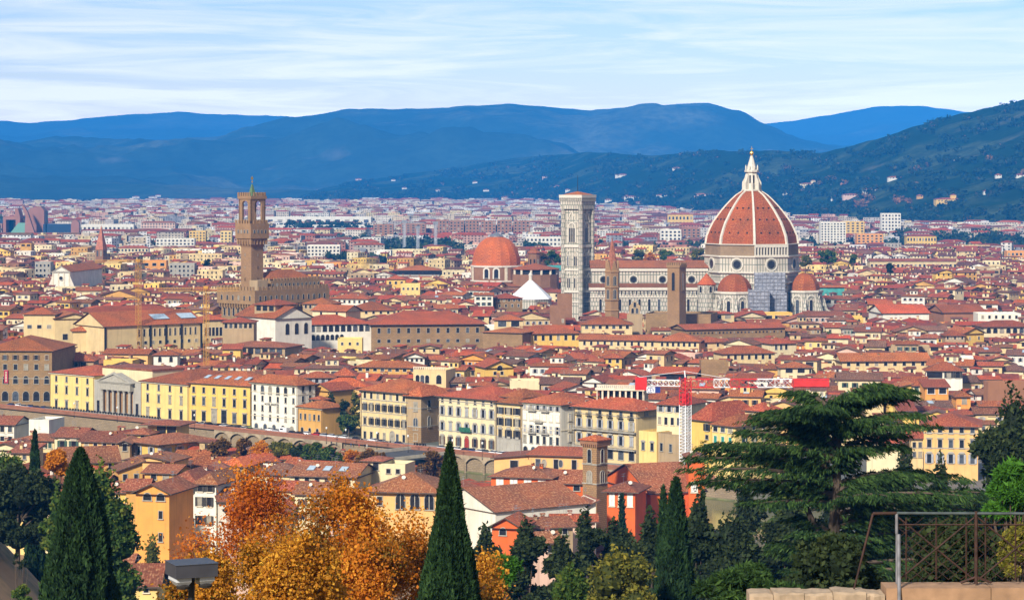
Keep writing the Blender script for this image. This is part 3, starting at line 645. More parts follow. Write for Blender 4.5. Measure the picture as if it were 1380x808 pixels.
def town_hall():
    st = BROWNST; K = 1.17; Bc = P2(344, 1322); A = P2(298.5, 1341)
    zt = wz(391, 1322); w = math.hypot(Bc[0] - A[0], Bc[1] - A[1])
    b = bld('town_hall', 'brown stone town hall with battlements and slender clock tower', 'town hall', A, Bc, 49, zt - 9, st, 'none', 0)
    o = b.o; mb = MB(); e = 1.7
    mb.box(-e, w + e, -e, 49 + e, zt - 7.5, zt - .2)
    crenels(mb, w + 2 * e, 49 + 2 * e, zt - .2, 2.6, 2.0, .6, 0, .6, -e, -e); g = mb.build('battlement_gallery', st, o)
    mb = MB()                                                       # corbels carrying the gallery
    for L, ax in ((w, 0), (49, 1)):
        n = int(L / 2.1)
        for k in range(n + 1):
            c = L * k / n
            for s in (0, 1):
                if ax == 0: y = -e + .1 if s == 0 else 49; mb.box(c - .35, c + .35, y, y + e - .1, zt - 9.4, zt - 7.5)
                else: x = -e + .1 if s == 0 else w; mb.box(x, x + e - .1, c - .35, c + .35, zt - 9.4, zt - 7.5)
    mb.build('corbels', st, o)['kind'] = 'stuff'
    zw = zt - 5.6
    for k in range(6): win(g, 'a', 1.2, 2.6, w * (k + .5) / 6, -e, zw, 0, STONE, simple=True)
    for k in range(13): win(g, 'a', 1.2, 2.6, w + e, 49 * (k + .5) / 13, zw, R(90), STONE, simple=True)
    wrow(b, 'f', 7, 'a', 1.5, 4.2, zt - 14, fm=STONE); wrow(b, 'r', 12, 'a', 1.6, 4.4, zt - 15, fm=STONE); wrow(b, 'f', 4, 'am', 2.4, 4.5, zt - 24, fm=STONE); wrow(b, 'r', 9, 'am', 2.4, 4.5, zt - 24, fm=STONE)
    mb = MB(); mb.box(6, w - 1.5, 12, 47, zt - 8, zt + 4.5); hb = mb.build('upper_hall', st, o)
    mb = MB(); crenels(mb, w - 7.5, 35, zt + 4.5, 2.2, 1.4, .5, 0, .55, 6, 12); mb.build('battlements', st, hb)
    for k in range(12): win(hb, 'a', 1.1, 1.9, w - 1.5, 12 + 35 * (k + .5) / 12, zt + 1.2, R(90), STONE, simple=True)
    rf = roof('hip', 15, 30, zt + 5.2, 4.6, .8).build('roof', [TILE, SOFF], o); rf.location = (7.5, 14, 0)
    mb = MB(); mb.box(w - 7, w - .5, 2, 9, zt - 1, zt + 5); mb.build('attic', WM('tan'), o)
    # tower
    tx, ty = 15.0, 8.5; wd = 8.3
    tw = bpy.data.objects.new('clock_tower', None); COL.objects.link(tw); tw.parent = o; tw.location = (tx, ty, 0)
    Yt = 1338; zz = lambda py: wz(py, Yt)
    mb = MB(); mb.box(-wd / 2, wd / 2, -wd / 2, wd / 2, zt - 8, zz(318)); mb.build('tower_shaft', TOWERST, tw)
    q = 6.3
    mb = MB(); n = 4
    mb.loft([[(-wd / 2, -wd / 2, zz(333)), (wd / 2, -wd / 2, zz(333)), (wd / 2, wd / 2, zz(333)), (-wd / 2, wd / 2, zz(333))], [(-q + .5, -q + .5, zz(321)), (q - .5, -q + .5, zz(321)), (q - .5, q - .5, zz(321)), (-q + .5, q - .5, zz(321))]]); mb.build('machicolation', TOWERST, tw)
    mb = MB(); mb.box(-q, q, -q, q, zz(321) + .01, zz(301)); crenels(mb, 2 * q, 2 * q, zz(301), 2.0, 1.9, .5, 0, .55, -q, -q); gl = mb.build('tower_gallery', TOWERST, tw)
    mb = MB()
    for k in range(4):
        for j in range(6):
            u = -q + .8 + j * (2 * q - 1.6) / 5; a = R(90 * k); x, y = u, -q + .55
            mb.prism([(x * math.cos(a) - yy * math.sin(a) + dx * math.cos(a), x * math.sin(a) + yy * math.cos(a) + dx * math.sin(a)) for dx, yy in ((-.3, y), (.3, y), (.3, y + 1.2), (-.3, y + 1.2))], zz(329), zz(321))
    mb.build('corbels', TOWERST, tw)
    for k in range(4):
        for u in (-3.8, -1.3, 1.3, 3.8): tface(gl, 2 * q, k, 'a', .9, 1.9, u, zz(314), STONE, True)
    qb = 5.0
    mb = MB()
    for i in (-1, 1):
        for j in (-1, 1): mb.lathe([(1.15, zz(301)), (1.15, zz(270))], 10, (i * (qb - 1.1), j * (qb - 1.1)))
    mb.build('belfry_columns', TOWERST, tw)
    mb = MB()
    for k in range(4):                                              # arched walls of the belfry, open to the sky
        a = R(90 * k); n = 8; r_ = 2.4; top = zz(268) - zz(301); pts = [(-qb + .4, 0), (-r_, 0), (-r_, top - r_ - 1.0)] + [(-r_ * math.cos(math.pi * m / n), top - r_ - 1.0 + r_ * math.sin(math.pi * m / n)) for m in range(1, n)] + [(r_, top - r_ - 1.0), (r_, 0), (qb - .4, 0), (qb - .4, top), (0, top), (-qb + .4, top)]
        for (u0, z0), (u1, z1) in zip(pts[2:], pts[3:-5]): mb.prism([(u * math.cos(a) - yy * math.sin(a), u * math.sin(a) + yy * math.cos(a)) for u, yy in ((u0, -qb), (u1, -qb), (u1, -qb + .9), (u0, -qb + .9))], zz(301) + max(z0, z1), zz(301) + top)
        for u0, u1 in ((-qb, -r_), (r_, qb)): mb.prism([(u * math.cos(a) - yy * math.sin(a), u * math.sin(a) + yy * math.cos(a)) for u, yy in ((u0, -qb), (u1, -qb), (u1, -qb + .9), (u0, -qb + .9))], zz(301), zz(301) + top)
    mb.build('belfry', TOWERST, tw)
    mb = MB(); mb.lathe([(.9, zz(287)), (.8, zz(284)), (.45, zz(280)), (.1, zz(279))], 10); mb.build('bell', plain('bronze', (.12, .09, .045), .4, .7), tw)
    mb = MB(); mb.box(-5.5, 5.5, -5.5, 5.5, zz(268), zz(264)); crenels(mb, 11, 11, zz(264), 1.9, 1.9, .5, 0, .55, -5.5, -5.5); mb.build('belfry_parapet', TOWERST, tw)
    mb = MB(); mb.lathe([(2.2, zz(264)), (1.5, zz(258)), (.35, zz(248))], 4, ph=R(45)); mb.build('spire', plain('mossy_spire', (.10, .17, .07), .7), tw)
    mb = MB(); mb.tube((0, 0, zz(247)), (0, 0, zz(237)), .12, .08); mb.lathe([(.1, zz(246)), (.55, zz(245)), (.1, zz(244))], 8); mb.box(-.1, .1, -.7, .6, zz(242), zz(238.5)); mb.build('weathervane', GOLD, tw)
    for z in (zz(345), zz(362), zz(378)):
        for k in (0, 1): tface(tw, wd, k, 'r', .6, 1.6, -.8 + k * 1.2, z, TOWERST, True)
    CONS.append((324, 345, 405, 1330)); CONS.append((299, 344, 426, 1330)); CONS.append((344, 400, 400, 1330)); CONS.append((400, 446, 398, 1330))
town_hall()
def chapel_dome():
    Y = 1800; s = F / Y; zz = lambda py: CZ - (py - HY) / s; x0 = wx(669, Y)
    t = thing('domed_chapel', 'round red tiled chapel dome on brown drum with white arched windows', 'chapel', (x0, Y, 0)); FOOT.append((x0 - 22, Y - 22, 1, 0, 44, 44)); CONS.append((634, 703, 380, Y - 15))
    mb = MB(); mb.lathe([(18.2, 0), (18.2, zz(359))], 16, ph=R(11.25)); d = mb.build('drum', BRICKW, t)
    for z, q in ((zz(358.5), 18.9), (zz(378), 18.9)): mb = MB(); mb.lathe([(q - .7, z - .8), (q, z - .3), (q, z + .5), (q - 1.2, z + .8)], 16, ph=R(11.25)); mb.build('cornice', WHITE, d)
    z0 = zz(357.5); H = zz(318) - z0
    mb = MB(); mb.lathe([(17.6 * math.cos(f) ** .85, z0 + H * math.sin(f)) for f in np.linspace(0, 1.36, 12)], 16, ph=R(11.25)); dm = mb.build('dome', roof_mat('bright_dome_tiles', (.45, .060, .014), .6), t)
    for k in range(16):
        a = R(22.5 * k - 90); p = 18.2 * math.cos(R(11.25))
        if k % 2 == 0 or True:
            if k % 3 == 0: win(d, 'a', 3.0, 6.6, p * math.cos(a), p * math.sin(a), zz(373.5), a + R(90), WHITE); mb = MB(); band(mb, arch_pts(3.2, 7), arch_pts(5.2, 8.2), -.5, .0); o = mb.build('surround', WHITE, d); o.location = (p * math.cos(a), p * math.sin(a), zz(374.5)); o.rotation_euler = (0, 0, a + R(90))
            elif k % 3 == 1: mb = MB(); mb.box(-1.0, 1.0, -.5, .1, 0, 9.5); o = mb.build('pilaster', PTRIM, d); o.location = (p * math.cos(a), p * math.sin(a), zz(377)); o.rotation_euler = (0, 0, a + R(90))
    mb = MB(); mb.lathe([(5.0, zz(319)), (5.0, zz(317.5)), (3.4, zz(316)), (.3, zz(312.5))], 16); mb.build('cap', METAL, t)
    mb = MB(); mb.box(-25, 25, -24, -8, 0, zz(384)); bs = mb.build('base_hall', BRICKW, t); f = roof('shed', 50, 16, zz(384), 3, .6).build('base_roof', [TILE2, SOFF], bs); f.location = (-25, -24, 0)
    # round tower and low hall behind
    Y = 1850; t = thing('round_tower', 'small brown round tower with red cone beside the red chapel dome', 'tower', (wx(720, Y), Y, 0)); z2 = lambda py: wz(py, Y)
    mb = MB(); mb.lathe([(4.6, 0), (4.6, z2(341))], 10); mb.build('shaft', BRICKW, t); mb = MB(); mb.lathe([(5.4, z2(341)), (5.4, z2(340)), (3.2, z2(337)), (3.2, z2(335.5)), (.2, z2(333))], 10); mb.build('roof', TILE2, t)
    for k in range(-3, 4): a = R(-90 + 36 * k); win(t, 'a', 1.2, 4, 4.5 * math.cos(a), 4.5 * math.sin(a), z2(356), a + R(90), BRICKW, simple=True)
    Y = 1790; t = thing('loggia_drum', 'low round brown hall with open loggia and red roof right of the chapel dome', 'hall', (wx(721, Y), Y, 0)); z2 = lambda py: wz(py, Y)
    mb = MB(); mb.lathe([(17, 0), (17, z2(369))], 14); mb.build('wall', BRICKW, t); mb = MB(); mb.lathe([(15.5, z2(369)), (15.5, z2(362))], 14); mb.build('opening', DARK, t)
    for k in range(14): a = R(360 / 14 * k + 3); mb = MB(); mb.lathe([(.9, z2(369)), (.9, z2(362))], 6, (16.3 * math.cos(a), 16.3 * math.sin(a))); mb.build('column', PTRIM, t)
    mb = MB(); mb.lathe([(17.8, z2(362.3)), (17.8, z2(361.7)), (.3, z2(354.5))], 14); mb.build('roof', TILE, t); FOOT.append((wx(721, Y) - 18, Y - 18, 1, 0, 36, 36)); CONS.append((703, 740, 374, Y))
chapel_dome()
def white_pyramid():
    Y = 1560; z2 = lambda py: wz(py, Y); t = thing('baptistery', 'eight sided building under a plain white marble pyramid roof', 'baptistery', (wx(715, Y), Y, 0))
    mb = MB(); mb.lathe([(13.2, 0), (13.2, z2(402))], 8, ph=R(10)); mb.build('wall', MARBLE, t); mb = MB(); mb.lathe([(13.8, z2(402.4)), (13.8, z2(401.6)), (1.1, z2(377.5))], 8, ph=R(10)); mb.build('roof', plain('smooth_white_marble', (.86, .85, .82), .55, 0, .06), t)
    mb = MB(); mb.lathe([(1.1, z2(379)), (1.1, z2(371)), (1.5, z2(370.5)), (.1, z2(366))], 8); mb.build('lantern', WHITE, t)
    FOOT.append((wx(715, Y) - 14, Y - 14, 1, 0, 28, 28)); CONS.append((690, 745, 401, Y - 12))
white_pyramid()
def spire_tower():
    Y = 1330; z2 = lambda py: wz(py, Y); q = 4.0
    t = thing('spired_tower', 'slim six sided stone bell tower with pointed tiled spire before the nave', 'bell tower', (wx(825, Y), Y, 0)); ph = R(-100)
    mb = MB(); mb.lathe([(q, 0), (q, z2(366))], 6, ph=ph); mb.build('shaft', TOWERST, t)
    mb = MB(); mb.lathe([(3.5, z2(365)), (.12, z2(320))], 6, ph=ph); sp = mb.build('spire', plain('brown_spire_tiles', (.30, .105, .055), .8, 0, .3, 1.2), t)
    for z in (z2(366), z2(387), z2(404), z2(418)): mb = MB(); mb.lathe([(q, z - .5), (q + .45, z - .1), (q + .45, z + .3), (q, z + .5)], 6, ph=ph); mb.build('cornice', TOWERST, t)
    mb = MB(); mb.tube((0, 0, z2(320)), (0, 0, z2(314)), .08); mb.build('finial', IRON, t)
    for k in range(6):
        a = ph + R(30 + 60 * k); p = q * math.cos(R(30))
        for z in (z2(384), z2(402)): win(t, 'am', 1.5, 4.8, p * math.cos(a), p * math.sin(a), z, a + R(90), STONE)
        mb = MB(); plate(mb, [(-1.7, 0), (1.7, 0), (0, 5.6)], -.25, 1.5); o = mb.build('gablet', TOWERST, t); o.location = (p * .93 * math.cos(a), p * .93 * math.sin(a), z2(365)); o.rotation_euler = (0, 0, a + R(90))
    FOOT.append((wx(825, Y) - 6, Y - 6, 1, 0, 12, 12)); CONS.append((815, 836, 427, Y))
    t = sqtower('watch_tower', 'plain square brown tower with battlements before the cathedral nave', 'tower', 912, 1330, 7.2, -33, z2(360), TOWERST)
    mb = MB(); mb.box(-4.0, 4.0, -4.0, 4.0, z2(360), z2(357)); crenels(mb, 8.0, 8.0, z2(357), 1.3, 1.3, .4, 0, .55, -4.0, -4.0); mb.build('battlements', TOWERST, t)
    for k in range(4): tface(t, 7.2, k, 'a', 1.8, 9.5, 0, z2(391), TOWERST)
    CONS.append((899, 925, 424, 1330))
    Y = 2300; z3 = lambda py: wz(py, Y)
    t = sqtower('brick_spire_tower', 'distant brick bell tower with tall pointed red brick spire', 'bell tower', 136.5, Y, 7.6, -20, z3(336), BRICKW)
    mb = MB(); mb.lathe([(5.6, z3(336)), (5.6, z3(335)), (.15, z3(304))], 4, ph=R(45)); mb.build('spire', plain('red_spire_brick', (.42, .15, .085), .85, 0, .2, .6), t)
    for k in range(4):
        for u in (-1.8, 1.8): tface(t, 7.6, k, 'a', 1.6, 5.2, u, z3(345), BRICKW)
    CONS.append((130, 144, 350, Y))
    Y = 1750; z3 = lambda py: wz(py, Y); w = 12.6
    b = bld('church', 'church with white marble facade and pediment before a long red roof', 'church', P2(70.5, Y), P2(94.5, Y - 2), 70, z3(366), 'white', 'gy', z3(357.5) - z3(366), o=.6)
    o = b.o; h = b.h
    for k in range(4): mb = MB(); x = .6 + k * (b.w - 1.2) / 3; mb.box(x - .4, x + .4, -.35, -.01, h - 12, h - .6); mb.build('pilaster', PTRIM, o)
    mb = MB(); mb.box(-.5, b.w + .5, -.6, -.01, h - .6, h); band(mb, [(1.4, h + .5), (b.w - 1.4, h + .5), (b.w / 2, h + b.rise * .75)], [(-.4, h + .02), (b.w + .4, h + .02), (b.w / 2, h + b.rise)], -.5, -.01); mb.build('pediment', STONE, o)
    oculus(o, b.w / 2, -.02, h - 4.5, 0, 1.7, 1.1)
    for s in (0, 1):
        mb = MB(); x = 0 if s == 0 else b.w; d = -1 if s == 0 else 1; pts = [(x, 0), (x + d * 6.5, 0), (x + d * 6.5, h - 13), (x + d * 5, h - 12), (x + d * 3, h - 10), (x + d * 1.2, h - 6), (x, h - 3)]
        plate(mb, pts if d > 0 else pts[::-1], 0, .8); mb.build('side_scroll', WHITE, o)
    CONS.append((66, 100, 383, Y))
spire_tower()
# ================================================================ the riverside
OCC = []                                             # (px0, px1, py top, Y) of everything placed by hand
def note(pts, ztop):
    """remember what a building hides"""
    ps = [ppx(x, y) for x, y in pts]; Ym = min(y for x, y in pts); OCC.append((min(ps), max(ps), ppy(ztop, Ym), Ym))
def LY(px, off=18.0): return (850 + off) / (1 + .9 * (px - CX) / F)
def place(name, label, cat, a, b, depth, eave, wall='cream', rk='hip', rise=3.0, zg=0.0, rows=(), bot=None, **k):
    """a=(px, Y) front left, b=(px, Y) front right; eave and rows are photo rows measured at the front's left end (right end for side r)"""
    A, B = P2(*a), P2(*b); h = wz(eave, a[1]) - zg; rr = []
    for side, n, kind, w, hh, py, *more in rows:
        Y = b[1] if side == 'r' else a[1]; rr.append((side, n, kind, w, hh, wz(py, Y) - zg - hh / 2, *more))
    o = bld(name, label, cat, A, B, depth, h, wall, rk, rise, zg, rr, **k)
    rz = o.rz; v = (-math.sin(rz) * depth, math.cos(rz) * depth)
    note([A, B, (A[0] + v[0], A[1] + v[1]), (B[0] + v[0], B[1] + v[1])], zg + h + rise * .75)
    if bot: CONS.append((min(a[0], b[0]), max(a[0], b[0]), bot, max(a[1], b[1])))
    return o
def LB(label, pa, pb, depth, eave, wall, rk='hip', rise=3.0, rows=(), off=18, bot=None, name='palazzo', cat='building', **k):
    b = place(name, label, cat, (pa, LY(pa, off)), (pb, LY(pb, off)), depth, eave, wall, rk, rise, 0, rows, bot or 590, **k)
    for x in (.25, b.w - .25): mb = MB(); mb.tube((x, -.13, .1), (x, -.13, b.h - .2), .09, .09, 6); mb.build('downpipe', SH['brown'], b.o)
    mb = MB(); mb.box(-.5, b.w + .5, -.55, -.002, b.h - .62, b.h - .3); mb.build('cornice', PTRIM, b.o)
    return b
fB, fS = SH['brown'], SH['grey']
place('palazzo', 'brown stone palazzo with rows of windows and a red banner on its front', 'building', (-28, 1048), (70, 1046), 40, 472, BROWNST, 'hip', 5.0, 0,
      [('f', 7, 'r', 1.3, 1.9, 481, .0, 1, None, fB), ('f', 7, 'r', 1.6, 2.2, 494, 0, 1, None), ('f', 7, 'a', 2.0, 3.2, 511, 0, 1), ('f', 7, 'a', 2.6, 4, 533, 0, 1)], 548, bands=[11.2])
b0 = tag(link('banner', None) if False else (lambda mb: (mb.box(0, 1.7, -.25, -.1, 0, 5.4), mb.build('banner', plain('crimson_cloth', (.36, .02, .05), .8)))[1])(MB()), 'long crimson banner hanging on the brown stone palazzo', 'banner'); b0.location = (wx(5, 1046), 1046.5, wz(516, 1046)); b0.location.y = 1046.9
mb = MB(); [mb.box(.55, 1.15, -.29, -.252, .6 + k * .62, 1.0 + k * .62) for k in range(7)]; mb.build('lettering', PTRIM, b0)
yb = LB('yellow palazzo wing left of the columned temple front, red hip roof', 67.5, 127, 26, 501, 'lemon', 'hip', 3.0,
   [('f', 4, 'r', 1.2, 2.2, 509), ('f', 4, 'rc', 1.3, 2.9, 523.5), ('f', 4, 'rc', 1.5, 3.3, 543)], o=.7)
def temple():
    A, B = P2(127, LY(127)), P2(190, LY(190)); h = wz(511, LY(127)); b = bld('temple_front', 'grey stone temple front with six tall columns and pediment between yellow wings', 'building', A, B, 22, h, 'grey', 'none', 0)
    o, w = b.o, b.w; note([A, B], h + 3); CONS.append((127, 190, 560, A[1]))
    mb = MB(); mb.box(w * .2, w * .83, -.02, .9, .8, h - 3.0); mb.build('portico_recess', plain('ochre_with_painted_shade', (.30, .17, .07), .9), o)  # flush back panel; the portico's shade is put into its darker ochre
    for k in range(6):
        mb = MB(); x = w * (.225 + .58 * k / 5); mb.lathe([(.75, .3), (.72, .8), (.6, 1.0), (.52, h - 4.2), (.75, h - 3.7), (.8, h - 3.4)], 12, (x, -1.1)); mb.build('column', STONE, o)
    mb = MB(); mb.box(w * .18, w * .85, -2.0, -.03, h - 3.4, h - .7); mb.box(w * .16, w * .87, -2.3, -.03, h - .7, h - .2); mb.build('entablature', STONE, o)
    mb = MB(); L, R_, z = w * .15, w * .88, h - .19; plate(mb, [(L, z), (R_, z), (w * .515, z + 3.6)], -2.0, 2); mb.build('pediment', STONE, o)
    mb = MB(); band(mb, [(L + 1.5, z + .45), (R_ - 1.5, z + .45), (w * .515, z + 3.2)], [(L - .6, z), (R_ + .6, z), (w * .515, z + 4.1)], -2.6, -1.9); mb.build('cornice', WM('grey'), o)
    mb = MB(); mb.box(w * .2, w * .83, -3.2, -.03, -.2, .3); mb.build('steps', STONE, o)
    for x in (.09, .92): win(o, 'r', 1.7, 4.6, w * x, 0, .3, 0, STONE, simple=True)
    mb = MB(); mb.box(-1, w + 1, 5, 21, h - 1, h + 4.6); at = mb.build('attic', WM('pale'), o); mb = MB(); mb.box(-1.4, w + 1.4, 4.6, 21.4, h + 4.62, h + 5.2); mb.build('attic_roof', TILE2, at)
temple()
LB('yellow corner palazzo with rooftop skylights beside the white hotel', 190, 254, 34, 512.6, 'lemon', 'hip', 4.6,
   [('f', 4, 'r', 1.2, 2.3, 520), ('f', 4, 'rc', 1.3, 2.9, 535), ('f', 4, 'rc', 1.6, 3.4, 554)], o=.8, chim=1)
yc = place('palazzo', 'deep yellow palazzo front with two dark doorways next to the white hotel', 'building', (254.5, LY(254) + .5), (337, LY(337, 24)), 24, 515, 'yellow', 'hip', 4.4, 0,
   [('f', 6, 'r', 1.2, 2.2, 524, 0, 1), ('f', 6, 'rc', 1.4, 2.9, 539, 0, 1), ('f', 6, 'rc', 1.9, 3.6, 559, 0, 1, None, None, False, (2, 3))], 575, o=.8, sky=5)
for t in (.42, .58): win(yc.o, 'rc', 2.6, 5.0, yc.w * t, 0, .1, 0, STONE)
ht = LB('white hotel of five storeys with four arched top windows and black lettering', 338.6, 401, 9, 514, 'white', 'hip', 3.0,
   [('f', 6, 'r', 1.1, 2.1, 521, 0, 1, None, None, False, (1, 2, 3, 4)), ('f', 4, 'a', 1.7, 3.0, 523, .167, .833), ('f', 6, 'r', 1.0, 2.0, 535, 0, 1), ('f', 6, 'r', 1.0, 2.2, 548, 0, 1), ('f', 6, 'r', 1.0, 2.0, 560, 0, 1), ('f', 5, 'a', 1.8, 3.4, 575, .02, .98),
    ('r', 2, 'r', 1.1, 2.1, 525, .1, .9), ('r', 2, 'r', 1.1, 2.2, 538, .1, .9), ('r', 2, 'r', 1.1, 2.2, 551, .1, .9)], bands=[13.6, 4.6], name='hotel', bandm=PTRIM)
tx = bpy.data.curves.new('lettering', 'FONT'); tx.body = 'HOTEL BALESTRI'; tx.size = 1.05; tx.extrude = .05; tx.align_x = 'CENTER'
tx.materials.append(IRON); _to = bpy.data.objects.new('lettering_curve', tx); COL.objects.link(_to); bpy.context.view_layer.update(); _me = bpy.data.meshes.new_from_object(_to.evaluated_get(bpy.context.evaluated_depsgraph_get())); bpy.data.objects.remove(_to); to = link('lettering', _me, ht.o); to.location = (ht.w * .45, -.1, wz(543.4, LY(338.6))); to.rotation_euler = (R(90), 0, 0)
LB('small ochre house squeezed between white hotel and dark garden trees', 401.5, 434, 12, 547, 'ochre', 'hip', 2.4, [('f', 5, 'r', .9, 2.1, 560), ('f', 3, 'a', 1.3, 2.9, 580)], off=12, name='house', cat='house', bot=586)
_t = place('house', 'tiny ochre roof turret with red cap above the small ochre house', 'house', (420, LY(420, 20)), (432, LY(432, 20)), 4, 537, 'ochre', 'pyr', 1.2, 9, [('f', 2, 'r', .9, 1.7, 541)])
place('house', 'dark ochre gabled house behind the white hotel and garden trees', 'house', (418, LY(418, 34)), (446, LY(446, 34)), 12, 524, 'ochre', 'gy', 2.6, 0, [], 535)
LB('cream palazzo with dark open attic loggia and black shutters left of brown corner palace', 486.5, 549, 20, 524.5, 'cream', 'hip', 4.0,
   [('f', 7, 'r', 1.3, 2.5, 531, .02, 1, PTRIM), ('f', 7, 'rc', 1.3, 2.3, 547, 0.02, 1, STONE, SH['black']), ('f', 7, 'rc', 1.3, 2.3, 566, .02, 1, STONE, SH['black']), ('f', 7, 'r', 1.2, 2.6, 585, .02, 1, None, None, False, (4,)), ('f', 1, 'a', 2.3, 4, 584, .6, .76)], bands=[14.2, 9.6, 4.6], o=1.4)
cn = place('palazzo', 'tan corner palace with paired arched windows on rough brown ground floor', 'building', (549.5, LY(549)), (567.5, LY(567, 19)), 15, 532.5, 'tan', 'hip', 3.2, 0,
   [('f', 1, 'r', 1.5, 3.2, 547, .3, .9, STONE, None), ('f', 1, 'am', 1.9, 4.2, 570, .3, .9), ('r', 2, 'r', 1.5, 3.2, 546, .1, .95), ('r', 2, 'am', 1.7, 3.8, 569, .1, .95), ('f', 1, 'r', 1.6, 2.6, 588, .3, .9)], 592, bands=[12.4, 5.8], o=1.5)
mb = MB(); mb.box(-.12, cn.w + .12, -.12, 15.1, 0, 5.78); mb.build('rusticated_base', BROWNST, cn.o)
wp = LB('white palazzo with seven bays, hooded windows and a green balcony over red door', 591, 668.3, 24, 532.6, 'pale', 'hip', 3.6,
   [('f', 7, 'r', .95, 1.4, 538, 0, 1), ('f', 7, 'rc', 1.25, 2.7, 552, 0, 1, STONE, SH['grey']), ('f', 7, 'rh', 1.25, 2.8, 573, 0, 1, STONE, SH['grey']), ('f', 7, 'rh', 1.3, 2.9, 592, 0, 1, STONE, fB, False, (3,)), ('f', 1, 'a', 2.2, 5.0, 595, .43, .57)], bands=[16.1, 10.7, 5.6], o=1.2, bot=602)
mb = MB(); mb.box(wp.w * .5 - 2.6, wp.w * .5 + 2.6, -1.3, -.3, 5.95, 6.2)
for k in range(14): x = wp.w * .5 - 2.5 + k * 5 / 13; mb.box(x - .13, x + .13, -1.26, -1.14, 6.2, 7.4)
mb.box(wp.w * .5 - 2.6, wp.w * .5 + 2.6, -1.3, -1.1, 7.4, 7.5); mb.build('balcony', plain('green_paint', (.03, .14, .08), .5), wp.o)
mb = MB(); plate(mb, arch_pts(1.9, 4.4), -.1, 0); d = mb.build('door', plain('red_door', (.30, .03, .015), .5), wp.o); d.location = (wp.w * .5, -.05, .1)
nb = LB('narrow cream house with black shutters above grey stone arches', 668.8, 702.6, 20, 541, 'cream', 'hip', 2.4,
   [('f', 3, 'r', 1.7, 2.3, 552, 0, 1, PTRIM, SH['black']), ('f', 3, 'rc', 1.6, 2.6, 567, 0, 1, PTRIM, SH['black']), ('f', 3, 'rh', 1.6, 2.8, 583, 0, 1, STONE, SH['black']), ('f', 3, 'a', 2.0, 3.8, 602, 0, 1)], bot=606, o=1.1)
mb = MB(); mb.box(-.01, nb.w + .01, -.1, -.03, 0, 5.6); mb.build('stone_base', WM('grey'), nb.o)
place('house', 'recessed attic storey with dark strip window on the narrow cream house', 'house', (676, LY(676, 24)), (705, LY(705, 24)), 12, 533.5, 'pale', 'hip', 2.6, 12, [('f', 2, 'r', 2.6, 1.6, 537)])
ww = LB('white palazzo with many small balconies and pale closed shutters', 703.2, 756, 20, 541, 'white', 'hip', 3.2,
   [('f', 6, 'r', 1.2, 2.1, 546, 0, 1, PTRIM, fS), ('f', 6, 'rx', 1.3, 2.3, 560, 0, 1, PTRIM, SH['white']), ('f', 6, 'r', 1.1, 2.5, 576, 0, 1, PTRIM, fS), ('f', 6, 'r', 1.2, 2.6, 590, 0, 1), ('f', 5, 'a', 1.9, 3.0, 606, 0, 1),
    ('r', 2, 'rx', 1.3, 2.3, 563, .0, .9, PTRIM, SH['white']), ('r', 2, 'rx', 1.3, 2.3, 577, .0, .9, PTRIM, SH['white']), ('r', 2, 'r', 1.3, 2.0, 547, .0, .9), ('r', 2, 'rx', 1.3, 2.3, 591, .0, .9, PTRIM, SH['white'])], bands=[9.0], bandm=PTRIM, bot=606)
for t, py in ((.25, 552), (.58, 552), (.42, 567), (.25, 582), (.58, 582)): z = wz(py, LY(703)); mb = MB(); x = ww.w * t + .6; mb.box(x - 1.8, x + 1.8, -1.1, 0, z, z + .25); [mb.box(x - 1.75 + j * .39, x - 1.67 + j * .39, -1.08, -1.0, z + .25, z + 1.1) for j in range(10)]; mb.box(x - 1.8, x + 1.8, -1.1, -1.0, z + 1.1, z + 1.2); mb.build('balcony', STONE, ww.o)
bl = LB('cream palazzo with long balcony under a rooftop loggia of columns', 774, 858.5, 16, 546.5, 'cream', 'hip', 3.2,
   [('f', 6, 'rb', 1.2, 2.3, 553, 0, 1, STONE, None), ('f', 6, 'rc', 1.3, 2.9, 568, 0, 1, STONE, fS), ('f', 6, 'rh', 1.4, 3.0, 588, 0, 1, STONE, fS), ('f', 6, 'a', 2.2, 3.4, 606, 0, 1), ('r', 2, 'a', 1.6, 2.4, 556, .1, .9)], bands=[15.5], o=1.4, bot=612)
for py in (577, 600):
    z = wz(py, LY(774)); mb = MB(); mb.box(.1, bl.w - .1, -1.3, 0, z, z + .3); mb.box(.1, bl.w - .1, -1.3, -1.15, z + 1.1, z + 1.25); [mb.box(.2 + j * .55, .38 + j * .55, -1.28, -1.17, z + .3, z + 1.1) for j in range(int(bl.w / .55) - 1)]; mb.build('balcony', STONE, bl.o)
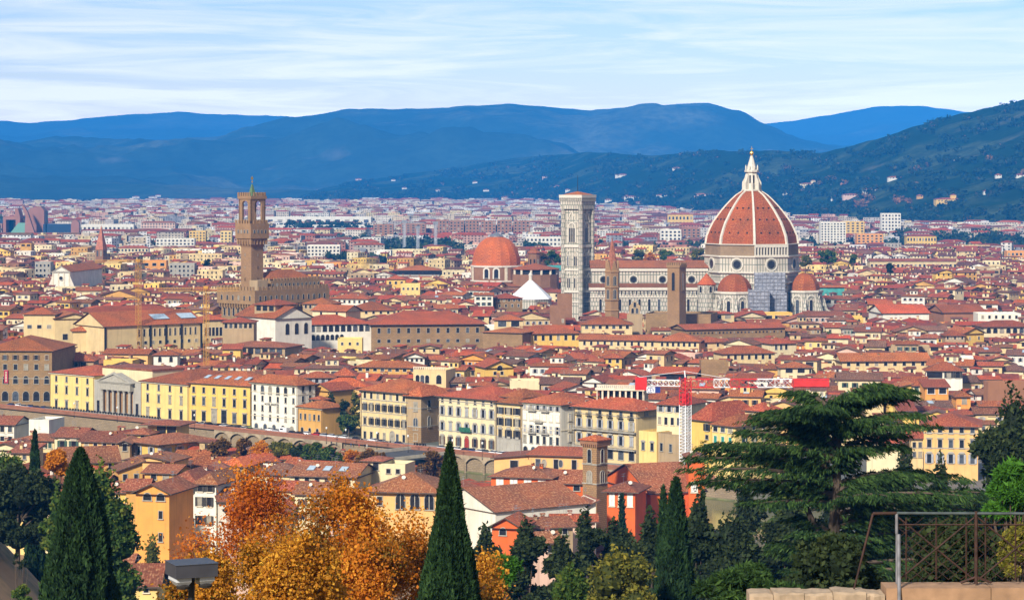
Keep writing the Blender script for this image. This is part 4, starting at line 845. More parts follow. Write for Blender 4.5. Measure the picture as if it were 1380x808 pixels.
def loggia():
    Y = LY(803, 24); w = 16.0; t = thing('roof_loggia', 'open rooftop loggia with stone columns and balustrade on cream palazzo', 'loggia', (wx(804, Y), Y, wz(546, Y)), R(-14)); H = wz(522, Y) - wz(546, Y)
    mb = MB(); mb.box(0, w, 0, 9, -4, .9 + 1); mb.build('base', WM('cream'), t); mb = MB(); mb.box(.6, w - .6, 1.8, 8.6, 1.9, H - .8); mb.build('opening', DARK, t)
    for k in range(9): mb = MB(); mb.box(w * k / 8 - .3 if k else 0, w * k / 8 + .3 if k < 8 else w, 0, .6, 1.9, H - .8); mb.build('column', PTRIM, t)
    for k in range(1, 5): mb = MB(); mb.box(w - .6, w, k * 2.1 - .3, k * 2.1 + .3, 1.9, H - .8); mb.build('column', PTRIM, t)
    mb = MB(); mb.box(-.4, w + .4, -.4, 9.4, H - .8, H); mb.build('cornice', PTRIM, t)
    mb = MB(); mb.box(0, w, 0, .3, H + .9, H + 1.1); [mb.box(.1 + j * .7, .4 + j * .7, .02, .28, H, H + .9) for j in range(int(w / .7))]; mb.box(w - .3, w, .3, 9, H + .9, H + 1.1); [mb.box(w - .28, w - .02, .6 + j * .8, .9 + j * .8, H, H + .9) for j in range(10)]; mb.build('balustrade', PTRIM, t)
    CONS.append((803, 862, 546, Y))
loggia()
place('house', 'tall pale cream house back with grey shutters left of the white crane mast', 'house', (885, LY(885, 12)), (919, LY(919, 14)), 16, 544, 'pale', 'hip', 2.6, 0, [('f', 3, 'r', 1.3, 2.3, 549, 0, 1, PTRIM, fS), ('f', 4, 'r', 1.2, 2.4, 566, 0, 1, PTRIM)], 577)
tb = place('house', 'yellow riverside house with terrace garden below the pale house', 'house', (861, LY(861, 4)), (885, LY(885, 4)), 10, 583, 'lemon', 'flat', .8, 0, [('f', 2, 'rh', 1.2, 2.4, 600, 0, 1)], 612)
place('house', 'grey brown terrace block with roof garden behind the white crane mast', 'house', (885.5, LY(885, 5)), (921, LY(921, 2)), 12, 586, 'tan', 'flat', .8, 0, [('f', 2, 'r', 1.3, 2.5, 601, 0, .7)], 612)
place('house', 'yellow ochre house with red hip roof right of the white crane mast', 'house', (931, LY(931, 2)), (959, LY(959, 0)), 22, 564, 'yellow', 'hip', 5.4, 0, [('f', 1, 'r', 1.5, 2.2, 573, .62, .95, None, SH['black']), ('f', 1, 'r', 1.3, 1.3, 586, .62, .95), ('f', 1, 'r', 1.8, 2.2, 600, .55, .95)], 640, chim=2)
place('house', 'pale yellow house with teal shutters and a row of black windows', 'house', (959.5, LY(959, -2)), (991, LY(991, -4)), 16, 571, 'lemon', 'hip', 3.0, 0, [('f', 3, 'r', 1.9, 1.5, 577, 0, .95, PTRIM), ('f', 3, 'rx', 1.3, 2.2, 591, .0, .95, PTRIM, SH['teal']), ('r', 3, 'r', 1.1, 1.8, 577, .1, .9, PTRIM), ('r', 3, 'r', 1.1, 2.0, 592, .1, .9, PTRIM, SH['green'])], 640, chim=2)
place('house', 'cream tower-like house with small red hip roof behind the pale yellow house', 'house', (1004, LY(1004, 14)), (1030, LY(1030, 14)), 9, 552, 'cream', 'hip', 2.4, 0, [('f', 2, 'r', 1.2, 1.6, 560, .1, .95)], 566, chim=1)
pz = place('palazzo', 'deep yellow palazzo with three rows of framed windows beside dark evergreen', 'building', (1245, 792), (1318, 789), 22, 573, 'apricot', 'hip', 3.2, 0, [('f', 5, 'r', 1.2, 2.4, 578, 0, 1, STONE), ('f', 5, 'rc', 1.25, 2.6, 597, 0, 1), ('f', 5, 'rh', 1.3, 2.8, 617, 0, 1, STONE, fS)], 640, bands=[14.6, 9.9], o=1.4)
place('house', 'golden yellow house with two attic windows left of the deep yellow palazzo', 'house', (1213, 822), (1233, 822), 15, 553, 'yellow', 'shed', 2.4, 0, [('f', 2, 'r', 1.0, 1.8, 558, 0, 1, PTRIM)], 590)
place('house', 'plain yellow wall house rising behind the cedar top', 'house', (1198, 868), (1228, 868), 12, 524, 'yellow', 'lean', 2.0, 0, [], 556)
place('house', 'cream low house with red roof between cedar and deep yellow palazzo', 'house', (1168, 800), (1213, 796), 10, 595, 'pale', 'hip', 2.6, 0, [('f', 3, 'r', 1.1, 1.7, 600, 0, 1)], 640)
place('house', 'white balconied house below the golden yellow house', 'house', (1184, 812), (1212, 812), 8, 566, 'pale', 'shed', 1.6, 0, [('f', 1, 'r', 3.6, 1.4, 571, .2, .95, PTRIM), ('f', 3, 'r', 1.2, 1.4, 582, .1, .95, PTRIM)], 590)
place('house', 'slim cream houses corner beside the deep yellow palazzo with dark windows', 'house', (1228, 800), (1244, 800), 9, 590, 'cream', 'shed', 2.0, 0, [('f', 2, 'r', 1.0, 1.7, 599, 0, 1), ('f', 2, 'r', 1.0, 1.7, 612, 0, 1)], 640)
place('house', 'bright orange house with two white framed windows', 'house', (1247, 930), (1278, 930), 12, 521, 'orange', 'shed', 2.0, 0, [('f', 2, 'r', 2.6, 2.2, 526, 0, 1, SH['white'])], 540)
place('house', 'small orange house with dark window right of the bright orange house', 'house', (1289, 905), (1308, 905), 10, 534, 'orange', 'hip', 1.8, 0, [('f', 1, 'r', 1.5, 1.9, 540, .3, .8)], 552)
place('house', 'white house with green shuttered arches and long balcony', 'house', (1248, 985), (1297, 983), 12, 499, 'white', 'hip', 3.2, 0, [('f', 2, 'a', 1.7, 2.6, 504, .5, 1, None, SH['black']), ('f', 1, 'r', 6, 2.4, 505, .02, .45, PTRIM)], 518, chim=3)
place('house', 'small cream house with a green door shutter below red roof above the cedar', 'house', (1216, 950), (1246, 948), 10, 519, 'pale', 'gx', 3.2, 0, [('f', 1, 'r', 1.0, 1.5, 523, .05, .3), ('f', 1, 'rx', 1.3, 2, 524, .5, .8, None, SH['green'])], 530)
place('city_wall', 'long brick fortress wall with sloping top behind the dark evergreen', 'wall', (1332, 900), (1440, 905), 5, 517, 'brick', 'flat', .6, 0, [], 540)
# ---------------------------------------------------------------- embankment, bridge, railings
def embankment():
    t = thing('embankment_wall', 'stone river wall with brick parapet and shallow arches under the road', 'wall', (0, 0, 0))
    xa, xb = -330, 70
    def seg(x0, x1, d0, d1, z0, z1, name, mat):
        mb = MB(); a, c = (x0, north_bank(x0)), (x1, north_bank(x1)); k = math.sqrt(1 + .81)
        mb.prism([(a[0], a[1] - d1), (c[0], c[1] - d1), (c[0], c[1] - d0), (a[0], a[1] - d0)], z0, z1); return mb.build(name, mat, t)
    seg(xa, xb, -.6, .8, -9, -.02, 'wall', brickmat('river_stone', (.34, .25, .15), (.28, .20, .12), (.17, .13, .08), 1.4, .6, .06))
    seg(xa, xb, -.4, 2.2, -.01, 1.15, 'parapet', brickmat('parapet_brick', (.34, .12, .06), (.28, .10, .05), (.24, .16, .11), .5, .25, .03)); seg(xa, xb, -.5, 2.4, 1.16, 1.4, 'coping', plain('coping_brick', (.36, .13, .07), .85, 0, .25, .6))
    seg(xa, xb, .81, 1.4, -9, -5.6, 'footing', plain('mossy_stone', (.15, .15, .06), .9, 0, .3, .5))
    for k in range(26):                                             # arches carrying the pavement
        x0 = -112 + k * 6.4; x1 = x0 + 6.4
        if -66 < x0 < -34: continue
        mb = MB(); n = 10
        pts = [(0, -.03), (0, -2.6), (.25, -2.6)] + [(.25 + 5.9 * i / n, -2.6 + 1.9 * math.sin(math.pi * i / n) ** .7) for i in range(1, n)] + [(6.15, -2.6), (6.4, -2.6), (6.4, -.03)]
        for (u0, z0), (u1, z1) in zip(pts[1:], pts[2:-1]):
            P = [(x0 + u, north_bank(x0 + u) - d, z) for u, d, z in ((u0, 2.1, z0), (u1, 2.1, z1), (u1, 2.1, -.03), (u0, 2.1, -.03))]; mb.face(P)
            mb.face([(x0 + u1, north_bank(x0 + u1) - 2.1, z1), (x0 + u0, north_bank(x0 + u0) - 2.1, z0), (x0 + u0, north_bank(x0 + u0) - .8, z0), (x0 + u1, north_bank(x0 + u1) - .8, z1)])
        mb.build('arch', plain('arch_stone', (.33, .25, .16), .9, 0, .25, .5), t)
        mb = MB(); mb.prism([(x0 - .35, north_bank(x0) - 1.9), (x0 + .35, north_bank(x0) - 1.9), (x0 + .35, north_bank(x0) - .7), (x0 - .35, north_bank(x0) - .7)], -8, -2.6); mb.build('pier', MATS['river_stone'], t)
    b = thing('bridge', 'pale concrete road bridge meeting the riverside road by the cream palazzo', 'bridge', (-34, north_bank(-34), 0), R(48)); L = 92
    # local +y runs south-west across the river, x back along the bank
    b.rotation_euler = (0, 0, math.atan2(-.74, -.67) - R(90))
    conc = plain('pale_concrete', (.48, .42, .33), .85, 0, .15, .4)
    mb = MB(); n = 16; pr = []
    for i in range(n + 1):
        y = 2 + 40.0 * i / n; zb = -6.5 + 5.2 * math.sin(math.pi * i / n) ** .6; pr.append((y, zb))
    for (y0, z0), (y1, z1) in zip(pr, pr[1:]):
        for x0, x1 in ((0, -20),):
            mb.face([(0, y0, z0), (0, y1, z1), (0, y1, -.6), (0, y0, -.6)]); mb.face([(0, y1, z1), (0, y0, z0), (-20, y0, z0), (-20, y1, z1)])
    mb.build('arch', conc, b)
    mb = MB(); mb.box(-20.4, .4, .5, L, -.6, .035); mb.build('deck', plain('asphalt', (.06, .06, .062)), b)
    for x in (-20.4, 0): mb = MB(); mb.box(x, x + .4, 1.5, L, .036, 1.1); mb.build('parapet', conc, b)
    mb = MB(); mb.box(-21, 1, 41, 46, -8, -.61); mb.build('pier', conc, b)
embankment()
# ================================================================ buildings of the middle distance, read off the photograph
def M(label, p0, p1, ridge, eave, bot, h, wall='cream', rk='hip', depth=13, dy=0.0, rows=(), name='house', cat=None, rise=None, **k):
    Y = (CZ - h) * F / (eave - HY); rr = []
    for side, n, kind, w, hh, py, *more in rows: rr.append((side, n, kind, w, hh, py, *more))
    return place(name, label, cat or name.split('_')[-1], (p0, Y), (p1, Y + dy), depth, eave, wall, rk, rise if rise is not None else max(.6, (eave - ridge) * Y / F * .85), 0, rr, bot, simple=True, **k)
S3 = lambda n, py, w=1.3, h=1.8, side='f', a=.03, b=.97, fm=PTRIM, sm=None: (side, n, 'r', w, h, py, a, b, fm, sm)
A3 = lambda n, py, w=1.6, h=2.8, side='f', a=.03, b=.97: (side, n, 'a', w, h, py, a, b, STONE)
M('cream gallery block with three small windows and a rooftop lantern', 32, 74, 413, 423.4, 462, 26, 'cream', 'hip', 18, 0, [S3(3, 440, 2.2, 1.8)], name='gallery_block', cat='museum')
M('plain cream gable block at the gallery', 74, 124, 421, 429, 468, 24, 'cream', 'gy', 30, 6, [S3(1, 454, 2.6, 3, a=.1, b=.45)], name='gallery_block', cat='museum')
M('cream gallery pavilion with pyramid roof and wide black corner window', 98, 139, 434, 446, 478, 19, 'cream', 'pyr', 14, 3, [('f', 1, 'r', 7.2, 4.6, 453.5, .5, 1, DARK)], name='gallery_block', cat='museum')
gl = M('long cream gallery wing with black vertical strips and rooftop skylights', 141, 273, 419, 440, 471, 22, 'cream', 'gx', 30, 34, [('f', 12, 'r', 1.1, 3.8, 450.5, .32, .95, PTRIM), ('f', 9, 'r', 1.6, 1.6, 464, .3, .97, PTRIM)], name='gallery_block', cat='museum')
for t in (.005, .46, .62, .78, .985): mb = MB(); x = gl.w * t; mb.box(x - .5, x + .5, -.35, -.02, 0, gl.h - .5); mb.build('dark_pilaster', IRON, gl.o)
for t in (.62, .9): skylight(gl.roof, gl.w * t, 4, gl.h + 2.3, .38, 9, 6)
M('cream wing with tall dark windows right of the yellow crane mast', 274, 306, 424, 431, 462, 21, 'cream', 'hip', 16, 6, [S3(6, 447, 1.5, 4.4), S3(4, 458, 1.5, 1.6)], name='gallery_block', cat='museum')
M('long red roofed range behind the gallery pavilion', 112, 236, 412, 420, 428, 24, 'cream', 'hip', 16, 8, [S3(10, 422.5)])
M('low cream gabled house with long red roof under the gallery wing', 141, 199, 469, 476, 482, 16, 'apricot', 'gx', 10, -4, [])
M('white house with two arched windows below the long gallery wing', 207, 239, 471, 478, 493, 16, 'white', 'hip', 10, 0, [A3(2, 484, 1.4, 2.4)], chim=2)
M('house with dark loggia windows behind the yellow palazzo wing', 71, 126, 474, 486, 497, 16, 'tan', 'hip', 14, 0, [('f', 5, 'r', 3.4, 2.2, 491, .04, .8, PTRIM)], chim=1)
M('low house of dark shaded upper windows behind deep yellow palazzo', 258, 311, 485, 492, 500, 15, 'ochre', 'hip', 12, -3, [S3(5, 495, 1.6, 1.9)], chim=1)
M('yellow house with grey blue tank terrace behind', 300, 324, 464, 470, 484, 18, 'yellow', 'shed', 10, 0, [S3(1, 476)])
M('white gabled church front with tall arched windows left of the long brown hall', 371, 420, 411, 429, 462, 26, 'white', 'gy', 34, 14, [A3(3, 444, 2.2, 5.4, a=.2)], name='church')
M('tan stone tower block with open loggia left of the white church front', 343, 371, 402, 410, 462, 32, 'tan', 'hip', 16, -8, [('f', 3, 'r', 2.6, 3, 413.5, .05, .97, DARK), S3(1, 428), S3(1, 445)], name='tower_house', cat='house')
M('white arcaded wing with arched loggia windows beside the brown hall', 406, 502, 424, 437.5, 474, 20, 'white', 'hip', 26, 10, [A3(11, 443, 2.2, 3.4), A3(9, 455, 1.8, 2.8, a=.0, b=.6)], name='library', cat='library')
M('long brown stone hall with two rows of windows under a wide red roof', 501, 653, 419, 437, 471, 20, BROWNST, 'hip', 34, 6, [('f', 11, 'rc', 1.5, 2.6, 445.5, .02, .98, STONE), ('f', 11, 'r', 1.6, 1.6, 459.5, .02, .98, STONE)], name='library', cat='library', o=1.6)
M('red roofed tower floor with dark window strip above the brown wall', 666, 705, 423, 431, 443, 21, 'cream', 'hip', 14, 0, [('f', 2, 'r', 4.2, 3.0, 436, .05, .95, PTRIM)])
M('plain brown buttressed hall right of the long brown hall', 651, 704, 440, 447, 466, 18, BROWNST, 'hip', 22, -8, [], name='hall')
M('brown palazzo with hip roof below the white marble pyramid', 668, 704, 395, 402, 420, 22, BROWNST, 'hip', 18, 4, [S3(5, 404.5, 1.3, 1.6), S3(4, 412, 1.2, 1.8)], name='palazzo', cat='building')
M('windowless square brown tower stump behind the long yellow range', 741, 762, 413.5, 414, 439, 24, BRICKW, 'flat', 9, 0, [S3(1, 432, 1, 1.8, a=.7)], name='tower', cat='tower', rise=.1)
M('square brown brick tower stump at the foot of the marble bell tower', 751, 771, 396, 398, 412, 28, BRICKW, 'flat', 9, 0, [], name='tower', cat='tower', rise=.1)
M('long yellow range with seven windows under red hip roof', 704, 780, 437.5, 449.5, 466, 17, 'yellow', 'hip', 18, 6, [S3(7, 455.5, 1.5, 2.6)], o=1.2)
M('lower cream yellow range with a row of small windows right of the yellow range', 780, 887, 450, 457, 472, 15, 'cream', 'gx', 14, -10, [S3(11, 462, 1.2, 2.0)], o=1.2)
M('cream range with dark windows and bright red roof below the brown watch tower', 887, 942, 447, 459, 471, 16, 'cream', 'hip', 18, -4, [S3(7, 463.5, 1.2, 2.0)], o=1.2)
M('cream gable house at the end of the cream range', 943, 976, 453, 461, 474, 15, 'cream', 'hip', 11, 4, [S3(2, 465, 1.2, 1.7)], chim=1)
M('cream hip roofed house behind the yellow range', 784, 852, 426, 437, 449, 19, 'cream', 'hip', 20, 0, [S3(7, 440.5, 1.6, 1.8)], chim=1)
bg = M('stone bell gable with three bells rising over red roofs', 845, 866, 424, 425, 452, 22, 'tan', 'flat', 2.2, 0, [], name='bell_gable', cat='bell gable', rise=.1)
mb = MB(); x = bg.w; plate(mb, [(x * .15, bg.h + .8), (x * .85, bg.h + .8), (x * .85, bg.h + 5), (x * .5, bg.h + 8), (x * .15, bg.h + 5)], 0, 1.6); mb.build('gable', WM('tan'), bg.o)
for t, z in ((.36, 1), (.64, 1), (.5, 4.2)): win(bg.o, 'a', 1.3, 2.6, x * t, 0, bg.h + .8 + z - .6, 0, STONE)
M('long rough brown battlemented wall below the marble nave', 870, 958, 423, 424, 441, 21, BROWNST, 'flat', 24, -8, [], name='fortress_wall', cat='wall', rise=.1)
M('sloping brown wall with small holes under a long red roof', 925, 1058, 437, 444, 456, 18, BROWNST, 'gx', 20, 18, [('f', 26, 'r', .9, .9, 449, .02, .98, BROWNST)], name='old_hall', cat='hall')
M('cream range with five dark windows under a long red roof', 975, 1044, 466, 476.5, 491, 15, 'cream', 'hip', 14, 6, [S3(7, 481.5, 1.3, 2.1)], chim=2)
M('white villa with three tall windows right of the brown wall', 1039, 1073, 455, 463, 480, 17, 'pale', 'hip', 14, 5, [S3(3, 468, 1.3, 2.4, a=.1, b=.7), S3(3, 468, 1.2, 2.2, 'r')], chim=1)
M('rough flat brown stone block below the cream range', 945, 982, 488, 489, 509, 18, BROWNST, 'flat', 10, 0, [], name='stone_block', cat='building', rise=.1)
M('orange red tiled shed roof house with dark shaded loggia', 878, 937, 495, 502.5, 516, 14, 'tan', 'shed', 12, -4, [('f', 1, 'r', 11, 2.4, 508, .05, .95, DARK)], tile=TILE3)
M('golden yellow house with small windows left of the shaded loggia house', 816, 838, 475, 482, 498, 17, 'yellow', 'hip', 11, 0, [S3(2, 486), S3(2, 494, 1, 1)], chim=1)
M('long cream yellow house with seven windows above the cedar top', 1135, 1252, 475, 486.5, 502, 15, 'cream', 'gx', 15, 3, [('f', 9, 'r', 1.5, 2.1, 489.8, .02, .98, PTRIM)], chim=4, o=1.1)
M('white cream house with two wide dark windows above the red crane arm', 1052, 1094, 487, 495, 511, 14, 'pale', 'hip', 13, 0, [('f', 2, 'r', 3, 1.9, 499, .08, .85, PTRIM), S3(1, 500, .9, 1.7, a=.9, b=1)], chim=1)
M('huge bright orange tiled roof of an old hall', 1190, 1252, 410, 422, 425, 21, 'white', 'gx', 30, 3, [], name='hall', tile=TILE3)
M('brown walled hall with broad red roof right of the orange roof', 1272, 1328, 410, 421, 433, 19, 'brick', 'gx', 30, 3, [], name='hall')
M('long white flat roofed building with small attic windows', 1318, 1376, 413, 424, 433, 20, 'white', 'flat', 14, 0, [S3(6, 427)], rise=.3)
M('white loggia house with dark arches near the frame edge', 1326, 1392, 431, 440, 456, 18, 'pale', 'hip', 16, 3, [A3(7, 445.5, 2.2, 2.6)], o=1.3)
M('yellow gable house with brown loggia roof', 1300, 1326, 440, 449, 468, 17, 'yellow', 'gy', 14, 6, [S3(2, 456, 1, 1.6)], chim=1)
M('red roofed house row with dark eave windows left of yellow gable house', 1274, 1300, 444, 452, 462, 16, 'tan', 'hip', 12, 0, [S3(5, 455, 1, 1.6)])
M('plain yellow block with flat terrace behind garden trees', 455, 488, 457.5, 458, 477, 17, 'lemon', 'flat', 10, 0, [S3(3, 463, 1.1, 1.4)], rise=.3)
M('long ochre house with small attic windows above the cream palazzo', 478, 563, 485, 494, 505, 14, 'ochre', 'hip', 13, -6, [S3(8, 497.5, 1.6, 1.2)], chim=3)
lg = M('cream house with three green arches under a roof balustrade', 557, 601, 499, 500, 524, 18, 'cream', 'flat', 12, -4, [('f', 3, 'a', 1.7, 3.2, 510, .06, .5, PTRIM), ('f', 1, 'a', 2.2, 3.6, 510, .62, .95, PTRIM)], rise=.2)
mb = MB(); [mb.box(.1 + j * .9, .5 + j * .9, -.2, .2, lg.h + .8, lg.h + 1.7) for j in range(int(lg.w / .9))]; mb.box(0, lg.w, -.22, .22, lg.h + 1.7, lg.h + 1.9); mb.build('balustrade', PTRIM, lg.o)
M('golden gable house with an arched attic window', 655, 692, 484, 495, 508, 17, 'yellow', 'gy', 14, 4, [('f', 1, 'a', 2.2, 2.0, 496, .3, .7, STONE), S3(2, 503, 1.3, 1.4, a=.2, b=.7)])
M('cream gable end house between red roofs near the brown hall', 565, 592, 464, 468, 478, 16, 'cream', 'gy', 12, 0, [S3(2, 472, 1, 1.2)])
M('white gable house with little round arch windows', 545, 572, 474, 481, 490, 16, 'white', 'gy', 12, 0, [A3(4, 485, .9, 1.3)])
M('white low house with strip of attic windows over white palazzo', 634, 668, 513, 519, 530, 15.5, 'white', 'hip', 10, 0, [S3(4, 523, 1.4, 1.3)], chim=2)
M('pale flat wall house behind the narrow cream house', 687, 727, 514, 515, 528, 16, 'pale', 'flat', 10, 0, [], rise=.2)
M('white broad gable behind the white palazzo with balconies', 757, 800, 516, 526, 532, 15, 'white', 'gy', 14, 4, [])
M('white gabled house with one dark window left of the roof loggia', 785, 812, 505, 514, 528, 17, 'white', 'gy', 12, -3, [S3(1, 519, 1.1, 1.9, a=.55, b=.75)])
M('terrace house with bright red roof behind the cream attic', 431, 496, 508, 521, 528, 14, 'apricot', 'hip', 14, 0, [S3(4, 525)], tile=TILE3)
M('long white house with shutters behind the ochre roof turret', 404, 450, 500, 508.5, 518, 15.5, 'white', 'hip', 12, 0, [S3(5, 513, 1.3, 1.6, sm=SH['grey'])], chim=2)
M('broad red roof with wide dark strip window', 450, 478, 494, 506, 514, 15.5, 'pale', 'hip', 12, 0, [('f', 1, 'r', 6, 1.6, 510, .1, .95, DARK)])
M('low tan hall of old roofs below the white church front', 300, 384, 459, 466, 482, 17, 'tan', 'hip', 20, -10, [('f', 8, 'r', 2.4, 2.2, 472, .05, .97, DARK)], tile=TILE2)
M('tan house of dark windows below the town hall battlements', 300, 342, 427, 434, 447, 27, 'tan', 'hip', 14, 0, [S3(6, 439, 1.5, 2.2)])
M('house with broad bright roof under the town hall flank', 408, 447, 400, 409, 418, 28, 'tan', 'hip', 16, -4, [S3(6, 413, 1.3, 1.8)])
M('white gable house between the town hall and the long brown hall', 421, 466, 409, 418, 430, 26, 'pale', 'gx', 14, -10, [S3(2, 422)])
M('broad orange red roof behind the long brown hall', 467, 530, 405, 418, 424, 24, 'cream', 'hip', 26, 0, [S3(6, 421, 1.3, 1.5)])
M('row of white houses under red roofs right of the town hall', 446, 496, 395, 402, 412, 24, 'white', 'hip', 14, -6, [S3(7, 406, 1.3, 1.7)], chim=3)
M('cream yellow house with flat gable wall on the far side', 540, 566, 383, 384, 398, 22, 'lemon', 'flat', 12, 0, [S3(4, 389, 1.3, 1.6)], rise=.3)
M('broad yellow house with dark window over red roofs', 521, 546, 370, 376, 388, 22, 'yellow', 'hip', 14, 0, [S3(3, 381, 1.6, 2)])
M('wide red roofed market hall on the far side of the town', 535, 592, 357, 364, 372, 20, 'grey', 'hip', 30, 0, [('f', 2, 'r', 30, 2.6, 367.5, 0, 1, DARK)])
TURQ = plain('turquoise_sheeting', (.06, .30, .26), .7, 0, .25, .3)
M('hall under turquoise sheeting left of the marble bell tower', 739, 759, 357, 364, 374, 22, 'grey', 'shed', 12, 0, [], tile=TURQ, name='hall')
M('house wrapped in teal netting right of the cathedral', 1103, 1138, 384, 387, 398, 20, TURQ, 'gx', 11, 0, [], chim=1)
# far landmarks ------------------------------------------------------------------------------
def far_block(label, p0, p1, top, base, wall, floors, bays, roofk='flat', depth=16, wm=None, name='apartment_block'):
    Y = 95 * F / (base - HY); h = wz(top, Y); A, B = P2(p0, Y), P2(p1, Y)
    b = bld(name, label, 'apartment block', A, B, depth, h, wall, roofk, 2.6, 0, (), simple=True, o=.6)
    for f in range(floors):
        z = h - (h * .92) * (f + 1) / floors + .8
        for k in range(bays): win(b.o, 'r', b.w / bays * .5, h / floors * .5, b.w * (k + .5) / bays, 0, z, 0, PTRIM, simple=True)
    note([A, B], h); CONS.append((p0, p1, base - (base - top) * .3, Y)); return b
far_block('tall white apartment tower right of the cathedral dome', 1106, 1140, 300, 334, 'white', 9, 8, depth=20)
far_block('yellow apartment slab behind the tall white tower', 1134, 1165, 299, 322, 'yellow', 6, 5)
far_block('white glass office cube at the foot of the wooded hill', 1188, 1214, 288, 322, 'white', 7, 6)
far_block('cream white block of flats beyond the clock tower', 414, 458, 331, 356, 'white', 5, 9)
far_block('long yellow villa block below the hill', 900, 934, 289, 305, 'yellow', 2, 7, 'hip')
far_block('deep red brick flats left of the far light masts', 503, 530, 303, 322, 'brick', 5, 4); far_block('deep red brick flats beside the far light masts', 540, 574, 302, 320, 'brick', 5, 5)
for i, (a, c, d) in enumerate(((587, 605, 'first'), (606, 625, 'second'), (627, 646, 'third'), (648, 668, 'fourth'), (670, 690, 'fifth'), (692, 714, 'sixth'))):
    far_block(f'dark red brick apartment slab, {d} from the left in the far row', a, c, 297 + (i % 2), 320, 'brick', 5, 4).o['group'] = 'far row of red brick slabs'
far_block('long pink school block with red roof on the plain', 190, 236, 300, 312, 'pink', 3, 12, 'hip'); far_block('yellow block of flats left of the clock tower', 255, 277, 312, 332, 'yellow', 5, 5); far_block('yellow tall flats right beside the clock tower', 297, 312, 312, 334, 'lemon', 5, 3)
far_block('dark glass flats with white stripes behind the yellow crane', 228, 262, 356, 381, 'grey', 4, 6); far_block('grey purple flat roofed office left of the white church', 47, 68, 354, 383, 'grey', 4, 4)
far_block('long white loggia flats on the plain by the clock tower', 210, 262, 322, 336, 'white', 3, 10); far_block('cream hotel with many windows on the plain', 158, 200, 334, 346, 'pale', 2, 9, 'hip')
far_block('orange clad block with white neighbour behind the church', 192, 224, 352, 368, 'orange', 2, 3); far_block('orange yellow block of flats near the long hedge', 1155, 1190, 316, 332, 'orange', 4, 6); far_block('long yellow monastery range at right', 1222, 1262, 318, 334, 'yellow', 2, 10, 'hip', 20)
far_block('long cream arcaded range with red roof right of the dome', 1172, 1290, 352, 364, 'cream', 1, 20, 'gx', 20)
far_block('orange block at the frame edge on the far plain', 1357, 1384, 339, 352, 'orange', 2, 5); far_block('white loggia flats left of the bell tower on the plain', 709, 756, 320, 338, 'white', 3, 9)
far_block('brick red flats right of the marble bell tower', 920, 944, 308, 325, 'brick', 4, 4); far_block('white flats with balconies between tower and dome', 890, 918, 310, 330, 'white', 4, 5)
far_block('long white shed roof on the far plain', 345, 500, 293, 301, 'white', 1, 12, depth=60); far_block('long white viaduct beyond the railway trees', 372, 522, 303.5, 309, 'white', 1, 20, depth=12); far_block('white low factory at the left plain', 100, 180, 303, 312, 'white', 1, 14, depth=40)
def courthouse():
    Y = 4300; z = lambda py: wz(py, Y); t = thing('courthouse', 'huge angular modern courthouse of brown slabs, dark glass and green roof', 'courthouse', (wx(30, Y), Y, 0)); x = lambda p: wx(p, Y) - wx(30, Y)
    br = plain('courthouse_stone', (.34, .15, .10), .8, 0, .1, .05); gl_ = plain('courthouse_glass', (.03, .06, .11), .2)
    def slab(pts, y0, y1, m, nm): mb = MB(); plate(mb, [(x(p), z(q)) for p, q in pts], y0, y1); mb.build(nm, m, t)
    slab([(4, 316), (8, 316), (8, 296), (21, 296), (21, 316), (26, 316), (27, 292), (24, 281), (20, 281), (20, 291), (4, 292)], 0, 30, br, 'slab'); slab([(-6, 316), (24, 316), (24, 295), (-6, 297)], 31, 60, gl_, 'glass_hall')
    slab([(14, 316), (39, 316), (38, 300), (27, 300)], -14, -1, COPPER, 'green_roof'); slab([(37, 316), (51, 316), (41, 286), (37, 279), (33, 275), (35, 283), (38, 290)], -25, -15, br, 'slab')
    slab([(36, 316), (58, 316), (58, 284), (53, 278), (40, 280), (36, 284)], 10, 40, br, 'tower'); slab([(58, 316), (104, 316), (104, 302), (58, 302)], 0, 40, gl_, 'glass_hall'); slab([(61.5, 316), (63, 316), (63, 284), (61.5, 284)], 0, 12, IRON, 'mast')
    slab([(97, 316), (108, 316), (108, 300), (104, 296), (99, 297), (97, 302)], -10, -1, br, 'slab'); note([(wx(0, Y), Y), (wx(108, Y), Y)], z(290)); CONS.append((0, 108, 314, Y))
courthouse()
# ================================================================ the near quarter south of the river
def aerial(parent, x, y, z):
    if 'aer' not in CH:
        mb = MB(); mb.tube((0, 0, -.5), (0, 0, 2.8), .035, .03, 4)
        for zz_, n in ((2.7, 5), (2.1, 7)):
            mb.tube((-.7, 0, zz_), (.7, 0, zz_), .02, .02, 4)
            for k in range(n): u = -.65 + 1.3 * k / (n - 1); mb.tube((u, -.3, zz_), (u, .3, zz_), .016, .016, 4)
        CH['aer'] = mb.mesh('aerial', METAL)
    link('aerial', CH['aer'], parent, (x, y, z), rnd.uniform(0, 3))
def dish(parent, x, y, z):
    if 'dish' not in CH:
        mb = MB(); mb.lathe([(.02, 0), (.3, .05), (.48, .16), (.5, .18)], 12); mb.tube((0, 0, 0), (.0, 0, -.3), .04)
        for i, v in enumerate(mb.v): mb.v[i] = (v[0], -v[2] * .85 + v[1] * .4, v[1] * .85 + v[2] * .5 + .9)
        mb.tube((0, .2, .8), (0, .2, -.6), .04); CH['dish'] = mb.mesh('satellite_dish', WHITE)
    link('satellite_dish', CH['dish'], parent, (x, y, z), rnd.uniform(-.6, .6))
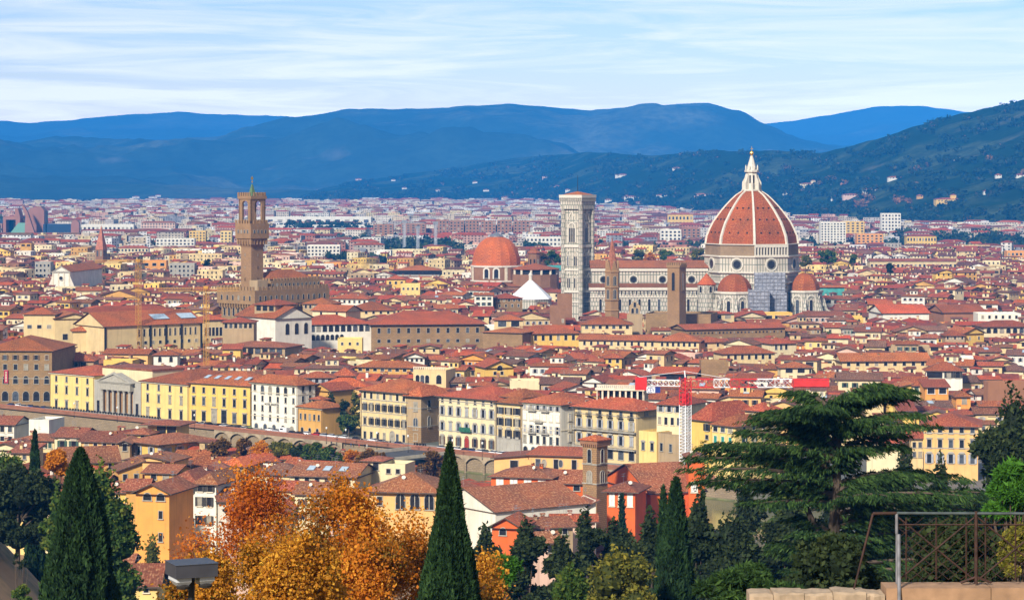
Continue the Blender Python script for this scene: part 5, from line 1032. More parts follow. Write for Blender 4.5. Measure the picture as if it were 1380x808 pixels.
def NB(label, p0, p1, Y, dy, depth, ridge, eave, bot, wall, rk='hip', rows=(), name='house', cat='house', rise=None, zg=0.5, tile=None, turn=False, **k):
    lim = .28 * (p1 - p0) * Y / F; dy = dy if turn else max(-lim, min(lim, dy))
    b = place(name, label, cat, (p0, Y), (p1, Y + dy), depth, eave, wall, rk, rise if rise is not None else max(.5, (eave - ridge) * Y / F * .9), zg, rows, bot, tile=tile or TILE2, **k)
    if rk != 'flat' and name == 'house':
        for q in range(rnd.choice((1, 1, 2, 3))): aerial(b.roof, b.w * rnd.uniform(.15, .85), b.d * rnd.uniform(.3, .7), b.h + b.rise * .55)
        if rnd.random() < .4: dish(b.roof, b.w * rnd.uniform(.2, .8), b.d * .25, b.h + b.rise * .5)
    return b
g, gr, bk = SH['green'], SH['grey'], SH['black']
NB('white house with two dark windows and long white side wall', -16, 19, 850, -28, 12, 560, 571, 596, 'white', 'gx', [('f', 3, 'r', 1.5, 2.0, 577, .1, 1, PTRIM), ('f', 3, 'r', 1.5, 1.6, 590, .1, 1, PTRIM)], chim=1)
NB('white low house with garden roof terrace behind dark cypress', 39, 66, 845, -6, 12, 566, 568, 580, 'white', 'flat', [])
NB('cream house of green shutters under red roof behind dark cypress', 19, 73, 800, -6, 12, 584, 592, 607, 'cream', 'hip', [('f', 6, 'r', 1.2, 1.9, 598, .02, .98, PTRIM, g)], chim=1)
NB('pale cream house with two tall shuttered windows and hedge on its roof', 73.5, 109, 792, -8, 13, 576, 588, 612, 'pale', 'gx', [('f', 2, 'rc', 1.6, 2.8, 599, .08, .95, PTRIM, g)], chim=4)
NB('ochre house with four small windows right of the pale cream house', 109.5, 162, 786, -12, 14, 581, 594, 610, 'apricot', 'gx', [('f', 4, 'r', 1.3, 1.9, 600, .02, .95, PTRIM)], chim=2)
NB('low cream house at the frame edge with flower terrace', -20, 34, 745, -10, 12, 594, 604, 622, 'pale', 'gy', [('f', 2, 'r', 1.0, 1.4, 612)], chim=1)
NB('low white house below the cream house at the left', 14, 40, 735, -4, 9, 599, 609, 624, 'cream', 'shed', [('f', 2, 'r', 1.0, 1.2, 615)], chim=1)
NB('house with large dark red roof above the autumn green oak', 86, 160, 720, 10, 18, 604, 624, 640, 'ochre', 'gx', [('f', 4, 'r', 1.1, 1.6, 630)], chim=3)
yp = NB('yellow palazzo with grey quoins and shuttered windows below the river wall', 175, 215, 762, -10, 20, 586, 593.5, 622, 'yellow', 'hip', [('f', 2, 'rc', 1.5, 3.2, 606, .1, .95, PTRIM, gr), ('r', 4, 'rc', 1.6, 3.2, 611, .02, .97, PTRIM, gr)], name='palazzo', cat='building', rise=2.2, o=1.5, turn=True)
for x in (0, yp.w): mb = MB(); mb.box(x - .8, x + .8, -.12, .9, 0, yp.h - .3); mb.build('quoin', STONE, yp.o)
ph = NB('rooftop pavilion with red roof and plants on the yellow palazzo', 199, 238, 782, -6, 10, 565.5, 571, 590, 'lemon', 'hip', [('f', 2, 'r', 2.6, 3.2, 577, .3, 1, DARK)], name='roof_pavilion', cat='pavilion', zg=9, o=2.2)
mb = MB(); mb.box(0, 18, -5, 1, 4.0, 4.3, 0); [mb.box(.1 + k * .6, .2 + k * .6, -4.95, -4.85, 4.3, 5.4) for k in range(30)]; mb.box(0, 18, -5, -4.8, 5.4, 5.5); mb.build('terrace_railing', METAL, ph.o)
NB('small red shed roof on the yellow palazzo beside the pavilion', 171, 200, 776, -2, 8, 576, 584, 592, 'lemon', 'hip', [('f', 2, 'r', 1.1, 1.0, 588)], zg=8)
NB('tan gable house with one dark window beside the yellow palazzo', 160, 175, 755, 0, 14, 592, 597, 625, 'tan', 'gy', [('f', 1, 'r', 1.3, 2.2, 602, .35, .75)])
NB('long ochre stepped house with sloping roof under the yellow palazzo', 168, 232, 715, -14, 12, 612, 619, 640, 'apricot', 'gy', [('f', 1, 'r', 1.4, 2.0, 632, .1, .3)], chim=1)
NB('small ochre house with satellite dish and red roof', 160, 192, 690, 2, 10, 619, 634, 652, 'ochre', 'lean', [('f', 2, 'r', 1.1, 1.7, 643)], chim=1)
NB('low red roofed house below the yellow palazzo corner', 195, 236, 680, -4, 12, 626, 636, 648, 'ochre', 'gx', [('f', 2, 'r', 1.5, 1.6, 641, .1, .9)], chim=2)
w1 = NB('white tall house with black shutters and small balconies among red roofs', 227, 263, 612, -14, 20, 633, 649, 745, 'white', 'hip', [('f', 3, 'r', 1.1, 2.1, 657, .12, .98, PTRIM, bk), ('f', 2, 'r', 1.2, 2.6, 676, .1, .75, PTRIM), ('f', 3, 'r', 1.1, 2.1, 702, .1, .95, PTRIM, bk), ('f', 3, 'r', 1.1, 2.1, 724, .1, .95, PTRIM, bk)], chim=1)
mb = MB(); z = wz(681, 612) - .5; mb.box(.5, 4, -1, 0, z, z + .2); [mb.box(.5 + k * .3, .55 + k * .3, -1, -.95, z + .2, z + 1.1) for k in range(12)]; mb.box(.5, 4, -1, -.94, z + 1.1, z + 1.16); mb.build('balcony', IRON, w1.o)
NB('white house with black shutters joined to the tall white house', 263, 291, 604, -4, 18, 636, 651, 745, 'white', 'hip', [('f', 2, 'r', 1.2, 1.9, 656, 0, .95, PTRIM, bk), ('f', 2, 'r', 1.1, 2.2, 675, 0, .9, PTRIM, bk), ('f', 2, 'r', 1.1, 2.2, 700, 0, .9, PTRIM, bk)], chim=1)
NB('white gable house with dark attic window behind the white houses', 290, 326, 650, 14, 16, 629, 640, 680, 'white', 'gy', [('f', 1, 'r', 1.2, 1.5, 644, .4, .7, PTRIM), ('f', 2, 'r', 1.5, 1.6, 655, .1, .9, PTRIM)])
NB('house of long red roof behind the autumn branches', 297, 345, 600, 8, 16, 659, 675, 720, 'white', 'gx', [('f', 3, 'r', 1.1, 1.8, 686, .1, .95, PTRIM)], chim=1)
NB('cream house with small canopy below the long red roof', 318, 372, 560, 4, 12, 684, 696, 740, 'pink', 'gx', [('f', 3, 'r', 1.1, 1.8, 706, .1, .95, PTRIM)], chim=1)
NB('bright red roofed house among white roofs', 288, 330, 690, -6, 14, 617, 627, 636, 'apricot', 'hip', [('f', 3, 'r', 1.1, 1.3, 632)], tile=TILE3, chim=1)
oc = NB('tall ochre house with two half round attic windows', 183, 228, 560, -3, 14, 651, 663, 745, 'orange', 'gy', [('f', 2, 'a', 1.9, 1.6, 668, .15, .95), ('f', 1, 'r', .9, 1.7, 692, .55, .95), ('f', 1, 'r', .9, 1.9, 722, .55, .95)], bands=[], rise=2.2)
NB('low roof beside the ochre house gable', 170, 196, 580, 0, 12, 648, 660, 680, 'ochre', 'gx', [], rise=2)
NB('red roofed house behind autumn crowns with skylights', 391, 478, 680, -8, 18, 624, 640, 650, 'pale', 'gx', [('f', 6, 'r', 1.2, 1.6, 645)], chim=2, sky=3)
NB('small cream house with little tower and white terrace walls', 489, 514, 690, -4, 8, 615, 620, 640, 'pale', 'hip', [('f', 1, 'r', 1.5, 2.2, 627, .5, .9)])
NB('cream terrace walls beside the little tower house', 514, 546, 688, -4, 9, 627, 628, 640, 'pale', 'flat', [('f', 2, 'r', 1.1, 1.2, 634, .1, .9)])
NB('large hip roofed house with paired arched windows behind the great cypress', 498, 590, 600, -3, 18, 637, 661, 690, 'apricot', 'hip', [('f', 3, 'am', 2.2, 3.6, 674, .35, .98), ('f', 1, 'r', 1.2, 2, 674, .05, .25)], chim=2, o=1.3)
# the church by the brick campanile
ch = place('church', 'long white church with plain gable and wide mottled red roof', 'church', (667.6, 595), (791, 611), 25, 689.4, 'white', 'gx', 4.4, .5, [], 705, tile=TILE2, o=.5)
NB('low white annex at the end of the long white church', 791, 803, 612, 2, 10, 672, 682, 702, 'white', 'lean', [])
def campanile():
    Y = 640; wd = 4.5; z = lambda py: wz(py, Y)
    t = sqtower('brick_bell_tower', 'square brown stone bell tower with arched openings beside the long white church', 'bell tower', 802, Y, wd, -40, z(597), TOWERST)
    mb = MB(); q = wd / 2 + .5; mb.box(-q, q, -q, q, z(597), z(592)); [mb.box(-q + .15 + k * .62, -q + .45 + k * .62, -q - .01, q + .01, z(600), z(597) - .01) for k in range(9)]; [mb.box(-q - .01, q + .01, -q + .15 + k * .62, -q + .45 + k * .62, z(600), z(597) - .01) for k in range(0)]; mb.build('cornice', BRICKW, t)
    mb = MB(); mb.lathe([(4.35, z(592)), (4.35, z(591)), (.1, z(585))], 4, ph=R(45)); mb.build('roof', TILE, t)
    for zz_ in (z(624), z(650)): mb = MB(); q = wd / 2 + .15; mb.box(-q, q, -q, q, zz_ - .15, zz_ + .15); mb.build('cornice', STONE, t)
    for k in range(4):
        tface(t, wd, k, 'a', 1.15, 3.4, 0, z(622), STONE); tface(t, wd, k, 'am', 1.5, 3.0, 0, z(649), STONE)
    CONS.append((787, 818, 700, Y))
campanile()
NB('apricot orange building with oval and square windows beside the river', 713, 790, 700, -4, 14, 608, 612, 634, 'apricot', 'shed', [('f', 3, 'r', 1.3, 2.6, 624, .0, .95, STONE), ('f', 2, 'o', 1.2, 2.0, 623, .12, .7)], rise=.9, tile=TILE)
NB('apricot wing with one square dark window by the river wall', 666, 713, 704, -4, 14, 612, 616, 640, 'apricot', 'lean', [('f', 1, 'r', 2.2, 2.0, 624, .4, .75, STONE)], rise=1.2)
NB('red house with white shutters under a mottled roof beside the white church', 662, 742, 650, -6, 16, 628, 641, 660, 'red', 'hip', [('f', 4, 'rx', 1.7, 2.4, 648, .03, .97, PTRIM, SH['white'])], chim=2)
NB('low mottled roofs between the red house and the brick bell tower', 742, 790, 648, -2, 14, 634, 650, 670, 'red', 'gx', [('f', 2, 'r', 1.6, 1.4, 656)], chim=1)
rb = place('house', 'large bright red orange house with broad gable and steep tile roof', 'house', (812, 668), (877, 638), 15, 645, 'red', 'gy', 5.8, .5, [('r', 1, 'a', 1.7, 2.2, 668, .2, .6, PTRIM)], 700, tile=TILE2, o=.6)
NB('red bay wing with tall white shutters in front of the red gable house', 818, 856, 626, -6, 12, 650, 661, 702, 'red', 'hip', [('f', 3, 'rx', 1.2, 3.4, 672, .02, .98, PTRIM, SH['white'])], o=1.2)
NB('red balcony wing right of the red bay', 856, 880, 640, 2, 8, 676, 681, 702, 'red', 'flat', [('f', 2, 'rx', 1.2, 3.0, 672, .05, .9, PTRIM, SH['white'])], rise=.2)
NB('orange red house with white shuttered window behind the crane mast', 928, 950, 640, 0, 12, 612, 618, 690, 'red', 'hip', [('f', 1, 'rx', 1.5, 2.6, 656, .1, .6, PTRIM, SH['white'])])
NB('small red house with a half round window below the white church', 663, 700, 560, -4, 10, 698, 709, 735, 'red', 'gy', [('f', 1, 'a', 1.5, 1.6, 715, .2, .6)], rise=2.2, tile=TILE)
NB('low tan roofs with white dish under the white church', 715, 772, 570, 4, 12, 700, 711, 735, 'tan', 'gx', [('f', 3, 'r', 1.1, 1.3, 717)], chim=2)
NB('bright red shed roofs before the brick bell tower', 745, 802, 590, 0, 9, 694, 702, 715, 'pink', 'gx', [('f', 2, 'r', 1, 1.2, 708)], tile=TILE3, chim=1)
NB('small pink house with mossy roof between dark firs', 728, 755, 540, 2, 9, 718, 731, 760, 'pink', 'gx', [('f', 1, 'r', 1, 1.3, 740)], chim=1)
# houses below the knoll
NB('cream yellow cottage with coarse tiled roof and aerials beside the great cypress', 158, 212, 450, 0, 10, 761, 789, 820, 'lemon', 'gx', [('f', 2, 'r', .9, 1.1, 793.5, .05, .95, PTRIM)], tile=TILE2, zg=9, chim=2)
NB('little cream cottage with tiled roof behind the coarse roofed cottage', 150, 175, 470, 0, 8, 748, 759, 775, 'pale', 'gx', [('f', 1, 'r', .9, 1.3, 764, .3, .7, PTRIM)], zg=6)
NB('cream cottage with flat corner and small red roof at the slope foot', 41, 68, 400, 0, 8, 764, 778, 820, 'cream', 'gx', [('f', 1, 'r', .8, 1.4, 787, .3, .7)], zg=18)
NB('flat roofed cream cottage wall at the slope foot', 21, 41, 402, 0, 7, 768, 769, 820, 'cream', 'flat', [('f', 1, 'r', .6, .7, 778, .0, .4)], zg=18, rise=.1)
NB('corner of a white cottage with red roof at the frame corner', -20, 13, 380, 0, 8, 788, 799, 820, 'white', 'gy', [], zg=20)
NB('low grey garden wall on the bare slope', -20, 21, 392, 0, 1.0, 782, 783, 800, 'grey', 'flat', [], name='garden_wall', cat='wall', zg=20, rise=.1)
# ================================================================ the rest of the town
PAL = ['cream'] * 30 + ['pale'] * 22 + ['white'] * 17 + ['yellow'] * 9 + ['lemon'] * 7 + ['ochre'] * 5 + ['tan'] * 8 + ['pink'] * 5 + ['grey'] * 3 + ['orange', 'apricot', 'brick']
def inside_foot(x, y, r):
    for ax, ay, c, s, w, d in FOOT:
        u, v = (x - ax) * c + (y - ay) * s, -(x - ax) * s + (y - ay) * c
        if -r < u < w + r and -r * .7 < v < d + r * .7: return True
    return False
for _p in ((0, 60, 566, 1000), (60, 120, 573, 1000), (120, 200, 581, 960), (200, 300, 592, 930), (300, 400, 603, 900), (400, 480, 607, 890), (480, 560, 611, 870), (560, 600, 628, 850), (600, 668, 650, 840)): CONS.append(_p)
CONS_B = {}
for cns in CONS:
    for b in range(int(cns[0] // 20), int(cns[1] // 20) + 1): CONS_B.setdefault(b, []).append(cns)
def allowed_z(x, y, w, d):
    """the highest roof that leaves what stands behind in view"""
    Yn = y - d / 2; p0, p1 = ppx(x - w / 2 - 1, Yn), ppx(x + w / 2 + 1, Yn); z = 99.0
    for b in range(int(p0 // 20), int(p1 // 20) + 1):
        for c0, c1, pb, Yc in CONS_B.get(b, ()):
            if Yc > Yn + 2 and c1 > p0 and c0 < p1: z = min(z, wz(pb, Yn))
    return z
def yaw_at(x, y):
    v = mnoise.noise(Vector((x / 260, y / 260, 0))); return R(-16 + 50 * v + rnd.uniform(-9, 9))
HS = []
def gen_old_town():
    y = 880.0
    while y < 2750:
        hw = .215 * y + 25; x = -hw
        dstep = 11.5 + (y - 900) * .003
        while x < hw:
            w = rnd.uniform(7.5, 17) * (1 + (y - 900) * .00018) * (1.6 if rnd.random() < .08 else 1); d = rnd.uniform(8, 13) * (1 + (y - 900) * .0001); x += w * .93
            xx, yy = x - w / 2, y + rnd.uniform(-4, 4)
            if yy < north_bank(xx) + 34 + (0 if xx < 40 else -14) : continue
            if rnd.random() < .05: continue
            pxx = ppx(xx, yy)
            if 2150 < yy and 440 < pxx < 640 and rnd.random() < .88: continue
            a = yaw_at(xx, yy)
            if inside_foot(xx, yy, min(w, d) * .55): continue
            base = 14.5 + 3.0 * mnoise.noise(Vector((xx / 120, yy / 120, 5)))
            h = base + rnd.uniform(-4.5, 3.6) + (rnd.uniform(2, 6) if rnd.random() < .13 else 0)
            if yy > 1900 and rnd.random() < (.34 if pxx < 640 else .09): h += rnd.uniform(0, 6); rk_far = 'flat'
            else: rk_far = None
            rise = min(w, d) * rnd.uniform(.13, .19); rk = rnd.choice(['hip', 'gx', 'gx', 'gx', 'gy', 'gy', 'shed', 'gx', 'hip', 'flat' if rnd.random() < .4 else 'gx'])
            if rk_far: rk = rk_far
            if rk == 'gy': rise = w * .17
            if rk == 'shed': rise = d * .22
            az = allowed_z(xx, yy, w, d)
            if h + rise > az: h = az - rise - .2
            if h < 5.0: continue
            if h < 9 and rnd.random() < .2: continue
            HS.append([yy, xx, w, d, h, rise, rk, a, rnd.choice(PAL), rnd.random()])
        y += dstep
    y = 640.0
    while y < 860:                                         # the near bank
        hw = .21 * y + 10; x = -hw
        while x < hw:
            w = rnd.uniform(9, 16); d = rnd.uniform(9, 13); x += w * .95; xx, yy = x - w / 2, y + rnd.uniform(-3, 3)
            if yy > south_bank(xx) - 12 or inside_foot(xx, yy, 5): continue
            if (yy > 700 and xx > 20) or ppx(xx, yy) > 830: continue
            h = rnd.uniform(9, 15); rise = d * .2; az = allowed_z(xx, yy, w, d)
            if h + rise > az: h = az - rise - .2
            if h < 4.5: continue
            HS.append([yy, xx, w, d, h, rise, rnd.choice(['gx', 'gx', 'hip', 'gy']), R(-20 + rnd.uniform(-14, 14)), rnd.choice(PAL), rnd.random()])
        y += 13
gen_old_town()
def visible():
    """how many picture columns x rows of each house show over what stands before it"""
    ev = [('o', Y, p0, p1, pt, None) for p0, p1, pt, Y in OCC]
    for i, (yy, xx, w, d, h, rise, *_r) in enumerate(HS):
        Yn = yy - d / 2; ev.append(('h', Yn, ppx(xx - w / 2, Yn), ppx(xx + w / 2, Yn), ppy(h + rise * .7, yy), i))
    ev.sort(key=lambda e: e[1]); cov = np.full(1700, 812.0); area = [0.0] * len(HS)
    for kind, Y, p0, p1, pt, i in ev:
        a, b = int(max(0, min(1699, p0 + 160))), int(max(0, min(1699, p1 + 160)))
        if b <= a: b = a + 1
        seg = cov[a:b]
        if i is not None:
            m = (np.arange(a, b) >= 160) & (np.arange(a, b) < 1540); area[i] = float((np.maximum(0, seg - pt) * m).sum())
        np.minimum(seg, pt, out=seg)
    return area
AREA = visible()
order = sorted(range(len(HS)), key=lambda i: -AREA[i])
N_HAND = sum(1 for o in COL.objects if o.parent is None and o.name.split('.')[0] == 'house')
NEARSET = [i for i in order if HS[i][0] < 1750][:max(0, 292 - N_HAND)]
# anchors that labels can point to: (name, px, py)
ANCH = [('the town hall tower', 341, 380), ('the marble bell tower', 778, 400), ('the cathedral dome', 1013, 400), ('the brown watch tower', 912, 425), ('the spired tower', 825, 425), ('the long brown hall', 577, 455), ('the white church front', 395, 445),
        ('the long yellow range', 742, 455), ('the gallery wing', 207, 450), ('the white hotel', 370, 540), ('the white balcony palazzo', 630, 560), ('the roof loggia', 832, 530), ('the red crane arm', 1010, 518), ('the bell gable', 855, 440),
        ('the long cream house', 1193, 492), ('the bright orange hall roof', 1220, 415), ('the white pyramid roof', 715, 390), ('the red chapel dome', 669, 365), ('the white loggia house', 1355, 447), ('the orange house', 1262, 528), ('the columned temple', 158, 530),
        ('the rough battlemented wall', 914, 432), ('the cream arched house', 579, 512), ('the small white church', 82, 375), ('the flat white building', 1347, 423), ('the two dark window house', 1073, 500), ('the golden gable house', 673, 497), ('the brown palazzo', 35, 500),
        ('the ochre attic house', 520, 498), ('the yellow crane mast', 187, 395), ('the deep yellow palazzo', 1278, 600), ('the near yellow palazzo', 230, 605), ('the pale yellow house', 985, 590), ('the fortress wall', 1360, 525), ('the cream palazzo loggia', 518, 545), ('the white balcony villa', 1056, 468)]
ROOFW = dict(hip='hip', gx='long ridged', gy='front gabled', shed='single sloped', flat='flat')
LAB = {}
def auto_label(i):
    yy, xx, w, d, h, rise, rk, a, wl, q = HS[i]; px, py = ppx(xx, yy), ppy(h, yy)
    def dist(A): return math.hypot((A[1] - px) * .8, (A[2] - py) * 1.4)
    n, ax, ay = min(ANCH, key=dist); dx, dy = px - ax, py - ay
    rel = ('left of' if dx < 0 else 'right of') if abs(dx) > 1.3 * abs(dy) else ('behind' if dy < 0 else 'before')
    size = 'broad' if w > 19 else 'narrow' if w < 11.5 else 'mid sized'
    return [size, WORD[wl], ROOFW[rk], rel, n, px, py]
def finish_labels(objs):
    """objs: [(object, parts of the label)]; whatever still reads alike is told apart by its place among the like"""
    def text(L, extra=''): return f"{L[0]} {L[1]} house with {L[2]} roof {L[3]} {L[4]}" + extra
    by = {}
    for o, L in objs: by.setdefault(text(L), []).append((o, L))
    ords = ['first', 'second', 'third', 'fourth', 'fifth', 'sixth', 'seventh', 'eighth', 'ninth', 'tenth']
    for t, v in by.items():
        if len(v) == 1: v[0][0]['label'] = t; continue
        v.sort(key=lambda e: e[1][5])
        for k, (o, L) in enumerate(v):
            extra = (', leftmost of these' if k == 0 else ', rightmost of these' if k == len(v) - 1 else f', {ords[min(9, k)]} from left of these')
            s = text(L, extra); o['label'] = ' '.join(s.split()[:16])
def far_win(mb, p0, ux, uy, L, z0, z1, nf, nb, ww, hh, m):
    """dark window panes standing a little proud of a wall that runs from p0 along (ux, uy)"""
    nx, ny = uy * .06, -ux * .06
    for f in range(nf):
        z = z1 - (f + 1) * (z1 - z0) / nf + .35 * (z1 - z0) / nf
        for k in range(nb):
            if rnd.random() < .12: continue
            c = L * (k + .5) / nb; a, b = c - ww / 2, c + ww / 2
            mb.face([(p0[0] + ux * a + nx, p0[1] + uy * a + ny, z), (p0[0] + ux * b + nx, p0[1] + uy * b + ny, z), (p0[0] + ux * b + nx, p0[1] + uy * b + ny, z + hh), (p0[0] + ux * a + nx, p0[1] + uy * a + ny, z + hh)], m)
def tinted(name, mul, scale, rough=.9, tile=False):
    m, nt, b = base_mat(name); a = attr(nt, 'tint'); n = tex(nt, scale, 5); s = tex(nt, scale * 5, 3)
    c = mixc(nt, ramp(nt, n.outputs[0], .3, .7, (.66,) * 3, (1.12,) * 3), (0, 0, 0), a.outputs['Color'])
    nt.nodes[-1].location = (0, 0)
    m2 = nt.nodes.new('ShaderNodeMix'); m2.data_type = 'RGBA'; m2.blend_type = 'MULTIPLY'; m2.inputs['Factor'].default_value = 1
    nt.links.new(a.outputs['Color'], m2.inputs['A']); nt.links.new(ramp(nt, n.outputs[0], .3, .7, (.62,) * 3, (1.1,) * 3), m2.inputs['B'])
    m3 = nt.nodes.new('ShaderNodeMix'); m3.data_type = 'RGBA'; m3.blend_type = 'MULTIPLY'; m3.inputs['Factor'].default_value = 1
    nt.links.new(m2.outputs['Result'], m3.inputs['A']); nt.links.new(ramp(nt, s.outputs[0], .3, .6, (.55 if tile else .8,) * 3, (1.12,) * 3), m3.inputs['B'])
    nt.links.new(m3.outputs['Result'], b.inputs['Base Color']); b.inputs['Roughness'].default_value = rough; return m
TW, TR = tinted('far_plaster', 1, .2), tinted('far_tiles', 1, .35, .85, True)
ROOFC = [(.38, .062, .020), (.31, .054, .021), (.44, .072, .020), (.24, .05, .024), (.33, .076, .032), (.50, .09, .02), (.19, .062, .036), (.36, .068, .024), (.22, .09, .045), (.30, .11, .05)]
def sub_block(mb, T, x0, y0, w, d, z0, z1, rise, rk, wall_c, roof_c):
    """a smaller volume of a house: a wing, a raised attic room"""
    U = lambda p: T(p[0] + x0, p[1] + y0, p[2])
    mb.tint = wall_c; t0 = walls(rk, w, d, z1, rise, z0)
    for f in t0.f: mb.face([U(t0.v[i]) for i in f], 0)
    mb.tint = roof_c; t1 = roof(rk, w, d, z1, rise, .45, .2)
    for f, m in zip(t1.f, t1.m): mb.face([U(t1.v[i]) for i in f], 1 if m == 0 else 2)
    for k in range(max(1, int(w / 2.6))): a = w * (k + .5) / max(1, int(w / 2.6)); mb.face([U((a - .5, -.06, z1 - 1.9)), U((a + .5, -.06, z1 - 1.9)), U((a + .5, -.06, z1 - .5)), U((a - .5, -.06, z1 - .5))], 3)
def stuff_house(mb, H):
    yy, xx, w, d, h, rise, rk, a, wl, q = H; c, s = math.cos(a), math.sin(a)
    def T(x, y, z): x -= w / 2; y -= d / 2; return (xx + x * c - y * s, yy + x * s + y * c, z)
    v = rnd.uniform(.85, 1.1); mb.tint = tuple(min(.88, k * v) for k in WC[wl]); t0 = walls(rk, w, d, h, rise); i0 = 0
    for f in t0.f[: (999)]: mb.face([T(*t0.v[i]) for i in f], 0)
    if rk != 'flat':
        _b = rnd.uniform(.8, 1.2); mb.tint = tuple(k * _b * rnd.uniform(.92, 1.08) for k in rnd.choice(ROOFC)); t1 = roof(rk, w, d, h, rise, .7)
        for f, m in zip(t1.f, t1.m): mb.face([T(*t1.v[i]) for i in f], 1 if m == 0 else 2)
        if q > .25:
            for k in range(rnd.choice((0, 1, 1, 2))):
                x, y = w * rnd.uniform(.15, .85), d * rnd.uniform(.3, .7); mb.tint = WC[rnd.choice(('cream', 'pale', 'white', 'tan', 'brick'))]; z = h + rise * .3; e = .5
                for p in (((x - e, y - e), (x + e, y - e)), ((x + e, y - e), (x + e, y + e)), ((x - e, y + e), (x - e, y - e))): mb.face([T(*p[0], z), T(*p[1], z), T(*p[1], z + 1.5 + rise * .4), T(*p[0], z + 1.5 + rise * .4)], 0)
                mb.tint = ROOFC[1]; mb.face([T(x - .7, y - .7, z + 1.6 + rise * .4), T(x + .7, y - .7, z + 1.6 + rise * .4), T(x + .7, y + .7, z + 1.9 + rise * .4), T(x - .7, y + .7, z + 1.9 + rise * .4)], 1)
    if rk in ('gx', 'hip') and w > 9 and (q * 17) % 1 < .28:
        k_ = rnd.uniform(.85, 1.1); sub_block(mb, T, w * rnd.uniform(.1, .5), d * .25, w * .32, d * .42, h, h + rise * .6 + 2.3, .7, rnd.choice(('gx', 'shed', 'hip')), tuple(min(.88, v_ * k_) for v_ in WC[wl]), rnd.choice(ROOFC))
    if h > 9 and (q * 37) % 1 < .38:
        sub_block(mb, T, w * rnd.uniform(-.05, .45), -4.6, w * rnd.uniform(.35, .55), 4.7, 0, h - rnd.uniform(2.4, 4.2), 1.3, 'shed', tuple(min(.88, v_ * rnd.uniform(.85, 1.1)) for v_ in WC[rnd.choice(PAL)]), rnd.choice(ROOFC))
    nf = 2 if h > 8 else 1
    if rnd.random() < .14: far_win(mb, T(0, 0, 0), c, s, w, h - 3, h - .3, 1, max(1, int(w / 5)), 3.6, 1.9, 3)
    else: far_win(mb, T(0, 0, 0), c, s, w, h - 3.3 * nf, h, nf, max(2, int(w / 3.2)), rnd.uniform(.95, 1.3), rnd.uniform(1.4, 1.9), 3)
    if a < -.1: far_win(mb, T(w, 0, 0), -s, c, d, h - 3.3 * nf, h, nf, max(1, int(d / 4)), 1.1, 1.6, 3)
    elif a > .1: far_win(mb, T(0, d, 0), s, -c, d, h - 3.3 * nf, h, nf, max(1, int(d / 4)), 1.1, 1.6, 3)
near_objs = []
def near_house(i):
    yy, xx, w, d, h, rise, rk, a, wl, q = HS[i]; c, s = math.cos(a), math.sin(a)
    A = (xx - w / 2 * c + d / 2 * s, yy - w / 2 * s - d / 2 * c); Bp = (A[0] + w * c, A[1] + w * s)
    rows = []; n = max(2, int(w / 3.3)); k = int(q * 97) % 4; fm = (PTRIM, STONE, PTRIM, WM(wl))[k]; sm = (None, SH['brown'], SH['green'], SH['grey'])[int(q * 53) % 4]
    if q < .16: rows.append(('f', max(1, int(w / 5)), 'r', 3.4, 1.9, h - 2.7, .05, .95, PTRIM))
    else:
        ww, hh = (1.1, 1.7) if q < .6 else (1.2, 1.4)
        sk = tuple(j for j in range(n) if rnd.random() < .15)
        rows.append(('f', n, 'a' if .55 < q < .62 else 'r', ww, hh, h - 1.2 - hh, .04, .96, fm, sm, False, sk))
        if h > 9: rows.append(('f', n, 'r', ww, hh + .2, h - 4.6 - hh, .04, .96, fm, sm, False, sk))
    if a < -.12: rows.append(('r', max(1, int(d / 4)), 'r', 1.1, 1.6, h - 3.0, .05, .95, fm))
    if a > .12: rows.append(('l', max(1, int(d / 4)), 'r', 1.1, 1.6, h - 3.0, .05, .95, fm))
    L = auto_label(i); cnt = int(q * 71) % 4
    b = bld('house', 'x', 'house', A, Bp, d, h, wl, rk, rise, 0, rows, o=.8, simple=True, chim=cnt if rk != 'flat' else 0, tile=(TILE, TILE2, TILE4, TILE3 if q > .9 else TILE)[int(q * 31) % 4], group='houses of the old town', sky=1 if rk == 'gx' and int(q * 43) % 5 == 0 else 0)
    near_objs.append((b.o, L))
    def block(nm, x0, y0, w_, d_, z0, z1, rs, kk, wk, n_):
        if z1 + rs > allowed_z(xx, yy - 3, w, d) - .2: return
        o = walls(kk, w_, d_, z1, rs, z0).build(nm, WM(wk), b.o); o.location = (x0, y0, 0); roof(kk, w_, d_, z1, rs, .45, .2).build('roof', [rnd.choice((TILE, TILE2, TILE4)), SOFF], o)
        for k_ in range(n_): win(o, 'r', 1.0, 1.3, w_ * (k_ + .5) / n_, 0, z1 - 1.9, 0, fm, None, True)
    if rk in ('gx', 'hip') and w > 9 and (q * 17) % 1 < .30: block('attic_room', w * rnd.uniform(.1, .5), d * .25, w * .32, d * .42, h, h + rise * .6 + 2.3, .7, rnd.choice(('gx', 'shed', 'hip')), wl, max(1, int(w / 6)))
    if h > 9 and (q * 37) % 1 < .40: block('wing', w * rnd.uniform(-.05, .45), -4.6, w * rnd.uniform(.35, .55), 4.7, 0, h - rnd.uniform(2.4, 4.2), 1.3, 'shed', rnd.choice(PAL), 2)
    if rk != 'flat' and yy < 1250:
        for _q in range(int(q * 83) % 3): aerial(b.roof, w * rnd.uniform(.1, .9), d * rnd.uniform(.3, .7), h + rise * .5)
        if int(q * 29) % 4 == 0: dish(b.roof, w * rnd.uniform(.2, .8), d * .25, h + rise * .45)
for i in NEARSET: near_house(i)
finish_labels(near_objs)
ns = set(NEARSET); mb = MB()
for i, H in enumerate(HS):
    if i not in ns: stuff_house(mb, H)
me = mb.mesh('distant_houses', [TW, TR, SOFF, DARK]); mb.add_tint(me)
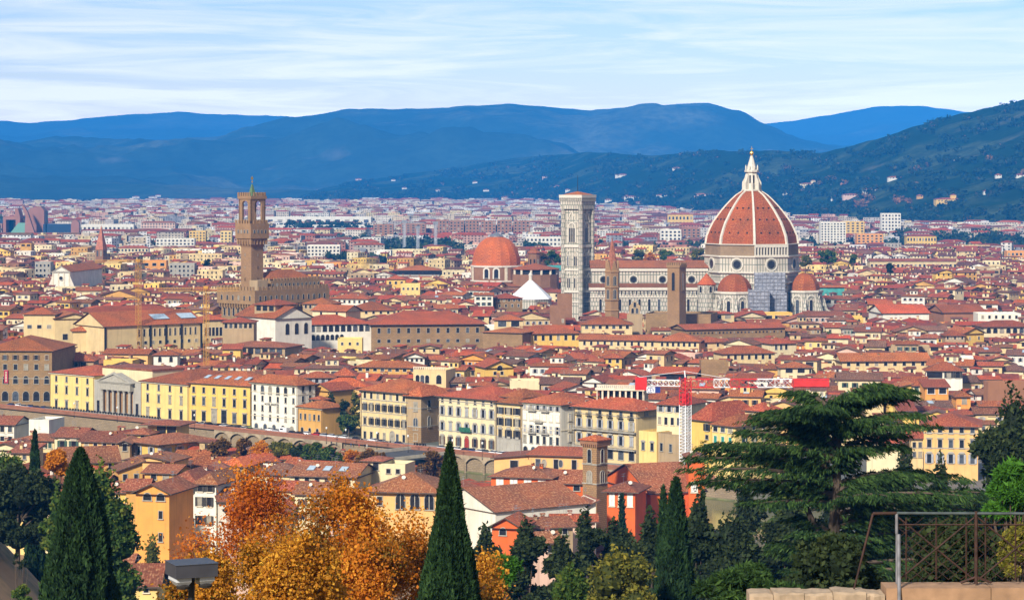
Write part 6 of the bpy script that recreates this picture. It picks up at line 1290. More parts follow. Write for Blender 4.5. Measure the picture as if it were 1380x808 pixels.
o = link('distant_houses', me); tag(o, 'countless red roofed houses packed across the old town', 'houses', kind='stuff')
# ---------------------------------------------------------------- the modern quarters on the plain
def plain_town():
    mb = MB(); y = 2700.0; pale = [(.66, .62, .54), (.62, .54, .42), (.60, .48, .32), (.64, .57, .46), (.55, .32, .24), (.48, .42, .36), (.62, .50, .27), (.74, .71, .66), (.40, .17, .11), (.32, .31, .32), (.58, .50, .38)]
    n = 0
    while y < 8600:
        hw = .215 * y + 60; x = -hw; st = 24 + (y - 2700) * .006
        while x < hw:
            w = rnd.uniform(11, 34) * (1 + (y - 2700) * .00016); x += w * rnd.uniform(1.05, 1.7); xx = x - w / 2; yy = y + rnd.uniform(-12, 12)
            px = ppx(xx, yy)
            if yy > near_foot(px) - 40 or (yy < 3050 and 440 < px < 640 and rnd.random() < .9): continue
            g_ = mnoise.noise(Vector((xx / 420, yy / 700, 9)))
            if g_ > .22: continue                                          # parks and fields
            d = rnd.uniform(10, 16); h = rnd.choice((8, 10, 12, 13, 14, 16, 18, 20, 22)) + rnd.uniform(-2, 2)
            if inside_foot(xx, yy, 10): continue
            h = min(h, allowed_z(xx, yy, w, d) - 2)
            if h < 5: continue
            a = R(rnd.uniform(-35, 20)); c, s = math.cos(a), math.sin(a); rk = 'flat' if rnd.random() < .5 + (.22 if yy > 4500 else 0) else rnd.choice(('hip', 'gx', 'hip'))
            T = lambda X, Y_, Z_: (xx + (X - w / 2) * c - (Y_ - d / 2) * s, yy + (X - w / 2) * s + (Y_ - d / 2) * c, Z_)
            mb.tint = rnd.choice(pale); t0 = walls('flat' if rk == 'flat' else rk, w, d, h, 2.5)
            if rk == 'flat': t0 = MB(); t0.box(0, w, 0, d, 0, h, 0, False); 
            for f in t0.f: mb.face([T(*t0.v[i]) for i in f], 0)
            if rk != 'flat':
                mb.tint = tuple(k * rnd.uniform(.8, 1.1) for k in rnd.choice(ROOFC)); t1 = roof(rk, w, d, h, 2.4, .6)
                for f in t1.f: mb.face([T(*t1.v[i]) for i in f], 1)
            elif rnd.random() < .5: mb.tint = rnd.choice(pale); t1 = MB(); t1.box(w * .3, w * .6, d * .2, d * .8, h + .01, h + 2.5); [mb.face([T(*t1.v[i]) for i in f], 0) for f in t1.f]
            nf = max(2, int(h / 3.3)); ind = mb
            far_win(mb, T(0, 0, 0), c, s, w, 1, h - .3, min(nf, 6), max(2, int(w / 4.2)), 1.9, 1.5, 2)
            if abs(a) > .15:
                if a < 0: far_win(mb, T(w, 0, 0), -s, c, d, 1, h - .3, min(nf, 6), 3, 1.8, 1.5, 2)
                else: far_win(mb, T(0, d, 0), s, -c, d, 1, h - .3, min(nf, 6), 3, 1.8, 1.5, 2)
            n += 1
        y += st
    me = mb.mesh('distant_apartment_blocks', [TW, TR, DARK]); mb.add_tint(me)
    tag(link('distant_apartment_blocks', me), 'pale apartment blocks and sheds crowding the far plain', 'buildings', kind='stuff')
plain_town()
# ================================================================ trees
def leaf_mesh(name, P, mat, size, asp=1.7, out=None, droop=0.0, spread=1.0, tint=None, jit=.35):
    """P: (n,3) leaf positions; each leaf a small quad; OUT: (n,3) directions that the leaves lean along"""
    n = len(P); P = np.asarray(P, float)
    d = nrg.normal(size=(n, 3)) * spread
    if out is not None: d += np.asarray(out)
    d[:, 2] -= droop; d /= np.linalg.norm(d, axis=1, keepdims=True) + 1e-9
    r = nrg.normal(size=(n, 3)); u = np.cross(d, r); u /= np.linalg.norm(u, axis=1, keepdims=True) + 1e-9
    s = size * (1 + jit * nrg.normal(size=(n, 1))).clip(.4, 2)
    a, b = d * s * asp * .5, u * s * .5
    V = np.empty((n, 4, 3)); V[:, 0] = P - a; V[:, 1] = P + b * .95 - a * .1; V[:, 2] = P + a; V[:, 3] = P - b * .95 - a * .1
    me = bpy.data.meshes.new(name); me.vertices.add(4 * n); me.vertices.foreach_set('co', V.ravel())
    me.loops.add(4 * n); me.loops.foreach_set('vertex_index', np.arange(4 * n, dtype=np.int32)); me.polygons.add(n); me.polygons.foreach_set('loop_start', np.arange(0, 4 * n, 4, dtype=np.int32))
    try: me.polygons.foreach_set('loop_total', np.full(n, 4, dtype=np.int32))
    except Exception: pass
    at = me.attributes.new('leaf', 'FLOAT', 'FACE'); t = nrg.random(n) if tint is None else np.clip(np.asarray(tint) + .18 * nrg.normal(size=n), 0, 1); at.data.foreach_set('value', t)
    me.materials.append(mat); me.update(calc_edges=True); me.validate(); return me
def vnoise(P, s, seed=0.0): return np.array([mnoise.noise(Vector((p[0] * s + seed, p[1] * s, p[2] * s))) for p in P])
BARK = wall_mat('bark', (.085, .06, .042), .3, 2.0); BARK2 = wall_mat('grey_bark', (.17, .14, .11), .3, 2.0)
L_CYP = leaf_mat('cypress_leaf', (.005, .014, .004), (.013, .038, .009), (.040, .085, .02), .1)
L_HOLM = leaf_mat('holm_oak_leaf', (.008, .015, .0045), (.019, .033, .009), (.048, .064, .017), .1)
L_OAK = leaf_mat('oak_leaf', (.022, .055, .008), (.06, .11, .016), (.17, .18, .02), .3)
L_CED = leaf_mat('cedar_needle', (.006, .018, .005), (.016, .044, .009), (.055, .105, .02), .1)
L_PINE = leaf_mat('pine_needle', (.02, .075, .006), (.05, .15, .012), (.08, .21, .02), .2)
L_GOLD = leaf_mat('autumn_leaf', (.16, .10, .012), (.58, .17, .010), (.82, .43, .045), .35)
L_RUST = leaf_mat('rust_leaf', (.34, .07, .010), (.62, .17, .012), (.85, .42, .05), .35)
L_ORANGE = leaf_mat('orange_leaf', (.42, .13, .01), (.60, .21, .012), (.70, .30, .02), .35)
L_BROWN = leaf_mat('brown_leaf', (.06, .035, .012), (.15, .075, .018), (.24, .12, .02), .25)
L_YG = leaf_mat('yellow_green_leaf', (.05, .06, .012), (.14, .14, .02), (.30, .24, .03), .3)
L_MIX = leaf_mat('plane_leaf', (.09, .09, .010), (.50, .19, .012), (.82, .46, .05), .35)
def cypress(label, px, top, Y, Rm, n, size, loc_base=None, mat=None, group='dark cypress trees', name='cypress', pw=.62, asp=2.6):
    x = wx(px, Y); zt = wz(top, Y); zb = gz(x, Y) - .3 if loc_base is None else loc_base; H = zt - zb
    t = thing(name, label, 'tree', (x, Y, zb), 0, group)
    th = nrg.uniform(0, 2 * math.pi, n); u = nrg.random(n) ** 1.15; ph = nrg.uniform(0, 9)
    prof = Rm * np.clip(1 - u, 0, 1) ** pw * np.clip((u + .02) / .10, 0, 1) ** .5
    lump = np.array([mnoise.noise(Vector((math.cos(a) * 2.2 + ph, math.sin(a) * 2.2, v * H * .42))) + .6 * mnoise.noise(Vector((math.cos(a) * 6 + ph, math.sin(a) * 6, v * H * .9))) for a, v in zip(th, u)])
    r = prof * (1 + .25 * lump) * (1 - .22 * nrg.random(n) ** 2)
    P = np.stack([r * np.cos(th), r * np.sin(th), u * H], 1); out = np.stack([np.cos(th) * .5, np.sin(th) * .5, np.full(n, 1.5)], 1)
    link('crown', leaf_mesh('crown', P, mat or L_CYP, size, asp, out, 0, .55, .42 + .42 * lump), t)  # tint follows the bulges: paler outside, darker in the hollows
    mb = MB(); mb.lathe([(max(.03, Rm * (1 - k) ** pw * min(1, ((k + .02) / .1)) ** .5 * .80), k * H * .97) for k in np.linspace(.02, .98, 14)], 12); mb.build('dark_core', mat or L_CYP, t)  # solid core added to block light, inner shade painted as the darkest leaf tone
    mb = MB(); mb.tube((0, 0, 0), (0, 0, H * .3), .16 * Rm, .08 * Rm, 7); mb.build('trunk', BARK, t); return t
def clump_tree(label, px, top, Y, wpx, hpx, mat, n, size, name='tree', cat='tree', group=None, k=9, zb=None, seed=0, asp=1.5, sparse=0.0, flat=1.0, core=True):
    """crown of uneven clumps: leaf faces on and inside each clump, branches reaching into them"""
    s = Y / F; x = wx(px, Y); zt = wz(top, Y); W_, H_ = wpx * s / 2, hpx * s; g = gz(x, Y) if zb is None else zb; zc0 = zt - H_
    if zb is None and Y < 500 and name == 'tree' and mat is not L_ORANGE: H_ = zt - g - .5; zc0 = zt - H_
    tall = zb is None and Y < 500 and name == 'tree' and H_ > 1.6 * W_
    g = min(g, zc0); t = thing(name, label, cat, (x, Y, g), 0, group); k = int(k * 2.1); r_ = random.Random(seed * 13 + int(px)); P, O, T, cs = [], [], [], []
    for i in range(k):
        a = r_.uniform(0, 6.28); q = math.sqrt(r_.random()) * .84; v = r_.uniform(.12, .86) if i else .84
        q *= 1 - .55 * max(0, v - .55) / .45; q *= .8 if tall else 1; rr = W_ * (r_.uniform(.34, .52) if tall else r_.uniform(.20, .40))
        cs.append((W_ * q * math.cos(a), W_ * q * .9 * math.sin(a), zc0 - g + H_ * v, rr, min(rr * flat, H_ * .36)))
    cs[0] = (0, 0, zc0 - g + H_ * .80, W_ * .36, H_ * .22); m = n // k
    for cx, cy, cz, rx, rz in cs:
        d = nrg.normal(size=(m, 3)); d /= np.linalg.norm(d, axis=1, keepdims=True); d[:, 2] = np.where(d[:, 2] < -.35, -d[:, 2] * .8, d[:, 2])
        lump = vnoise(d, 2.4, cx * 3.1); q = 1 + .34 * lump - .34 * nrg.random(m) ** 2 + .22 * (nrg.random(m) < .12) * nrg.random(m)
        P.append(np.stack([cx + d[:, 0] * rx * q, cy + d[:, 1] * rx * q, cz + d[:, 2] * rz * q], 1)); O.append(d * .8); T.append(.40 + .55 * lump + .12 * d[:, 2] + r_.uniform(-.13, .13))  # leaves paler on bulges and clump tops, darker in hollows
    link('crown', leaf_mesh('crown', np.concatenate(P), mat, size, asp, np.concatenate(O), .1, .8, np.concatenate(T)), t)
    if core:
        mb = MB()
        for cx, cy, cz, rx, rz in cs: mb.lathe([(max(.02, rx * .74 * math.cos(f)), cz + rz * .74 * math.sin(f)) for f in np.linspace(-1.45, 1.45, 7)], 9, (cx, cy))
        mb.build('dark_core', mat, t)  # added cores stop light passing through; darkest leaf tone stands for inner shade
    mb = MB(); hb = cs[0][2] * .75; mb.tube((0, 0, -.2), (0, 0, hb), .05 * W_ + .08, .03 * W_ + .03, 7)
    for cx, cy, cz, rx, rz in cs[1:]: mb.tube((0, 0, hb * r_.uniform(.45, .9)), (cx, cy, cz), .025 * W_ + .03, .01 * W_ + .01, 5)
    mb.build('trunk', BARK, t); return t
def branch_tree(label, px, top, Y, wpx, mat, per, size, levels=5, seed=1, name='plane_tree', group=None, dens=1.0, spread=.55, bark=None, zb=None, crown_low=.30, tipr=.5):
    """forked limbs down to twigs; leaves sit in loose bunches round the twigs, so light and what stands behind show through"""
    x = wx(px, Y); g = gz(x, Y) - .3 if zb is None else zb; H = wz(top, Y) - g; Wd = wpx * Y / F / 2; r_ = random.Random(seed)
    t = thing(name, label, 'tree', (x, Y, g), 0, group); mb = MB(); tips = []; mids = []
    def grow(p, d, L, rad, lv):
        q = p + d * L; mb.tube(p, q, rad, rad * .68, 6 if lv > 2 else 4, cap=lv == 0)
        if lv <= 2: mids.append((p + q) / 2)
        if lv == 0: tips.append(q); return
        for i in range(3 if lv > 1 and r_.random() < .75 else 2):
            a = Vector((r_.gauss(0, 1), r_.gauss(0, 1), r_.gauss(.25, .45))).normalized(); nd = (d * (1 - spread) + a * spread * 1.15 + Vector((0, 0, .10))).normalized(); grow(q, nd, L * r_.uniform(.68, .86), rad * .62, lv - 1)
    grow(Vector((0, 0, 0)), Vector((r_.gauss(0, .06), r_.gauss(0, .06), 1)).normalized(), H * crown_low, max(.05, H * .016), levels)
    tp = np.array([tuple(v) for v in tips + mids]); mx = np.abs(tp[:, :2]).max(); sc = np.array([Wd / max(.1, np.percentile(np.abs(tp[:, 0]), 97)), Wd / max(.1, np.percentile(np.abs(tp[:, 1]), 97)), 1.0]); zmax = tp[:, 2].max(); sc[2] = H * .97 / zmax
    mb.v = [(v[0] * sc[0], v[1] * sc[1], v[2] * sc[2]) for v in mb.v]; tp = tp * sc
    mb.build('trunk', bark or BARK, t); m = per
    C = np.repeat(tp, m, 0); rr = tipr * (H / 12); P = C + nrg.normal(size=C.shape) * rr * np.array([1, 1, .8]); tint = np.repeat(.45 + .5 * vnoise(tp, .35, seed * 1.7), m)
    keep = nrg.random(len(P)) < dens; link('crown', leaf_mesh('crown', P[keep], mat, size, 1.25, None, .25, 1, tint[keep]), t); return t
G_AU = 'autumn plane trees on the slope'
cypress('tall broad dark cypress nearest the viewer at the left, hiding old roofs', 108, 606, 136, 2.75, 46000, .125, group='great cypresses')
cypress('slender dark cypress rising between orange plane trees and the white church', 606, 598, 98, 1.72, 42000, .085, pw=.78, group='great cypresses')
cypress('dark cypress below the red gable house and crane mast', 911, 646, 170, 1.75, 18000, .18, group='great cypresses')
cypress('small dark cypress tip peeping left of the cypress below the crane', 894, 657, 200, 1.0, 5000, .2)
cypress('narrow black cypress on the knoll before the cream houses', 47, 581, 388, 1.7, 7000, .3, group='dark cypress trees')
cypress('dark conical fir before the red bay wing', 838, 667, 480, 2.3, 3500, .5, pw=.9, name='fir_tree')
cypress('thin cypress before the red house below the cedar', 947, 660, 260, .95, 3500, .25)
def cedar():
    px, Y, top = 1118, 165, 513; x = wx(px, Y); g = gz(x, Y) - .3; H = wz(top, Y) - g; s = Y / F; r_ = random.Random(5)
    t = thing('cedar_tree', 'great dark cedar with layered drooping branches filling the right corner', 'tree', (x, Y, g)); mb = MB()
    mb.tube((0, 0, 0), (.3, 0, H * .55), .55, .38, 9); mb.tube((.3, 0, H * .55), (.8, .2, H * .96), .38, .08, 7); mb.tube((.3, 0, H * .40), (-2.8, .5, H * .75), .28, .12, 7); P, O, T = [], [], []
    tiers = []
    def z_of(py): return wz(py, Y) - g
    # boughs read off the photograph: tip column, tip row, root height row
    B = [(1204, 523, 548), (1165, 516, 545), (1130, 530, 552), (1085, 530, 556), (1060, 548, 570), (1210, 552, 575), (1040, 558, 585), (1190, 585, 610), (1015, 580, 606), (968, 596, 622), (1090, 575, 604), (1150, 560, 590), (945, 612, 636), (1000, 612, 636), (1080, 622, 640), (1130, 600, 636), (1215, 632, 652), (1270, 640, 660), (1315, 655, 672), (1170, 640, 668), (1240, 662, 682), (1305, 684, 700), (960, 640, 655), (1020, 655, 668), (1100, 655, 680), (1200, 690, 712), (1270, 712, 728), (1085, 700, 722), (1120, 715, 738), (1060, 735, 752), (1170, 735, 756), (1225, 752, 775), (1080, 765, 790), (1150, 780, 800), (1300, 745, 762)]
    for (tx, ty, ry) in B:
        for rep in range(2):
            dxp = (tx - px) * s; dep = r_.uniform(-1, 1) * (1.6, 4.6)[rep]; L = math.hypot(dxp, dep) + .5; a = math.atan2(dep, dxp if abs(dxp) > .3 else .3)
            z1, z0 = z_of(ty) - rep * r_.uniform(.2, .7), z_of(ry) - rep * .5; z0 = max(.5, min(H * .93, z0))
            k = 9; pts = []
            for i in range(k + 1):
                f = i / k; pts.append(Vector((L * f * math.cos(a) + .3, L * f * math.sin(a), z0 + (z1 - z0) * math.sin(f * math.pi / 2) - .02 * L * f * f * 1.6)))
            for p, q, i in zip(pts, pts[1:], range(k)): mb.tube(p, q, .15 * (1 - i / k) + .03, .15 * (1 - (i + 1) / k) + .03, 5, cap=False)
            for i in range(1, k + 1):
                c = pts[i]; side = Vector((-math.sin(a), math.cos(a), 0)); wd = (.55 + .14 * L) * (1 - .55 * abs(i / k - .6)) * 1.25
                for j in range(17):
                    e = r_.uniform(-1, 1); b = c + side * (e * wd) + Vector((math.cos(a), math.sin(a), 0)) * r_.uniform(-.35, .7); b.z -= .10 * abs(e) * wd * .6 - r_.uniform(-.06, .10)
                    od = (side * e + Vector((math.cos(a), math.sin(a), 0)) * .7).normalized(); tn = r_.uniform(.0, .9)  # wide random tint puts sunlit tips into the needle colour
                    for m in range(15):
                        f = r_.random(); P.append((b.x + od.x * f * .75 + r_.gauss(0, .07), b.y + od.y * f * .75 + r_.gauss(0, .07), b.z - .20 * f * f + r_.gauss(0, .04))); O.append((od.x * .9, od.y * .9, -.25 - .45 * f)); T.append(tn + .1)
    mb.build('trunk', BARK, t)
    link('crown', leaf_mesh('crown', np.array(P), L_CED, .07, 4.6, np.array(O), .1, .35, np.array(T)), t)
cedar()
branch_tree('tall thin orange plane tree with see-through top above the lamp', 362, 611, 120, 112, L_RUST, 26, .105, 6, 3, group=G_AU, dens=.40, tipr=.34)
branch_tree('broad golden plane tree filling the lower middle', 452, 632, 106, 165, L_GOLD, 60, .095, 6, 8, group=G_AU, dens=.46, tipr=.31)
branch_tree('small rust orange plane tree left of the slender cypress', 552, 678, 112, 70, L_GOLD, 52, .10, 5, 4, group=G_AU, dens=.6, tipr=.45)
branch_tree('low yellow plane tree behind the floodlight', 268, 744, 96, 84, L_MIX, 60, .10, 5, 6, group=G_AU, dens=.75, tipr=.45)
branch_tree('low mixed green and orange plane tree under the golden one', 388, 706, 84, 120, L_MIX, 60, .085, 6, 12, group=G_AU, dens=.5, tipr=.32)
branch_tree('low golden plane tree at the lower middle edge', 508, 726, 102, 80, L_GOLD, 60, .095, 6, 15, group=G_AU, dens=.5, tipr=.34)
branch_tree('small yellow plane tree right of the slender cypress', 662, 744, 118, 44, L_MIX, 44, .105, 5, 9, group=G_AU, dens=.75, tipr=.4)
branch_tree('nearly bare red twigged tree before white houses', 272, 680, 240, 66, L_RUST, 8, .22, 6, 21, name='bare_tree', dens=.35, tipr=.5)
clump_tree('bright orange round tree beside the black cypress on the knoll', 78, 606, 384, 36, 34, L_ORANGE, 4500, .30, k=7, seed=2)
clump_tree('wide dark holm oak above the bare slope', 24, 628, 345, 116, 108, L_HOLM, 20000, .32, k=17, seed=3, zb=42, group='dark evergreens of the knoll')
clump_tree('dark holm oak at the frame edge above the bare slope', -12, 640, 350, 70, 90, L_HOLM, 7000, .36, k=9, seed=4, zb=42, group='dark evergreens of the knoll')
clump_tree('lighter green oak at the frame edge behind the holm oak', 6, 610, 372, 66, 44, L_OAK, 4500, .34, k=8, seed=5)
clump_tree('broad yellow green oak behind the broad cypress', 138, 626, 300, 116, 122, L_OAK, 16000, .33, k=16, seed=6)
clump_tree('smaller olive green oak left of the broad cypress', 78, 655, 305, 56, 92, L_OAK, 6000, .33, k=9, seed=7)
clump_tree('low yellow green shrubs under the tall ochre house', 205, 722, 485, 60, 40, L_YG, 5000, .4, k=9, seed=8)
for px, top, Y, w, h, sd in ((22, 745, 318, 10, 16, 1), (32, 755, 314, 15, 13, 2)): clump_tree(('tiny dark bush standing on the bare slope', 'low black bush beside the tiny bush on the bare slope')[sd - 1], px, top, Y, w, h, L_HOLM, 700, .2, k=4, seed=sd, name='bush', cat='bush')
clump_tree('dark green bush before the cream cottages', 30, 788, 250, 34, 30, L_OAK, 3000, .22, k=6, seed=9, name='bush', cat='bush')
clump_tree('dark bushy evergreen below the small red house', 654, 712, 300, 62, 130, L_HOLM, 9000, .34, k=8, seed=10, group='dark evergreens below the church')
clump_tree('tall dark evergreen between the small red house and the low roofs', 709, 704, 262, 72, 150, L_HOLM, 14000, .30, k=10, seed=11, group='dark evergreens below the church')
clump_tree('dark evergreen peak before the brick bell tower foot', 788, 692, 270, 66, 150, L_HOLM, 12000, .30, k=9, seed=12, group='dark evergreens below the church')
clump_tree('wide dark evergreen before the red bay wing', 828, 704, 272, 92, 140, L_HOLM, 14000, .30, k=12, seed=13, group='dark evergreens below the church')
clump_tree('dark evergreen between two low roofs at the lower middle', 757, 722, 255, 76, 130, L_HOLM, 11000, .30, k=9, seed=14, group='dark evergreens below the church')
clump_tree('dark green oak left of the cypress below the crane', 876, 692, 255, 72, 150, L_HOLM, 11000, .30, k=9, seed=15, group='dark evergreens below the church')
clump_tree('yellowish green oak at the lower middle edge', 832, 742, 165, 124, 130, L_YG, 15000, .17, k=15, seed=16)
clump_tree('green oak low before the dark evergreens', 770, 764, 160, 76, 100, L_OAK, 8000, .17, k=9, seed=17)
clump_tree('small bright green umbrella pine beside the slender cypress', 674, 751, 130, 50, 36, L_PINE, 6000, .12, k=8, seed=18, asp=4, name='pine_tree')
clump_tree('wide dark holm oak under the cedar boughs', 985, 694, 235, 130, 170, L_HOLM, 15000, .26, k=16, seed=19, group='dark evergreens below the cedar')
clump_tree('dark evergreen right of the cypress below the crane', 942, 668, 236, 64, 150, L_HOLM, 10000, .28, k=12, seed=33, group='dark evergreens below the cedar')
clump_tree('dark holm oak behind the cedar trunk', 1068, 672, 245, 110, 190, L_HOLM, 11000, .28, k=12, seed=20, group='dark evergreens below the cedar')
clump_tree('tall dark evergreen at the right edge before the fortress wall', 1366, 527, 240, 140, 168, L_HOLM, 34000, .30, k=22, seed=21)
clump_tree('small dark evergreen under the deep yellow palazzo', 1220, 606, 300, 72, 56, L_HOLM, 10000, .34, k=9, seed=22)
clump_tree('low dark evergreen beside the deep yellow palazzo foot', 1268, 620, 305, 60, 46, L_HOLM, 8000, .34, k=7, seed=23)
for px, top, Y, w, sd, lab in ((1004, 652, 300, 84, 51, 'dark evergreen behind the cedar left boughs'), (1062, 640, 330, 70, 52, 'dark evergreen filling the gap left of the cedar trunk'), (1120, 648, 310, 80, 53, 'dark evergreen right behind the cedar trunk'), (1180, 650, 320, 76, 54, 'dark evergreen under the cedar right boughs'), (1296, 652, 300, 80, 55, 'dark evergreen before the deep yellow palazzo')):
    clump_tree(lab, px, top, Y, w, 120, L_HOLM if sd != 52 else L_OAK, 9000, .33, k=10, seed=sd, group='dark evergreens below the cedar')
clump_tree('dark evergreen behind the cedar right boughs', 1240, 668, 230, 170, 190, L_HOLM, 15000, .28, k=14, seed=24)
clump_tree('bright green round pine at the right edge', 1366, 622, 92, 70, 90, L_PINE, 16000, .085, k=10, seed=25, asp=4, name='pine_tree')
clump_tree('dark shrub filling the ground behind the rusty railing', 1290, 700, 70, 170, 140, L_HOLM, 16000, .10, k=14, seed=26, name='shrub', cat='shrub')
clump_tree('yellow green shrub behind the railing at the right edge', 1372, 706, 58, 60, 80, L_YG, 9000, .07, k=9, seed=27, name='shrub', cat='shrub')
clump_tree('dark undergrowth shrub left of the railing under the cedar', 1140, 730, 80, 150, 120, L_HOLM, 9000, .11, k=10, seed=28, name='shrub', cat='shrub')
clump_tree('spreading green juniper over the terrace wall', 1010, 768, 58, 130, 44, L_CED, 16000, .05, k=10, seed=29, asp=4.5, flat=.6, name='juniper', cat='shrub')
G_RV = 'trees along the near river bank'
for i, (px, top, w, h, mat, lab) in enumerate(((300, 590, 40, 40, L_BROWN, 'brown leafed tree below the river wall at the white hotel'), (328, 590, 36, 36, L_BROWN, 'second brown leafed tree, under the hotel arches'), (352, 594, 38, 30, L_ORANGE, 'orange tree on the bank below the white hotel'), (382, 596, 40, 30, L_YG, 'yellow brown tree on the bank below the ochre house'),
        (404, 599, 26, 28, L_HOLM, 'dark green tree on the bank below the ochre house'), (424, 597, 34, 28, L_OAK, 'green tree on the bank below the garden'), (446, 603, 36, 26, L_OAK, 'yellow green tree on the bank by the bridge'), (472, 606, 34, 32, L_ORANGE, 'vivid orange tree before the bridge'), (503, 609, 40, 22, L_BROWN, 'low brown tree under the bridge arch'), (580, 606, 44, 48, L_BROWN, 'brown green tree before the river wall left of the slender cypress'))):
    Y = 740 - .12 * (px - 300) if px < 560 else 705; clump_tree(lab, px, top, Y, w, h, mat, 2600, .5, k=7, seed=40 + i, group=G_RV)
G_GD = 'garden trees by the ochre riverside house'
for i, (px, top, w, h, mat, off, lab) in enumerate(((445, 530, 30, 50, L_HOLM, 30, 'dark evergreen in the riverside garden next to the ochre house'), (462, 540, 30, 40, L_HOLM, 26, 'dark garden evergreen in the middle of the riverside garden'), (478, 528, 26, 54, L_YG, 32, 'yellow green garden tree against the cream palazzo'), (470, 560, 36, 22, L_OAK, 20, 'low green garden hedge tree above the garden wall'))):
    Y = LY(px, off); clump_tree(lab, px, top, Y, w, h, mat, 2400, .6, k=8, seed=60 + i, group=G_GD, zb=0)
clump_tree('rust coloured tree between roofs above the cream palazzo', 520, 491, 1110, 28, 20, L_BROWN, 900, .8, k=6, seed=70, zb=0)
for i, (px, top, Y, w, h, mat, lab) in enumerate(((1116, 337, 1900, 26, 18, L_OAK, 'round green tree right of the cathedral dome'), (1086, 346, 1850, 22, 14, L_YG, 'olive tree close beside the cathedral dome'), (1150, 343, 1950, 14, 12, L_OAK, 'small olive tree right of the round green tree'), (940, 336, 2050, 26, 18, L_YG, 'yellowing tree left of the cathedral dome'), (895, 337, 2080, 22, 14, L_OAK, 'green tree above the cathedral nave'), (858, 338, 2080, 26, 16, L_YG, 'yellow green tree above the nave roof'), (876, 341, 2060, 16, 12, L_ORANGE, 'orange tree above the nave roof'), (745, 338, 2000, 24, 20, L_OAK, 'green tree left of the marble bell tower'), (732, 341, 2000, 20, 18, L_BROWN, 'brown tree beside the round tower'), (1108, 449, 1290, 30, 10, L_OAK, 'terrace garden tree above the white villa'), (1199, 355, 1800, 10, 13, L_HOLM, 'small dark fir before the long arcaded range'), (281, 349, 2050, 12, 14, L_HOLM, 'dark blue green firs left of the clock tower'), (165, 353, 2200, 12, 9, L_OAK, 'green tree above the church roof'))):
    clump_tree(lab, px, top, Y, w, h, mat, 500, 1.3, k=6, seed=80 + i, zb=0, group='trees among the old roofs')
def undergrowth():
    P, O, T = [], [], []; r_ = random.Random(8)
    for i in range(2100):
        Y = r_.uniform(52, 530) if i % 3 else r_.uniform(200, 530); px = r_.uniform(560, 1440) if i % 5 else r_.uniform(218, 330)
        if i % 7 == 0: Y = r_.uniform(500, 720); px = r_.uniform(830, 1500)
        x = wx(px, Y); z = gz(x, Y)
        if Y > south_bank(x) - 3: continue
        if inside_foot(x, Y, 1.5) or (px < 120 and Y > 280): continue
        h = r_.uniform(1.2, 3.6) * (.55 if Y < 100 else 1); m = 70; d = nrg.normal(size=(m, 3)); d /= np.linalg.norm(d, axis=1, keepdims=True); d[:, 2] = np.abs(d[:, 2])
        P.append(np.array([x, Y, z]) + d * nrg.random((m, 1)) ** .4 * np.array([h * .9, h * .9, h])); O.append(d * .6); T.append(np.full(m, r_.random() * .7 if r_.random() > .1 else 1.0))
    me = leaf_mesh('undergrowth', np.concatenate(P), leaf_mat('shrub_leaf', (.010, .020, .006), (.024, .048, .010), (.09, .10, .02), .15), .36, 1.5, np.concatenate(O), 0, .8, np.concatenate(T))
    tag(link('undergrowth', me), 'dark undergrowth and brambles covering the wooded slope', 'undergrowth', kind='stuff')
undergrowth()
